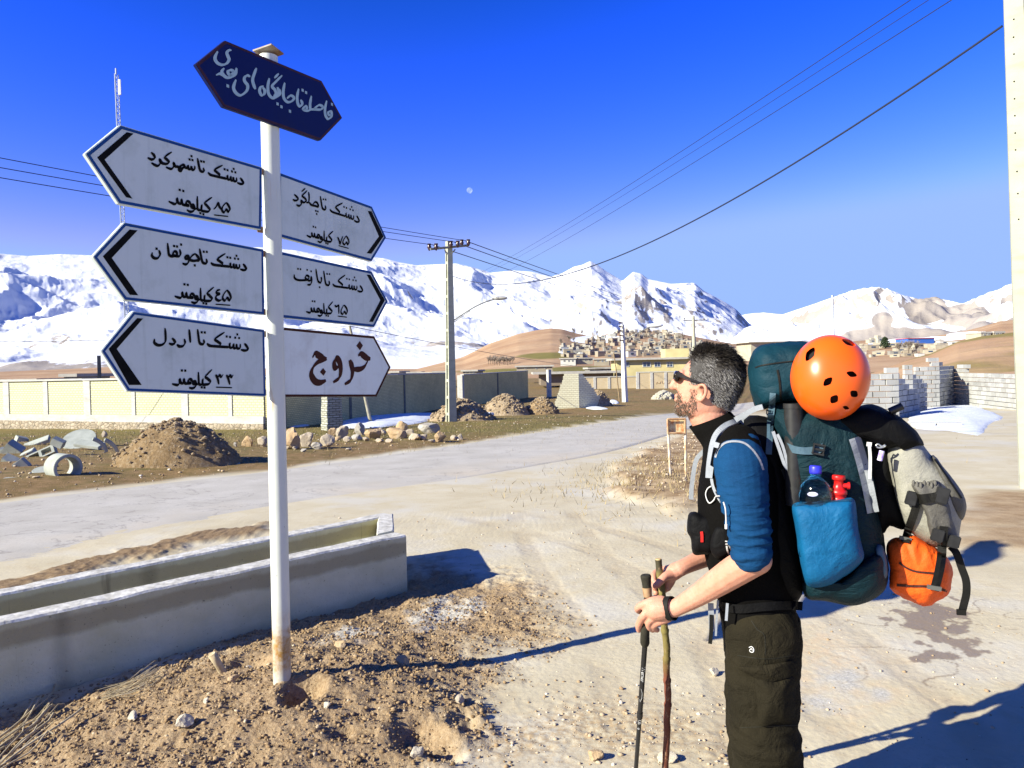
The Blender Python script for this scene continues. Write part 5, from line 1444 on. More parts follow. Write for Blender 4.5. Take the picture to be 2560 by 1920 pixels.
# --- shoulder straps of the big pack, chest bag ...
vb = [bvh_of(vest), bvh_of(slv)]
pack = thing("backpack", "large dark teal trekking backpack on the hiker's back with a bright blue side pocket", "backpack", P(2080, 1500, 0))
S6 = lambda *pts: [C6(x, y) for x, y in pts]
main = pillow("pack_body", S6((100, 470), (250, 430), (460, 440), (570, 520), (600, 640), (640, 850), (665, 1060), (690, 1240), (700, 1400), (640, 1475), (520, 1515), (400, 1495), (290, 1468), (262, 1400), (240, 1220), (205, 980), (150, 720), (110, 560)), 0, .19, TEAL, pack, .42, 100, 26, .0075, 8, 3, .75, (1, 1, 1.6))
lid = pillow("lid", [(1872, 940), (1875, 898), (1894, 869), (1938, 859), (2010, 858), (2085, 872), (2125, 920), (2120, 985), (2030, 1010), (1960, 1005), (1925, 1018), (1896, 1022), (1884, 1000)], 0, .175, TEAL2, pack, .45, 90, 24, .010, 11, 9, .7)
back = pillow("back_panel", S6((-40, 560), (60, 540), (130, 600), (190, 860), (230, 1150), (262, 1440), (200, 1520), (110, 1500), (60, 1300), (40, 1000), (0, 760)), .02, .15, BLACKN, pack, .5, 60, 16, .004, 9, 8)
pk = pillow("side_pocket", S6((214, 998), (300, 984), (420, 972), (522, 968), (545, 1080), (566, 1190), (578, 1275), (520, 1345), (440, 1395), (350, 1425), (285, 1415), (258, 1330), (240, 1200), (222, 1090)), -.185, .105, POCKB, pack, .30, 90, 22, .006, 10, 5, .62, (1.5, 1, .7))
pb = bvh_of(pk); mbv = bvh_of(main); lb = bvh_of(lid)
pillow("pack_base", S6((262, 1400), (300, 1425), (400, 1425), (520, 1350), (600, 1270), (690, 1250), (702, 1400), (640, 1480), (520, 1520), (400, 1500), (285, 1480)), -.03, .195, TEAL, pack, .45, 80, 18, .005, 12, 15)
pillow("side_wing", S6((640, 1215), (672, 1210), (695, 1270), (702, 1360), (680, 1398), (655, 1380), (648, 1300)), -.13, .05, STRAPT, pack, .5, 40, 12, .002, 20, 3)
b = MB(); strap_on(b, pb, S6((216, 1003), (300, 990), (420, 978), (521, 974)), 6, .003, 24); b.build("pocket_hem", cloth("dark_blue_hem", (.004, .05, .11)), pack)
b = MB(); strap_on(b, [mbv, pb], S6((532, 652), (560, 740), (596, 880), (628, 1040)), 30, .006, 30); b.build("compression_strap", STRAPG, pack)
b = MB(); strap_on(b, [mbv, pb], S6((630, 1045), (645, 1110), (655, 1180)), 24, .005, 12); b.build("compression_strap", STRAPB, pack)
b = MB(); strap_on(b, [mbv], S6((165, 690), (215, 712), (270, 720), (330, 716), (372, 700)), [17, 18, 18, 20, 20], .007, 26); b.build("side_strap", STRAPT, pack)
def buckle(cx, cy, w, h, bv, rot=0.0, mat=PLAST, name="buckle"):
    q, d, ok = hit(bv, cx, cy); b = MB(); R_ = Matrix.Rotation(rot, 3, 'Y')
    for dx, dz, sx, sz in ((0, .42, 1, .16), (0, -.42, 1, .16), (-.44, 0, .12, .8), (.44, 0, .12, .8), (0, 0, .9, .18)):
        c = Vector((dx * w * MPP, 0, dz * h * MPP)); c.rotate(R_)
        b.box(q - d * .012 + np.array(c), w * sx * MPP, .012, h * sz * MPP, -.27, 0, R_)
    return b.build(name, mat, pack, bevel=.0012)
buckle(*C6(345, 712), 26, 24, mbv, .2)
b = MB(); strap_on(b, [lb, mbv, bvh_of(back)], S6((108, 420), (102, 500), (95, 560), (92, 650), (86, 738)), [15, 16, 16, 15, 16], .008, 26, lift=.006); b.build("lid_strap", STRAPT, pack)
buckle(*C6(95, 532), 20, 24, [lb, mbv], .05, STRAPG)
b = MB(); strap_on(b, lb, [C5(905, 330), C5(960, 312), (1960, 905), (2010, 900)], 3, .003, 20); b.build("lid_seam", STRAPB, pack)
b = MB(); strap_on(b, lb, [C5(1060, 345), C5(1075, 430), C5(1085, 560)], 5, .003, 16); b.build("lid_seam", STRAPB, pack)
# dark rolled tube tucked behind the side strap
t0 = P(*C6(215, 480), -.155); t1 = P(*C6(222, 1000), -.16)
b = MB(); b.tube([t0, t0 * .5 + t1 * .5, t1], .030, 22); b.tube([t0 + np.array([0, 0, .004]), t0 + np.array([0, 0, -.012])], .0325, 22)
tag(b.build("camera_tripod_case", PLAST), "long black tube tucked upright under the side strap of the big pack", "tube case")
# shoulder straps
b = MB(); strap_on(b, vb, [GC(770, 0), GC(650, 30), GC(520, 85), GC(430, 170), GC(385, 270), GC(355, 400), GC(335, 520), GC(322, 650)], [22, 24, 26, 26, 24, 21, 19, 17], .014, 44); b.build("shoulder_strap", STRAPG, pack)
b = MB(); strap_on(b, vb, [GC(352, 655), GC(368, 740), GC(410, 840), GC(470, 930), GC(520, 975)], 7, .006, 20); b.build("strap_tail", STRAPG, pack)
b = MB(); strap_free(b, [(*GC(272, 345), .05), (*GC(215, 400), .05), (*GC(178, 460), .05), (*GC(150, 600), .05), (*GC(130, 760), .05), (*GC(124, 890), .05)], 11, .003); b.build("strap_tail", STRAPG, pack)
b = MB(); strap_free(b, [(*C5(770, 690), -.115), (*C5(830, 655), -.13), (*C5(905, 615), -.14), (*C5(960, 600), -.15)], 12, .004); b.build("load_strap", STRAPG, pack)
b = MB(); strap_free(b, [(*C5(1030, 770), -.16), (*C5(1075, 900), -.17), (*C5(1110, 1000), -.175), (*C5(1140, 1040), -.17)], 7, .003); strap_free(b, [(*C5(1060, 790), -.16), (*C5(1100, 880), -.17), (*C5(1140, 1040), -.175)], 6, .003); b.build("frame_strap", STRAPG, pack)
b = MB(); strap_on(b, [bvh_of(back), mbv], [C5(1095, 1030), C5(1130, 1130), C5(1160, 1240), C5(1172, 1320)], 8, .004, 20); b.build("mesh_edge", simple("mesh_grey", (.13, .14, .13), (.03, .03, .03), 300, .8), pack)
cord = [(*GC(350, 742), 0), (*GC(310, 770), 0), (*GC(288, 830), 0), (*GC(305, 900), 0), (*GC(335, 932), 0), (*GC(378, 900), 0), (*GC(400, 860), 0), (*GC(440, 852), 0)]
b = MB(); pts = []
for x, y, _ in cord: h, d, ok = hit(vb, x, y); pts.append(h - d * .012)
b.tube(resamp(pts, 40), .0022, 6); pts = []
for x, y in (GC(488, 920), GC(508, 990), GC(516, 1080), GC(518, 1170)): h, d, ok = hit(vb, x, y); pts.append(h - d * .035)
b.tube(resamp(pts, 20), .0025, 6); h = pts[-1]; b.tube([h, h - np.array([0, 0, .014])], .005, 8); b.build("white_cord", WHITEC, pack)
b = MB(); strap_free(b, [(*C7(765, 520), -.12), (*C7(770, 640), -.12), (*C7(772, 700), -.12)], 13, .003); b.build("hip_strap", STRAPG, pack)
b = MB(); strap_free(b, [(*C7(770, 600), -.125), (*C7(768, 720), -.125), (*C7(760, 800), -.125)], 9, .003); b.build("hip_strap", STRAPB, pack)
b = MB(); strap_free(b, [(*C7(815, 500), -.12), (*C7(806, 620), -.12), (*C7(800, 745), -.12)], 5, .003); strap_free(b, [(*C7(880, 520), -.17), (*C7(872, 640), -.17)], 6, .003); b.build("hip_strap", STRAPG, pack)
b = MB(); strap_on(b, [bvh_of(trs), bvh_of(vest)], [C7(830, 540), C7(960, 560), C7(1120, 545), C7(1290, 535), C7(1400, 540)], 22, .012, 30); b.build("hip_belt", BLACKN, pack)
b = MB(); pts = []
for x, y in S6((272, 1472), (340, 1480), (410, 1470), (470, 1440), (515, 1398)): h, d, ok = hit([mbv, pb], x, y); pts.append(h - d * .012)
b.tube(resamp(pts, 24), .0024, 6); b.build("piping", WHITEC, pack)

chest = thing("chest_bag", "small black chest bag with a red zip pull hanging below the hiker's chest", "bag", P(1800, 1385, -.05))
pouch = pillow("pouch", [GC(x, y) for x, y in ((95, 1065), (155, 1028), (250, 1060), (380, 1100), (430, 1300), (400, 1500), (270, 1505), (150, 1500), (122, 1330), (84, 1240))], -.035, .10, BLACKN, chest, .38, 60, 16, .003, 14, 5)
p2 = pillow("side_pouch", [GC(x, y) for x, y in ((390, 1215), (500, 1180), (570, 1240), (612, 1350), (590, 1460), (495, 1550), (400, 1545), (340, 1420))], -.125, .055, BLACKN, chest, .42, 50, 14, .003, 16, 6)
b = MB(); strap_on(b, bvh_of(pouch), [GC(240, 1250), GC(246, 1300), GC(246, 1370)], 7, .005, 10); b.build("zip_pull", REDP, chest)
b = MB(); strap_on(b, bvh_of(p2), [GC(522, 1410), GC(530, 1460), GC(548, 1505)], 4, .005, 8); b.build("zip_pull", WHITEC, chest)
b = MB(); strap_on(b, bvh_of(p2), [GC(550, 1405), GC(566, 1440), GC(582, 1470)], 4, .005, 8); b.build("zip_pull", WHITEC, chest)
b = MB(); strap_on(b, bvh_of(p2), [GC(505, 1358), GC(530, 1362)], 3, .005, 6); strap_on(b, bvh_of(p2), [GC(508, 1392), GC(536, 1388)], 3, .005, 6); b.build("zip_mark", WHITEC, chest)

# --- bottle and red pump in the side pocket
bx, by = C5(1322, 1150)
bot = thing("water_bottle", "clear plastic water bottle with a blue cap standing in the blue side pocket", "bottle", P(bx, by + 130, -.235))
def lathe(b, axis0, prof, seg=28, mi=0, up=np.array([.02, 0, 1.0])):
    up = up / np.linalg.norm(up); a = np.cross(up, [0, 1, 0]); a /= np.linalg.norm(a); c_ = np.cross(up, a); V = []
    for r_, h in prof:
        for t in np.linspace(0, 2 * np.pi, seg, endpoint=False): V.append(axis0 + (up * h + a * r_ * math.cos(t) + c_ * r_ * math.sin(t)) * SC)
    n = len(prof)
    b.add(V, [[i * seg + q, i * seg + (q + 1) % seg, (i + 1) * seg + (q + 1) % seg, (i + 1) * seg + q] for i in range(n - 1) for q in range(seg)] + [list(range(seg))[::-1], [(n - 1) * seg + q for q in range(seg)]], mi, True)
bp = P(*C5(1322, 1260), -.235)
k = Mat("clear_plastic", .08, .5); k.color((.85, .93, .95)); k.b.inputs["Transmission Weight"].default_value = 1.0; k.b.inputs["IOR"].default_value = 1.33; k.bump(k.noise(40, 3), .25, .006); CLEAR = k.m
b = MB(); lathe(b, bp, [(.043, -.16), (.044, -.02), (.0445, .02), (.042, .04), (.036, .055), (.024, .068), (.0145, .076), (.0140, .088)]); b.build("bottle_body", CLEAR, bot)
b = MB(); lathe(b, bp, [(.0165, .084), (.0170, .090), (.0170, .104), (.015, .107)], 24); b.build("cap", simple("blue_cap", (.03, .035, .55), None, rough=.4, spec=.4), bot)
b = MB(); q, d, ok = hit([bvh_of(bot.children[0])], *C5(1305, 1205)); ball(b, q - d * .0015, .012, (1.3, .12, .6)); b.build("bottle_label", simple("pale_label", (.55, .55, .75), None, rough=.5), bot)
rp = P(*C6(448, 985), -.225)
red = thing("gas_stove_pump", "red fuel pump with side knob next to the water bottle in the blue pocket", "fuel pump", rp)
b = MB(); lathe(b, rp, [(.024, -.10), (.024, .008), (.021, .010), (.021, .022), (.024, .024), (.023, .034), (.017, .038), (.0125, .050), (.0125, .064), (.018, .066), (.018, .075), (.0165, .078)], 24)
b.build("pump_body", REDP, red)
b = MB(); c0 = rp + np.array([0, 0, .052]); b.tube([c0, c0 - EL * .026], .0085, 12); b.tube([c0 - EL * .026, c0 - EL * .033], .0115, 12); b.build("knob", REDP, red)
b = MB(); c0 = rp + np.array([0, 0, .040]) + EL * .02 - EV * .012; b.tube([c0, c0 + EL * .012], .006, 10); b.build("brass_nut", simple("brass", (.55, .38, .12), None, rough=.35, metal=.8), red)
# --- helmet: dome with real vent holes
hc = P(*C6(412, 322), -.215)
hel = thing("helmet", "shiny orange climbing helmet with vent holes strapped to the top of the big pack", "helmet", hc - np.array([0, 0, .15]))
UPH = np.array([.05, 0, 1.0]); UPH /= np.linalg.norm(UPH)
ax_v = EV * .93 - UPH * .25; ax_v /= np.linalg.norm(ax_v); ax_u = UPH - ax_v * np.dot(UPH, ax_v); ax_u /= np.linalg.norm(ax_u); ax_l = np.cross(ax_u, ax_v)
ax_l = ax_l if np.dot(ax_l, EL) > 0 else -ax_l
def dome(rx, rz, dep, seg=72, rings=30, flare=.0):
    V = []; rx, rz, dep = rx * SC, rz * SC, dep * SC
    for i in range(rings + 1):
        a = (math.pi / 2) * i / rings
        for t in np.linspace(0, 2 * np.pi, seg, endpoint=False):
            r_ = math.sin(a) ** .92; V.append(hc + ax_l * rx * r_ * math.cos(t) + ax_u * rz * r_ * math.sin(t) * (1.03 if math.sin(t) < 0 else .99) - ax_v * dep * (math.cos(a) ** .80 - .35))
    return np.array(V)
seg, rings = 72, 30
Vo = dome(.109, .125, .120); Vi = dome(.099, .115, .108); n_ = (rings + 1) * seg
b = MB(); Fc = []
for i in range(rings):
    for q in range(seg):
        if i == 0:
            continue
        Fc.append([i * seg + q, i * seg + (q + 1) % seg, (i + 1) * seg + (q + 1) % seg, (i + 1) * seg + q]); Fc.append([n_ + i * seg + q, n_ + (i + 1) * seg + q, n_ + (i + 1) * seg + (q + 1) % seg, n_ + i * seg + (q + 1) % seg])
Fc.append([seg + q for q in range(seg)]); Fc.append([n_ + seg + q for q in range(seg)][::-1])
Fc += [[rings * seg + q, rings * seg + (q + 1) % seg, n_ + rings * seg + (q + 1) % seg, n_ + rings * seg + q] for q in range(seg)]
b.add(np.vstack([Vo, Vi]), Fc, 0, True)
k = Mat("orange_shell", .30, .4); k.color(k.mix(k.ramp(k.noise(12, 5), [(.4, 0), (.7, .25)]), (.80, .105, .006), (.70, .085, .006))); k.b.inputs["Coat Weight"].default_value = .15; k.b.inputs["Coat Roughness"].default_value = .15; ORSH = k.m
shell_raw = b.mesh("shell_raw", [ORSH])
bm = bmesh.new(); bm.from_mesh(shell_raw); bmesh.ops.delete(bm, geom=[v for v in bm.verts if not v.link_faces], context='VERTS'); bmesh.ops.recalc_face_normals(bm, faces=bm.faces); bm.to_mesh(shell_raw); bm.free()
so = bpy.data.objects.new("shell_raw", shell_raw); COL.objects.link(so)
hb_ = BVHTree.FromPolygons([tuple(v) for v in Vo], [f for f in Fc if max(f) < n_])
cut = MB()
for (x0, y0), (x1, y1), w in (((283, 250), (320, 188), 22), ((470, 144), (532, 172), 15), ((374, 380), (412, 342), 19), ((493, 314), (540, 330), 16), ((412, 470), (440, 434), 21), ((514, 412), (544, 436), 20), ((484, 504), (490, 488), 17)):
    pts = []
    for f in np.linspace(0, 1, 5):
        q, d, ok = hit([hb_], *C6(x0 + (x1 - x0) * f, y0 + (y1 - y0) * f)); pts.append((q, d))
    w_ = w * .4823 * MPP * .80
    # a slot-shaped plug through the shell
    A_ = np.array([q for q, d in pts]); dm = pts[2][1]; t_ = A_[-1] - A_[0]; t_ /= np.linalg.norm(t_); s_ = np.cross(t_, dm); s_ /= np.linalg.norm(s_)
    L_ = np.linalg.norm(A_[-1] - A_[0]) / 2 * 1.12; c_ = A_[2]
    ring = [c_ + t_ * (L_ * math.cos(a) + (.0 if True else 0)) + s_ * w_ * math.sin(a) * (1 - .35 * abs(math.cos(a))) for a in np.linspace(0, 2 * np.pi, 20, endpoint=False)]
    cut.prism([p - dm * .03 for p in ring], dm * .07)
cm = cut.mesh("cut", [ORSH]); bm = bmesh.new(); bm.from_mesh(cm); bmesh.ops.recalc_face_normals(bm, faces=bm.faces); bm.to_mesh(cm); bm.free()
co_ = bpy.data.objects.new("cut", cm); COL.objects.link(co_)
mo = so.modifiers.new("b", 'BOOLEAN'); mo.operation = 'DIFFERENCE'; mo.object = co_; mo.solver = 'EXACT'
dg = bpy.context.evaluated_depsgraph_get(); dg.update(); shell = bpy.data.meshes.new_from_object(so.evaluated_get(dg)); shell.name = "shell"
bpy.data.objects.remove(so); bpy.data.objects.remove(co_)
shell.polygons.foreach_set("use_smooth", np.ones(len(shell.polygons), bool))
try: shell.set_sharp_from_angle(angle=.7)
except Exception: pass
o = bpy.data.objects.new("shell", shell); COL.objects.link(o); o.parent = hel; o.matrix_parent_inverse = hel.matrix_world.inverted()
Vl = dome(.0965, .112, .088)
b = MB(); b.add(Vl, [[i * seg + q, i * seg + (q + 1) % seg, (i + 1) * seg + (q + 1) % seg, (i + 1) * seg + q] for i in range(rings) for q in range(seg)], 0, True); b.build("liner", simple("black_foam", (.008, .008, .008), (.015, .012, .01), 30, .9), hel)
b = MB()
for x, y in ((397, 362), (512, 321)):
    q, d, ok = hit([bvh_of(hel.children[1])], *C6(x, y)); b.box(q - d * .003, .014, .004, .008, -.27, 0, Matrix.Rotation(-.6, 3, 'Y'))
b.build("rivet_label", WHITEC, hel)

# --- grey day pack tied to the back of the big one
K = lambda *pts: [KC(x, y) for x, y in pts]
day = thing("daypack", "grey and black daypack tied to the outside of the big backpack", "backpack", P(*KC(780, 1100), -.02))
dbody = pillow("daypack_body", K((455, 400), (520, 300), (600, 290), (690, 360), (760, 450), (830, 520), (905, 630), (960, 760), (985, 900), (965, 1010), (950, 1095), (870, 1112), (790, 1105), (700, 1060), (630, 1010), (575, 930), (530, 800), (490, 650), (458, 520)), -.03, .125, GREYN, day, .42, 90, 22, .005, 11, 21)
pillow("top_hood", K((40, 190), (200, 120), (350, 95), (480, 150), (560, 190), (640, 262), (705, 360), (700, 385), (600, 435), (540, 400), (450, 400), (300, 350), (190, 330), (90, 270)), -.06, .12, BLACKN, day, .5, 80, 18, .006, 10, 22)  # black hood cloth, also standing in for the shade under the helmet
dside = pillow("gap_panel", K((300, 360), (450, 380), (500, 640), (585, 930), (560, 985), (470, 960), (430, 1010), (380, 1000), (340, 800), (310, 560)), 0, .10, BLACKN, day, .5, 60, 16, .004, 12, 23)
db = bvh_of(dbody)
fp = pillow("front_pocket", K((772, 455), (800, 470), (870, 560), (940, 650), (1000, 745), (1016, 815), (1006, 890), (975, 920), (930, 880), (900, 800), (850, 650), (800, 540)), -.05, .10, DGREYN, day, .5, 60, 16, .004, 14, 24)
sp_ = pillow("side_pocket", K((632, 660), (660, 640), (730, 650), (800, 630), (850, 690), (890, 820), (930, 960), (955, 1050), (940, 1095), (860, 1105), (790, 1070), (755, 990), (730, 880), (690, 780)), -.135, .055, DGREYN, day, .42, 80, 18, .007, 22, 25, .6, (1.6, 1, .6))
b = MB(); r = np.random.default_rng(3)
for i in range(7):
    x = 640 + i * 26; q, d, ok = hit([bvh_of(sp_), db], *KC(x, 655 + (i % 3) * 8)); ball(b, q - d * .001, .0085, (.6, .7, 1.3))
b.build("gathered_hem", DGREYN, day)
b = MB(); strap_on(b, [db, bvh_of(sp_)], K((505, 290), (560, 400), (610, 520), (655, 640)), [20, 22, 20, 10], .006, 24); b.build("lash_strap", STRAPB, day)
allb = [db, bvh_of(sp_), bvh_of(fp)]
b = MB(); strap_on(b, allb, K((610, 740), (680, 765), (780, 752), (870, 735)), [26, 24, 22, 26], .014, 24); b.build("lash_strap", STRAPB, day)
for (x, y, w_, h_) in ((625, 760, 22, 30), (845, 740, 26, 34), (812, 1025, 24, 26), (930, 1070, 22, 26)):
    q, d, ok = hit(allb, *KC(x, y)); b = MB(); b.box(q - d * .018, w_ * MPP, .014, h_ * MPP, -.27, 0, Matrix.Rotation(.25, 3, 'Y')); b.build("buckle", PLAST, day, bevel=.003)
b = MB(); strap_on(b, [bvh_of(fp), db], K((790, 480), (850, 560), (930, 680), (985, 760)), 5, .006, 20); b.build("zip", STRAPB, day)
b = MB(); q1 = P(*KC(470, 140), -.12); q2 = P(*KC(560, 100), -.12); b.tube([q1, q2], .012, 12); b.tube([q1 * .55 + q2 * .45, q1 * .7 + q2 * .3 - np.array([0, 0, .02])], .006, 8); b.build("strap_handle", PLAST, day)
b = MB(); strap_free(b, [(*KC(322, 370), -.20), (*KC(330, 470), -.20), (*KC(328, 620), -.20)], 6, .003); strap_free(b, [(*KC(305, 372), -.2), (*KC(340, 376), -.2)], 9, .004); b.build("white_pull", WHITEC, day)
b = MB(); pts = [P(*KC(x, y), -.185) for x, y in ((370, 385), (390, 398), (430, 392), (438, 378), (415, 388), (385, 372), (370, 385))]; b.tube(resamp(pts, 26), .003, 6); b.build("carabiner", simple("steel", (.5, .52, .5), None, rough=.3, metal=.8), day)
q1 = P(*KC(415, 420), -.19); q2 = P(*KC(398, 490), -.19); b = MB(); b.tube([q1, q2], .008, 10); b.build("reflector", simple("violet_reflector", (.35, .22, .75), (.7, .68, .8), 60, .2, .6), day)
# --- orange stuff sack below it
bag = thing("stuff_sack", "wrinkled orange stuff sack slung under the grey daypack by black straps", "sack", P(*KC(690, 1510), 0))
ob = pillow("sack_body", K((448, 1100), (485, 1055), (560, 1040), (625, 1026), (700, 1060), (815, 1130), (885, 1195), (912, 1290), (888, 1430), (815, 1488), (740, 1526), (640, 1500), (540, 1452), (482, 1405), (474, 1330), (480, 1260), (458, 1180)), -.02, .115, ORANGEB, bag, .5, 100, 26, .0085, 15, 31, .6, (1.6, 1, .8))
obb = bvh_of(ob)
b = MB(); strap_on(b, obb, K((538, 1220), (590, 1258), (660, 1284), (785, 1296)), 5, .004, 20); b.build("seam_tape", cloth("dark_tape", (.05, .015, .01)), bag)
b = MB(); strap_on(b, obb, K((520, 1382), (620, 1388), (750, 1392), (880, 1424)), 6, .004, 20); b.build("seam_tape", cloth("dark_tape", (.05, .015, .01)), bag)
b = MB(); strap_on(b, allb + [obb], K((665, 800), (640, 880), (605, 980), (580, 1075)), 21, .012, 26); b.build("sling_strap", STRAPB, bag)
b = MB(); strap_on(b, allb + [obb], K((858, 960), (846, 1080), (838, 1200), (815, 1320), (788, 1420)), [22, 23, 24, 24, 24], .014, 30); b.build("sling_strap", STRAPB, bag)
b = MB(); q, d, ok = hit(obb, *KC(788, 1400)); b.box(q - d * .016, 27 * MPP, .010, 9 * MPP, -.27, 0, Matrix.Rotation(.15, 3, 'Y')); q, d, ok = hit(obb, *KC(582, 1048)); b.box(q - d * .014, 24 * MPP, .010, 7 * MPP, -.27, 0, Matrix.Rotation(.2, 3, 'Y')); b.build("strap_slider", simple("grey_slider", (.10, .10, .09), None, rough=.4), bag)
b = MB(); strap_free(b, [(*KC(905, 1105), -.10), (*KC(945, 1150), -.11), (*KC(985, 1260), -.11), (*KC(1016, 1350), -.11), (*KC(1018, 1440), -.11), (*KC(1000, 1520), -.11), (*KC(985, 1580), -.11)], 15, .004); b.box(P(*KC(982, 1575), -.115), 18 * MPP, .008, 12 * MPP, -.27); b.build("loose_strap_end", STRAPB, bag)

# --- walking poles
def down_to_ground(q0, q1):
    d = q1 - q0; t = (0.0 - q0[2]) / d[2]; return q0 + d * t
pole = thing("trekking_pole", "black trekking pole with foam grip in the hiker's near hand", "trekking pole", (0, 0, 0))
h0 = P(*HN(742, 425), OG); h1 = P(*HN(772, 740), OG); h2 = P(*HN(735, 1200), OG); h3 = P(*HN(732, 1390), OG + .03); s1 = P(1590, 1920, OG + .16); s2_ = down_to_ground(h3, s1)
GRIPF = simple("foam_grip", (.022, .020, .014), (.035, .032, .022), 60, .8, .2, .3, 200, .002)
b = MB(); b.tube(resamp([h0, h0 * .6 + h1 * .4, h1], 10), list(np.interp(np.linspace(0, 1, 10), [0, .1, .4, 1], [.0178, .0200, .0165, .0138])), 20); b.build("grip", GRIPF, pole, bevel=.002)
g0 = h0 * .45 + h1 * .55; b = MB(); b.tube([g0, h1 * .9 + g0 * .1], [.0176, .0156], 20); b.build("cork_band", simple("cork", (.36, .24, .13), (.25, .15, .08), 60, .8), pole)
b = MB(); b.tube(resamp([h1, h2, h3], 12), list(np.interp(np.linspace(0, 1, 12), [0, .6, .9, 1], [.0138, .0158, .0175, .0138])), 20); b.build("lower_grip", GRIPF, pole)
SHAFT = simple("black_anodised", (.010, .010, .011), (.014, .013, .013), 20, .3, .5)
m_ = h3 * .45 + s1 * .55
b = MB(); b.tube([h3, h3 * .5 + m_ * .5, m_], [.0098, .0098, .0096], 18); b.tube([m_, s2_], .0084, 18); b.tube([m_ + (h3 - m_) * .03, m_ - (h3 - m_) * .05], .0114, 18); b.build("shaft", SHAFT, pole)
dirp = (s1 - h3) / np.linalg.norm(s1 - h3); vw = CAM - m_; vw = vw - dirp * np.dot(vw, dirp); vw /= np.linalg.norm(vw); sid = np.cross(dirp, vw)
def shaft_text(txt, at, size, flip=1):
    cu = bpy.data.curves.new("t", 'FONT'); cu.body = txt; cu.size = size; cu.align_x = 'CENTER'; cu.align_y = 'CENTER'; cu.extrude = .0002
    to = bpy.data.objects.new("t", cu); COL.objects.link(to); dg = bpy.context.evaluated_depsgraph_get(); dg.update(); me = bpy.data.meshes.new_from_object(to.evaluated_get(dg)); bpy.data.objects.remove(to)
    V = coords(me); x, y, z = V[:, 0], V[:, 1], V[:, 2]; R_ = .0102; a = y / R_
    W_ = at[None] + dirp * x[:, None] * flip - (sid * np.sin(a)[:, None] * flip - vw * np.cos(a)[:, None]) * (R_ + z)[:, None]
    b = MB(); b.add(W_, [list(p.vertices) for p in me.polygons]); return b.build("pole_lettering", WHITEC, pole)
shaft_text("Werner", h3 + (s1 - h3) * .22, .020)
b = MB(); at = h3 + (s1 - h3) * .385; b.tube([at + dirp * x_ + sid * y_ + vw * .0100 for x_, y_ in ((-.028, .002), (-.01, -.003), (.012, -.003), (.03, .003), (.018, .006))], .0007, 5); b.build("pole_swoosh", WHITEC, pole)
shaft_text("135", h3 + (s1 - h3) * .60, .014); shaft_text("o", h3 + (s1 - h3) * .655, .016)
# wrist loop of the pole round the near wrist
c = P(*HN(1085, 890), -.088); vA = P(*HN(1142, 1100), -.088) - P(*HN(1030, 690), -.088); vA /= np.linalg.norm(vA); fo = P(1745, 1488, -.130) - P(1684, 1522, -.086); fo /= np.linalg.norm(fo); vB = np.cross(vA, fo); vB /= np.linalg.norm(vB)
ring = [c + vA * .040 * math.cos(t) + vB * .034 * math.sin(t) for t in np.linspace(0, 2 * np.pi, 49)]
b = MB(); b.ribbon(ring, np.cross(vA, vB), .022, .005); tag(b.build("wrist_loop", STRAPB, pole), "black webbing loop round the wrist")

stick = thing("walking_stick", "rough wooden walking stick, greenish above and reddish below, in the hiker's far hand", "walking stick", (0, 0, 0))
sp_px = [(1646, 1399), (1650, 1440), (1655, 1479), (1659, 1530), (1661, 1566), (1667, 1620), (1666, 1670), (1669, 1720), (1670, 1754), (1667, 1800), (1668, 1826), (1665, 1884), (1663, 1920)]
OS = .030
pts = [P(x, y, OS + .16 * max(0, (y - 1500) / 420)) for x, y in sp_px]; pts.append(down_to_ground(pts[-3], pts[-1]))
pp = resamp(pts, 120); rr_ = .0130 * (1 + .10 * noise2(np.arange(120) * .21, np.zeros(120), 8) + .05 * noise2(np.arange(120) * .7, np.zeros(120) + 4, 9))
for kx in (20, 33, 47, 58, 71): rr_[kx] *= 1.22; rr_[kx + 1] *= 1.12
b = MB(); b.tube(pp, rr_, 20)
k = Mat("bark_shaded_top", .7, .3); z = k.math('ADD', k.sep(2), k.math('MULTIPLY', k.math('SUBTRACT', k.noise(20, 4), .5), .10))
cc = k.ramp(k.math('MULTIPLY', z, 1 / 1.4), [(0, (.10, .03, .018)), (.36, (.15, .045, .025)), (.42, (.16, .12, .036)), (.58, (.20, .175, .055)), (.655, (.19, .16, .05)), (.68, (.05, .042, .022)), (1, (.04, .034, .018))])  # bark colours; the dark upper end is shade put into the colour
cc = k.mix(k.ramp(k.noise(1, 5, .7, co=k.scale((60, 60, 22))), [(.56, 0), (.68, .7)]), cc, (.40, .26, .15)); k.color(cc); k.bump(k.noise(1, 5, .6, co=k.scale((120, 120, 30))), .5, .004)
b.build("stick_shaft", k.m, stick)
b = MB(); q0 = pp[0]; q1 = pp[0] + (pp[0] - pp[2]) / np.linalg.norm(pp[0] - pp[2]) * .004; b.tube([q0, q1], [.0115, .0105], 18); b.build("cut_end", simple("cut_wood", (.55, .42, .22), (.45, .33, .16), 40, .7), stick)
# ---------------------------------------------------------------- across the road: walls, poles, heaps, rubble
R0 = crop(0, 800, 700 / 2212); R2 = crop(660, 820, 700 / 2212); R3 = crop(1060, 580, 640 / 2212); R4 = crop(2080, 660, 480 / 1373); R7 = crop(1440, 760, 320 / 1770); RQ = crop(1280, 0, 1280 / 2212)

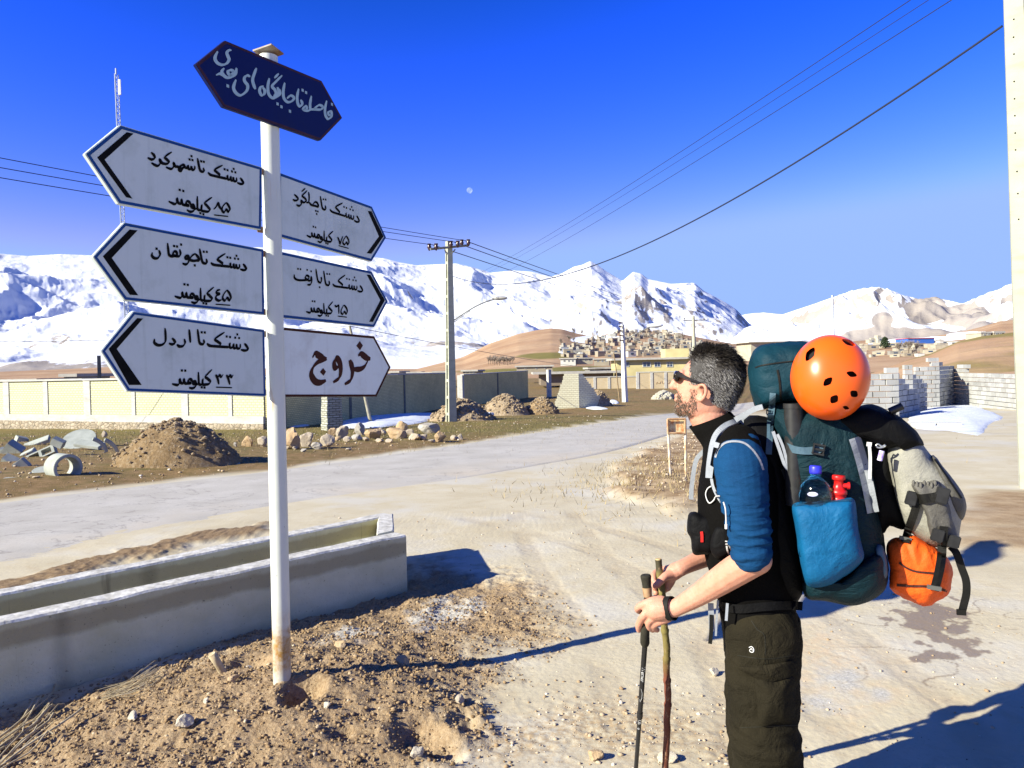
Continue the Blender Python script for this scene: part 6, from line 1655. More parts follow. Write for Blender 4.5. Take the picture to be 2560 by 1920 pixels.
def brick_mat(name, ang, c1, c2, mort, bw=.22, bh=.075, ms=.012, bump=.4, stain=(.2, .18, .14), sa=.35):
    k = Mat(name, .9, .15)
    mp = k.n("ShaderNodeMapping"); mp.inputs["Rotation"].default_value = (0, 0, -ang); k.l(k.co, mp.inputs[0])
    x = k.sep(0, mp.outputs[0]); z = k.sep(2, mp.outputs[0]); cb = k.n("ShaderNodeCombineXYZ"); k.l(x, cb.inputs[0]); k.l(z, cb.inputs[1])
    br = k.n("ShaderNodeTexBrick"); br.inputs["Scale"].default_value = 1; br.inputs["Brick Width"].default_value = bw; br.inputs["Row Height"].default_value = bh; br.inputs["Mortar Size"].default_value = ms
    br.inputs["Color1"].default_value = (*c1, 1); br.inputs["Color2"].default_value = (*c2, 1); br.inputs["Mortar"].default_value = (*mort, 1); k.l(cb.outputs[0], br.inputs[0])
    cc = k.mix(k.ramp(k.noise(.8, 6, .65), [(.45, 0), (.75, sa)]), br.outputs[0], stain)
    k.color(cc); k.bump(br.outputs[1], -bump, .02); return k.m
CONC = conc("pale_concrete", (.40, .39, .36), (.50, .49, .455), (.29, .275, .24), .25)
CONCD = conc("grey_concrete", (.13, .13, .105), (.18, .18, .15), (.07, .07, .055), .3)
k = Mat("stone_base", .9, .15); ed = k.voro(4.2, 'DISTANCE_TO_EDGE', co=k.scale((1, 1, 1.35))); sc_ = k.voro(4.2, 'F1', co=k.scale((1, 1, 1.35)), out="Color")
cc = k.mix(k.ramp(k.sep(0, sc_), [(0, 0), (1, 1)]), (.26, .22, .165), (.42, .37, .29)); cc = k.mix(k.ramp(k.noise(9, 5), [(.4, 0), (.7, .4)]), cc, (.36, .25, .14)); cc = k.mix(k.ramp(ed, [(.02, 1), (.07, 0)]), cc, (.13, .11, .08)); k.color(cc); k.bump(ed, .8, .06); STONEB = k.m

def wall_ends(pa, pb):
    return on_ground(*pa), on_ground(*pb)
def wbox(b, A_, u, v, s0, s1, t0, t1, z0, z1, mi=0):
    """box along a wall: s along u, t along v (towards the viewer), heights absolute"""
    A2 = np.array([A_[0], A_[1], 0.0])
    c = [A2 + u * s + v * t + np.array([0, 0, z]) for z in (z0, z1) for (s, t) in ((s0, t1), (s1, t1), (s1, t0), (s0, t0))]
    return b.hexa(c, mi)

# white brick wall, facing the road and the sun
A_, B_ = wall_ends((0, 1077), (660, 1080))
u = B_ - A_; u[2] = 0; L = np.linalg.norm(u); u /= L; v = np.array([u[1], -u[0], 0]); ang = math.atan2(u[1], u[0])
wall = thing("brick_wall", "long cream brick wall with pale concrete pillars facing the road", "wall", (A_ + B_) / 2)
CREAM = brick_mat("cream_brick", ang, (.60, .60, .40), (.54, .54, .345), (.33, .32, .21), .22, .11, .022, .6, (.52, .50, .36), .3)
zg = min(A_[2], B_[2]) - .25
def s_at(px): 
    d = ray(px, 1050); n = np.array([u[1], -u[0], 0]); return float(np.dot(CAM + d * (np.dot(A_ - CAM, n) / np.dot(d, n)) - A_, u))
def z_at(px, py):
    n = v; d = ray(px, py); return float((CAM + d * (np.dot(A_ - CAM, n) / np.dot(d, n)))[2])
cols = [(-430, -408), (-315, -295), (-205, -185), (-95, -75), (10, 24), (110, 121), (211, 227), (330, 339), (455, 471), (571, 581)]
zt = z_at(100, 953); zp = z_at(100, 1036); zs = z_at(100, 1052)
zt2 = z_at(300, 950)
S0 = s_at(-500)
b = MB(); wbox(b, A_, u, v, S0, L + .02, -.32, .06, zg, zs); b.build("stone_base", STONEB, wall)
b = MB(); wbox(b, A_, u, v, S0, L, -.30, .03, zs + .002, zp); b.build("plinth", CONC, wall)
edges = [S0] + [s for c0, c1 in cols for s in (s_at(c0), s_at(c1))] + [L]
for i in range(0, len(edges), 2):
    t_ = zt if edges[i] < s_at(215) else zt2
    b = MB(); wbox(b, A_, u, v, edges[i] + .002, edges[i + 1] - .002, -.26, -.03, zp + .002, t_); b.build("brick_panel", CREAM, wall)
for c0, c1 in cols:
    t_ = zt if c0 < 200 else zt2
    b = MB(); wbox(b, A_, u, v, s_at(c0), s_at(c1), -.28, .01, zp + .002, t_ + .004); b.build("pillar", CONC, wall)
b = MB(); wbox(b, A_, u, v, S0, s_at(211), -.33, .06, zt + .006, zt + .09); wbox(b, A_, u, v, s_at(211) + .003, L, -.33, .06, zt2 + .006, zt2 + .09); b.build("coping", CONC, wall)
CORNER = A_ + u * L

# grey brick wall running away from the corner, in the shade
def shade_wall(pa, pb, ya, yb, cols, label, first=None, lit_end=False):
    A_ = on_ground(*pa) if first is None else np.array([*first[:2], on_ground(*pa)[2]]); B_ = on_ground(*pb)
    u = B_ - A_; u[2] = 0; L = np.linalg.norm(u); u /= L; v = np.array([u[1], -u[0], 0]); ang = math.atan2(u[1], u[0])
    za = CAMH + (CAM + ray(pa[0], ya) * 1)[2] * 0 + ray(pa[0], ya)[2] / np.linalg.norm(ray(pa[0], ya)[:2]) * np.linalg.norm(A_[:2])
    zb = CAMH + ray(pb[0], yb)[2] / np.linalg.norm(ray(pb[0], yb)[:2]) * np.linalg.norm(B_[:2])
    w = thing("brick_wall", label, "wall", (A_ + B_) / 2)
    GB = brick_mat("grey_brick", ang, (.70, .61, .30), (.60, .52, .245), (.38, .33, .16), .22, .085, .014, .5, (.22, .195, .12), .4)
    def sx(px):
        d = ray(px, 950); return float(np.dot(CAM + d * (np.dot(A_ - CAM, v) / np.dot(d, v)) - A_, u))
    zt = lambda s: za + (zb - za) * s / L
    ed = [0.0] + [s for c in cols for s in (sx(c) - .14, sx(c) + .14)] + [L]
    for i in range(0, len(ed), 2):
        b = MB(); s0, s1 = ed[i] + .002, ed[i + 1] - .002
        z0 = min(A_[2], B_[2]) - .8; P_ = []
        for z in (None, 1):
            for s, t in ((s0, 0), (s1, 0), (s1, -.22), (s0, -.22)):
                q = np.array([A_[0], A_[1], 0]) + u * s + v * t; P_.append(q + np.array([0, 0, z0 if z is None else zt(s)]))
        b.hexa(P_); b.build("brick_panel", GB, w)
    for c in cols:
        b = MB(); s = sx(c); wbox(b, A_, u, v, s - .139, s + .139, -.25, .035, min(A_[2], B_[2]) - .8, zt(s) + .003); b.build("pillar", CONCD, w)
    b = MB(); P_ = []
    for dz in (.005, .085):
        for s, t in ((0, .03), (L, .03), (L, -.26), (0, -.26)):
            P_.append(np.array([A_[0], A_[1], 0]) + u * s + v * t + np.array([0, 0, zt(s) + dz]))
    b.hexa(P_); b.build("coping", CONC, w)
    if lit_end:
        b = MB(); wbox(b, A_, u, v, -.36, -.003, -.40, .05, min(A_[2], B_[2]) - .8, zt(0)); b.build("end_pillar", CONC, w)
    return w
shade_wall((662, 1066), (1126, 1020), 945, 934, [708, 874, 1010], "long grey brick wall in shade running away from the cream wall's corner", first=CORNER + np.array([.12, .05, 0]))
shade_wall((1160, 1016), (1321, 994), 938, 928, [1244], "short grey brick wall in shade beyond the tall concrete pole", lit_end=True)

# broken brick pillar and leaning wooden post in front of the grey wall
q = on_ground(826, 1083); s = q[1] / F
GREYBR = brick_mat("weathered_brick", 0, (.46, .47, .40), (.36, .36, .30), (.18, .18, .14), .22, .085, .016, .8)
b = MB()
r = np.random.default_rng(4)
for i in range(17):
    w_ = .66 - .006 * i; b.box(q + np.array([r.normal() * .008, .3 + r.normal() * .008, -.2 + .12 * i]), w_, w_, .108, .62)
tag(b.build("brick_pillar", GREYBR), "broken grey brick pillar standing in front of the shaded brick wall", "pillar")
q = on_ground(929, 1067); tpp = on_plane(874, 815, q, np.array([0, -1.0, 0])); LEANTOP = tpp
WOODP = simple("grey_pole_wood", (.36, .34, .26), (.24, .22, .16), 8, .85)
b = MB(); b.tube([q - (tpp - q) * .04, q * .5 + tpp * .5, tpp], [.085, .07, .06], 12); tag(b.build("leaning_pole", WOODP), "leaning wooden pole behind the lowest right hand sign board", "pole")

# ---- snow patches, lying on the ground
SNOW = simple("old_snow", (.68, .71, .76), (.56, .60, .66), 3, .8, .2, .5, 14, .05)
def snow_patch(pts, thick, n=40, seed=1):
    Q = np.array([on_ground(x, y)[:2] for x, y in pts]); Q = cr_closed(Q, 80); c = Q.mean(0); Q = c + (Q - c) * (1 + .10 * fbm2(np.arange(80) * .35 + seed, np.zeros(80) + seed, 3, seed))[:, None]; V = []; m_ = len(Q)
    rs = np.linspace(1, 0.02, 16)
    for r_ in rs:
        for p in Q:
            x, y = c + (p - c) * r_; V.append((x, y, ground_z(x, y) + thick * (1 - r_ ** 3) + .25 * thick * float(fbm2(np.array([x * 1.3 + seed]), np.array([y * 1.3]), 3, seed)[0]) * (1 - r_ ** 2) - .06 * (r_ > .99)))
    Fc = [[i * m_ + q, i * m_ + (q + 1) % m_, (i + 1) * m_ + (q + 1) % m_, (i + 1) * m_ + q] for i in range(15) for q in range(m_)] + [[15 * m_ + q for q in range(m_)]]
    b = MB(); b.add(V, Fc, 0, True); o = b.build("snow_patch", SNOW); o["kind"] = "structure"; return o
snow_patch([(850, 1076), (848, 1058), (880, 1051), (940, 1046), (1010, 1040), (1085, 1036), (1100, 1048), (1060, 1062), (1000, 1070), (930, 1078)], .22)
snow_patch([(700, 1072), (730, 1066), (775, 1064), (770, 1070), (720, 1074)], .1)
snow_patch([R4(530, 1130), R4(560, 1085), R4(640, 1050), R4(720, 1025), R4(900, 1002), R4(1005, 1002), R4(1100, 1040), R4(1235, 1098), R4(1150, 1145), R4(1090, 1215), R4(960, 1222), R4(760, 1195), R4(590, 1185)], .16, seed=4)
snow_patch([R7(470, 1335), R7(540, 1345), R7(600, 1390), R7(520, 1402), R7(480, 1400)], .15, seed=6)
snow_patch([R3(1395, 1535), R3(1450, 1520), R3(1560, 1532), R3(1590, 1545), R3(1480, 1548)], .1, seed=7)

# ---- heaps of earth and gravel
def heap(name, x0, x1, yt, yb, mat, label, seed, cat="heap", rocks=120, rsz=.10, depth=.8, rmat=None):
    q = on_ground((x0 + x1) / 2, yb); s = q[1] / F; rx = (x1 - x0) * s / 2; ry = rx * depth; h = (yb - yt) * s * .96
    c = q + np.array([0, ry * .75, 0]); zc = ground_z(c[0], c[1]); V = []; n = 72; rs = np.linspace(1.12, 0, 30)
    r = np.random.default_rng(seed)
    def hz(x, y):
        d = math.hypot((x - c[0]) / rx, (y - c[1]) / ry)
        d += .16 * float(fbm2(np.array([x / rx * 1.6 + seed]), np.array([y / rx * 1.6]), 3, seed)[0])
        return max(0, 1 - d) ** .85 if d < 1 else 0
    X = []; Y = []
    for q_ in rs:
        for t in np.linspace(0, 2 * np.pi, n, endpoint=False): X.append(c[0] + rx * q_ * math.cos(t)); Y.append(c[1] + ry * q_ * math.sin(t))
    X = np.array(X); Y = np.array(Y)
    d = np.hypot((X - c[0]) / rx, (Y - c[1]) / ry); d = d + .16 * fbm2(X / rx * 1.6 + seed, Y / rx * 1.6, 3, seed) * sstep(1.15, .6, d)
    prof_ = np.clip(1 - d, 0, 1); prof_ = prof_ ** .9 * (1 - .42 * prof_) / .58
    Z = np.array([ground_z(x, y) for x, y in zip(X, Y)]) + h * prof_ * 1.02 + (.07 * h * fbm2(X / rx * 3, Y / rx * 3, 3, seed + 1) + .05 * h * fbm2(X / rx * 9, Y / rx * 9, 3, seed + 3)) * sstep(0, .15, prof_) - .05 * (d > 1.0)
    m_ = n; b = MB()
    b.add(np.stack([X, Y, Z], 1), [[i * m_ + k_, i * m_ + (k_ + 1) % m_, (i + 1) * m_ + (k_ + 1) % m_, (i + 1) * m_ + k_] for i in range(29) for k_ in range(m_)], 0, True)
    o = thing(name, label, cat, c * np.array([1, 1, 0]) + np.array([0, 0, zc]))
    b.build("heap_body", mat, o, recalc=False)
    b = MB()
    for _ in range(rocks * 3):
        k_ = r.integers(n * 3, len(X)); sz = .5 * rsz * r.uniform(.35, 1.5) ** 2
        V = IV1 * (1 + .3 * (r.random((len(IV1), 1)) - .5)) * np.array([1, .8, .7]) * sz
        b.add(V + np.array([X[k_] + r.normal() * .03 * rx, Y[k_] + r.normal() * .02 * rx, Z[k_] + sz * .1]), IF1.tolist())
    if rocks:
        st = b.build("loose_stones", rmat or mat, o, recalc=False); st["kind"] = "stuff"
    return o
def heap_mat(name, a, b_, c_):
    k = Mat(name, .95, .1); cc = k.mix(k.ramp(k.noise(2.4, 7, .7), [(.35, 0), (.65, 1)]), a, b_); cc = k.mix(k.ramp(k.noise(11, 4, .75), [(.5, 0), (.7, .8)]), cc, c_); k.color(cc); k.bump(k.noise(7, 7, .75), .9, .12); return k.m
EARTH = heap_mat("earth_heap", (.21, .14, .07), (.31, .215, .115), (.42, .33, .22)); GRAV = heap_mat("gravel_heap", (.26, .185, .105), (.38, .295, .195), (.50, .43, .33))
heap("dirt_heap", 236, 566, 1066, 1178, EARTH, "brown heap of earth beside the broken concrete pipes", 2, rocks=260, rsz=.06, rmat=GRAV)
heap("gravel_heap", 1066, 1236, 1003, 1058, GRAV, "gravel heap at the foot of the tall concrete pole", 3, rocks=300, rsz=.10)
heap("gravel_heap", 1200, 1326, 990, 1043, GRAV, "gravel heap in front of the short grey wall, right of the pole", 4, rocks=260, rsz=.10)
heap("gravel_heap", 1308, 1402, 997, 1040, EARTH, "dark low earth heap between the gravel heap and the stepped brick pier", 5, rocks=160, rsz=.09, rmat=GRAV)
heap("gravel_heap", 1462, 1532, 980, 1020, GRAV, "small gravel heap right behind the stepped brick pier", 6, rocks=160, rsz=.11)
heap("stone_pile", R7(1090, 1280)[0], R7(1370, 1280)[0], R7(0, 1225)[1], R7(0, 1320)[1], heap_mat("pale_stone_pile", (.45, .42, .33), (.55, .52, .42), (.25, .22, .17)), "pile of pale stones in front of the wall beside the hiker's face", 8, rocks=120, rsz=.28)
b = MB(); q = on_ground(1220, 1046); b.add(rock_verts((.42, .3, .26), 77) + q + np.array([0, .2, .16]), IF3, 0, True); tag(b.build("snow_lump", SNOW), "lump of old snow between the two gravel heaps", "snow lump")

# ---- boulders along the road, each a thing
bl = [(225, 992, 150, 155, ST_ORANGE, "big orange boulder nearest the sign post in the row along the road"), (335, 968, 105, 125, ST_PALE, "dark tan boulder right behind the biggest orange boulder"),
      (245, 992, 44, 34, ST_PALE, "small block in front of the big orange boulder"), (190, 992, 56, 42, ST_PALE, "low stone at the left foot of the big orange boulder"), (405, 988, 84, 56, ST_GREY, "low grey block between the orange boulder and the round tan boulder"),
      (495, 980, 112, 108, ST_PALE, "round tan boulder third from the sign post"), (312, 1008, 52, 26, ST_GREY, "flat pebble on the verge below the boulders"), (535, 892, 64, 98, ST_ORANGE, "narrow upright orange boulder right of the brick pillar"),
      (610, 902, 116, 126, ST_PALE, "pale rough boulder leaning on the upright orange one"), (655, 930, 62, 46, ST_PALE, "small pale stone under the grey slab"), (745, 872, 122, 112, ST_GREY, "grey topped boulder in the middle of the row"),
      (722, 918, 88, 62, ST_GREY, "tilted grey slab in front of the grey topped boulder"), (868, 902, 124, 104, ST_ORANGE, "dark orange boulder below the leaning pole"), (935, 880, 84, 70, ST_PALE, "brown stone tucked behind the dark orange boulder"),
      (800, 922, 60, 36, ST_PALE, "small stone left of the dark orange boulder"), (905, 925, 74, 34, ST_PALE, "flat stone in front of the dark orange boulder"), (1045, 900, 150, 110, ST_ORANGE, "wide sunlit orange boulder right of the leaning pole"),
      (1095, 868, 92, 112, ST_ORANGE, "steep orange boulder behind the wide sunlit one"), (1185, 908, 96, 62, ST_PALE, "low pale boulder between the wide orange one and the great grey one"), (1285, 862, 172, 112, ST_GREY, "great grey boulder on top at the right of the row"),
      (1255, 905, 90, 60, ST_PALE, "tan boulder under the great grey boulder"), (1388, 908, 114, 96, ST_ORANGE, "bright orange boulder at the right end of the row"), (1492, 890, 58, 36, ST_PALE, "small stone just past the right end of the boulder row"),
      (1540, 888, 66, 46, ST_PALE, "last small boulder of the row towards the tall pole"), (990, 925, 62, 30, ST_PALE, "flat pale stone in front of the wide sunlit boulder"), (660, 982, 48, 22, ST_GREY, "grey pebble on the verge near the round tan boulder"),
      (1330, 915, 70, 34, ST_PALE, "small stone between the great grey and bright orange boulders"), (575, 925, 60, 40, ST_ORANGE, "small orange stone below the upright orange boulder"), (1150, 868, 60, 60, ST_PALE, "tan stone left behind the great grey boulder"), (430, 770, 100, 50, ST_PALE, "brown stone at the foot of the grey wall, left of the brick pillar")]
for i, (x, y, w, h, m_, lb) in enumerate(bl):
    px, py = R2(x, y); rock("boulder", px, py, w * .3165, h * .3165, m_, lb, "boulders along the far side of the road", 500 + i * 3, "boulder")
for i, (x, y, w, h, m_, lb) in enumerate([(1945, 1032, 112, 108, ST_ORANGE, "upright orange rock standing alone left of the sign post"), (2065, 1032, 80, 84, ST_PALE, "pale rock half hidden behind the sign post"), (825, 948, 40, 52, ST_PALE, "small upright stone behind the round concrete cover"),
                                          (1508, 1148, 52, 36, ST_PALE, "pinkish stone at the right foot of the earth heap"), (1858, 1034, 30, 40, ST_GREY, "small stone left of the upright orange rock"), (970, 1105, 34, 30, ST_PALE, "pebble right of the shadow of the concrete pipe"), (280, 1300, 60, 18, ST_PALE, "flat pebble on the road edge below the pipe")]):
    px, py = R0(x, y); rock("boulder", px, py, w * .3165, h * .3165, m_, lb, "boulders along the far side of the road", 700 + i * 3, "boulder")
# ---- broken concrete pipes, covers and kerb pieces
PIPEC = conc("pipe_concrete", (.30, .32, .285), (.40, .42, .38), (.18, .19, .165), .4)
def ring_piece(name, cx, cy, R_, th, ln, axis, label, a0=0, a1=2 * math.pi, lift=0.0):
    q = on_ground(*R0(cx, cy)); s = q[1] / F * .3165; R_ *= s; th *= s; ln *= s; ax = np.array(axis, float); ax /= np.linalg.norm(ax)
    e1 = np.cross(ax, [0, 0, 1.0]); e1 /= np.linalg.norm(e1); e2 = np.cross(e1, ax); c = q + np.array([0, 0, R_ * .96 + lift * s]); n = 48; full = a1 - a0 > 6.2
    V = []
    for t in np.linspace(a0, a1, n, endpoint=not full):
        d = e1 * math.cos(t) + e2 * math.sin(t); V += [c + d * R_, c + d * R_ + ax * ln, c + d * (R_ - th) + ax * ln, c + d * (R_ - th)]
    m_ = n if full else n - 1; Fc = []
    for i in range(m_):
        j = (i + 1) % n; Fc += [[i * 4 + k_, i * 4 + (k_ + 1) % 4, j * 4 + (k_ + 1) % 4, j * 4 + k_] for k_ in range(4)]
    if not full: Fc += [[3, 2, 1, 0], [(n - 1) * 4 + k_ for k_ in range(4)]]
    b = MB(); b.add(V, Fc); return tag(b.build(name, PIPEC, bevel=.008), label, "concrete pipe" if full else "pipe fragment", "broken concrete pieces by the road")
ring_piece("concrete_pipe", 545, 1272, 108, 24, 190, (-.80, .60, 0), "short hollow concrete pipe lying open end towards the road")
ring_piece("pipe_fragment", 690, 1160, 150, 24, 60, (-.5, .86, .1), "curved pipe fragment leaning directly behind the concrete pipe", .15, 1.25, -60)
ring_piece("pipe_fragment", 760, 1190, 170, 24, 60, (-.5, .86, .1), "second curved pipe fragment, right of the first behind the pipe", .1, 1.15, -70)
def slab(*a, **k_): pass
def chunk(name, cx, cy, w, h, d, rot, label, cat="concrete block", hole=False, lift=0.0, bev=.01):
    q = on_ground(*R0(cx, cy)); s = q[1] / F * .3165; b = MB(); R_ = (Matrix.Rotation(rot[2], 3, 'Z') @ Matrix.Rotation(rot[1], 3, 'Y') @ Matrix.Rotation(rot[0], 3, 'X'))
    c = q + np.array([0, d * s * .4, h * s * .5 + lift * s])
    if hole:
        for ox, oz, sx, sz in ((0, .42, 1, .16), (0, -.42, 1, .16), (-.45, 0, .1, .68), (.45, 0, .1, .68), (0, 0, .1, .68)):
            o_ = Vector((ox * w * s, 0, oz * h * s)); o_.rotate(R_); b.box(c + np.array(o_), w * s * sx * .999, d * s, h * s * sz, 0, 0, R_)
        return tag(b.build(name, PIPEC), label, cat, "broken concrete pieces by the road")
    b.box(c, w * s, d * s, h * s, 0, 0, R_)
    o = b.build(name, PIPEC, bevel=bev); return tag(o, label, cat, "broken concrete pieces by the road")
def disc(name, cx, cy, r_, t, rot, label, lift=0.0):
    q = on_ground(*R0(cx, cy)); s = q[1] / F * .3165; b = MB(); R_ = np.array(Matrix.Rotation(rot[2], 3, 'Z') @ Matrix.Rotation(rot[0], 3, 'X')); c = q + np.array([0, .3, lift * s])
    V = [R_ @ np.array([r_ * s * math.cos(a), r_ * s * math.sin(a), z]) + c for z in (-t * s / 2, t * s / 2) for a in np.linspace(0, 2 * np.pi, 40, endpoint=False)]
    b.add(V, [list(range(40))[::-1], list(range(40, 80))] + [[i, (i + 1) % 40, 40 + (i + 1) % 40, 40 + i] for i in range(40)]); return tag(b.build(name, PIPEC, bevel=.01), label, "concrete cover", "broken concrete pieces by the road")
disc("concrete_cover", 580, 1040, 125, 24, (.62, 0, .15), "round pale concrete cover tilted on top of the rubble", 85)
chunk("concrete_slab", 690, 1060, 220, 26, 90, (.35, .12, -.15), "long narrow slab resting over the pipe fragments", "concrete slab", lift=60)
disc("concrete_cover", 275, 1255, 88, 60, (.25, 0, .3), "thick rounded concrete lump left of the pipe mouth", 30)
chunk("concrete_slab", 95, 1300, 230, 40, 130, (.05, .02, .1), "flat slab lying at the left edge nearest the road", "concrete slab")
chunk("concrete_block", 85, 1085, 120, 110, 80, (.5, .7, .4), "tilted grey block at the top left of the rubble")
chunk("concrete_block", 150, 985, 80, 60, 70, (.2, .3, .9), "dark block highest at the back of the rubble", lift=0)
chunk("concrete_slab", 270, 1015, 190, 30, 90, (.4, -.35, .3), "pale slab propped up left of the round cover", "concrete slab", lift=25)
chunk("concrete_block", 205, 1100, 110, 50, 80, (.3, -.45, .2), "wedge shaped block in the middle of the rubble", lift=10)
chunk("concrete_block", 60, 1155, 100, 70, 80, (.6, .5, .2), "broken block low at the left picture edge")
chunk("concrete_block", 155, 1195, 90, 90, 70, (.2, .9, .5), "upended dark block left of the hollow block")
chunk("hollow_block", 320, 1110, 210, 70, 60, (-.5, -.42, .25), "long hollow concrete block with square openings", "hollow block", True, 5)
chunk("concrete_block", 20, 1080, 90, 60, 80, (.1, .3, .2), "pale block cut by the left picture edge")
chunk("plank", 1915, 1148, 95, 16, 30, (0, .45, .2), "short broken white board on the verge left of the sign post", "board")
chunk("concrete_block", 450, 1110, 90, 60, 60, (.3, .5, .2), "small block wedged above the pipe", lift=110)

# ---------------------------------------------------------------- poles, lamps and overhead wires
POLEC = conc("pole_concrete", (.37, .375, .285), (.44, .44, .35), (.27, .265, .19), .2)
WIRE = simple("wire", (.02, .025, .05), None, rough=.5); STEEL = simple("grey_steel", (.22, .23, .23), (.15, .15, .15), 20, .5, .4, metal=.3); INS = simple("insulator", (.03, .012, .012), (.05, .02, .02), 30, .25, .5)
def conc_pole(pb_, pt_, w0, w1, label, ladder=True, arm=None, lamp=None, rot=.55, mat=None):
    q = on_ground(*pb_); s = q[1] / F; tp_ = on_plane(pt_[0], pt_[1], q, np.array([0, -1.0, 0])); H_ = tp_[2] - q[2]; t = thing("utility_pole", label, "utility pole", q)
    a0, a1 = w0 * s / 2, w1 * s / 2; e1 = np.array([math.cos(rot), math.sin(rot), 0]); e2 = np.array([-math.sin(rot), math.cos(rot), 0]); ax = (tp_ - q)
    b = MB(); n = max(4, int(H_ / .8))
    def sec(f, hx, hy0, hy1):
        c = q + ax * f; k_ = a0 + (a1 - a0) * f; return [c - e1 * k_ * hx + e2 * k_ * hy0, c + e1 * k_ * hx + e2 * k_ * hy0, c + e1 * k_ * hx + e2 * k_ * hy1, c - e1 * k_ * hx + e2 * k_ * hy1]
    if ladder:
        for hy in ((-1.0, -.45), (.45, 1.0)):
            b.hexa(sec(-.03, 1, *hy) + sec(1, 1, *hy))
        b.hexa(sec(-.03, .35, -.45, .45) + sec(.999, .35, -.45, .45))
        for i in range(n): f = (i + .5) / n * .92; b.hexa(sec(f, .93, -.45, .45) + sec(f + .10 / H_ * 1.3, .93, -.45, .45))
        b.hexa(sec(.93, .95, -.45, .45) + sec(.9995, .95, -.45, .45))
    else:
        b.hexa(sec(-.03, 1, -1, 1) + sec(1, 1, -1, 1))
    b.build("pole_shaft", mat or POLEC, t)
    return t, q, tp_, s
t1, q1_, tp1, s1_ = conc_pole((1128, 1059), (1122, 603), 21, 13, "tall concrete pole with ladder recesses, crossarm and street lamp behind the road", True)
def wp(x, y, Y): return at_y(x, y, Y)
Y1 = q1_[1]
aL = wp(*R3(55, 148), Y1 - .9); aR = wp(*R3(375, 116), Y1 + .5)
b = MB(); b.tube([aL, aR], .055, 8); b.build("crossarm", STEEL, t1)
b = MB(); b.tube([wp(*R3(180, 155), Y1 - .35), wp(*R3(192, 185), Y1 - .15)], .03, 6); b.tube([wp(*R3(270, 150), Y1), wp(*R3(240, 185), Y1 - .1)], .03, 6); b.build("brace", STEEL, t1)
insp = [R3(75, 120), R3(262, 96), R3(355, 84)]; INSP = []
for i, (x, y) in enumerate(insp):
    c = wp(x, y, Y1 - .8 + .55 * i); INSP.append(c)
    for dx in (-.16, .16):
        b = MB(); cc_ = c + np.array([dx, 0, 0]); b.tube([cc_ - np.array([0, 0, .22]), cc_ - np.array([0, 0, .05]), cc_, cc_ + np.array([0, 0, .1])], [.03, .11, .07, .10], 10); b.build("insulator", INS, t1)
la = [wp(*R3(246, 770), Y1), wp(*R3(400, 668), Y1 - .2), wp(*R3(520, 608), Y1 - .3), wp(*R3(610, 580), Y1 - .35)]
b = MB(); b.tube(resamp(la, 14), .035, 8); b.tube([wp(*R3(250, 785), Y1), wp(*R3(400, 680), Y1 - .2)], .02, 6); b.build("lamp_arm", STEEL, t1)
b = MB(); c = wp(*R3(655, 572), Y1 - .4); ball(b, c, .30, (1.25, .45, .30)); b.build("lamp_head", simple("lamp_grey", (.30, .29, .27), None, rough=.4), t1)

t2, q2_, tp2, s2_p = conc_pole((1563, 1008), (1556, 811), 11, 6.5, "white concrete pole with a street lamp left of the hiker's head", False, rot=.75, mat=conc("white_pole", (.66, .66, .62), (.74, .74, .70), (.5, .48, .42), .15))
Y2 = q2_[1]; la = [wp(*R3(1740, 930), Y2), wp(*R3(1830, 880), Y2 - .3), wp(*R3(1960, 818), Y2 - .6)]
b = MB(); b.tube(resamp(la, 10), .05, 8); b.build("lamp_arm", STEEL, t2)
b = MB(); ball(b, wp(*R3(1995, 808), Y2 - .7), .52, (1.25, .5, .35)); b.build("lamp_head", simple("lamp_white", (.62, .64, .66), None, rough=.4), t2)
b = MB()
for y in (806, 816, 826, 838, 850): c = wp(1556 + (y - 811) * .04, y, Y2 - .3); b.tube([c - np.array([.28, 0, 0]), c + np.array([.05, 0, -.06])], .06, 6)
b.build("rack_insulators", INS, t2)
# farther pole with a crossarm, above the village
q = on_hills(1736, 893); Y3 = q[1]; s3_ = Y3 / F; tp3 = at_y(1733, 790, Y3)
t3 = thing("utility_pole", "far grey pole with a straight crossarm rising above the village behind the hiker's forehead", "utility pole", q)
b = MB(); b.tube([q - np.array([0, 0, 2]), tp3], [6.0 * s3_, 3.6 * s3_], 8); b.build("pole_shaft", POLEC, t3)
b = MB(); b.tube([at_y(1709, 801, Y3), at_y(1762, 800, Y3)], 1.5 * s3_, 6); b.build("crossarm", STEEL, t3)
for x in (1711, 1734, 1760):
    b = MB(); c = at_y(x, 797, Y3); b.tube([c - np.array([0, 0, 1.5 * s3_]), c + np.array([0, 0, 1.5 * s3_])], 1.6 * s3_, 6); b.build("insulator", INS, t3)
for (xt, yt, xb, yb, w, lb) in ((1534, 881, 1549, 1004, 3.2, "thin crooked wooden pole left of the white lamp pole"),):
    q = on_ground(xb, yb); s = q[1] / F; b = MB(); b.tube([q, on_plane(1541, 930, q, np.array([0, -1., 0])), on_plane(xt, yt, q, np.array([0, -1., 0]))], [w * s * .5, w * s * .45, w * s * .4], 8); tag(b.build("wooden_pole", simple("old_pole", (.30, .22, .12), (.20, .14, .08), 6)), lb, "pole")
q = on_ground(1373, 992); s = q[1] / F; b = MB(); h = (992 - 924) * s; b.box(q + np.array([0, 0, h / 2]), 9 * s, 9 * s, h, .6); tag(b.build("concrete_post", CONC), "square concrete post between the short grey wall and the brick pier", "post")
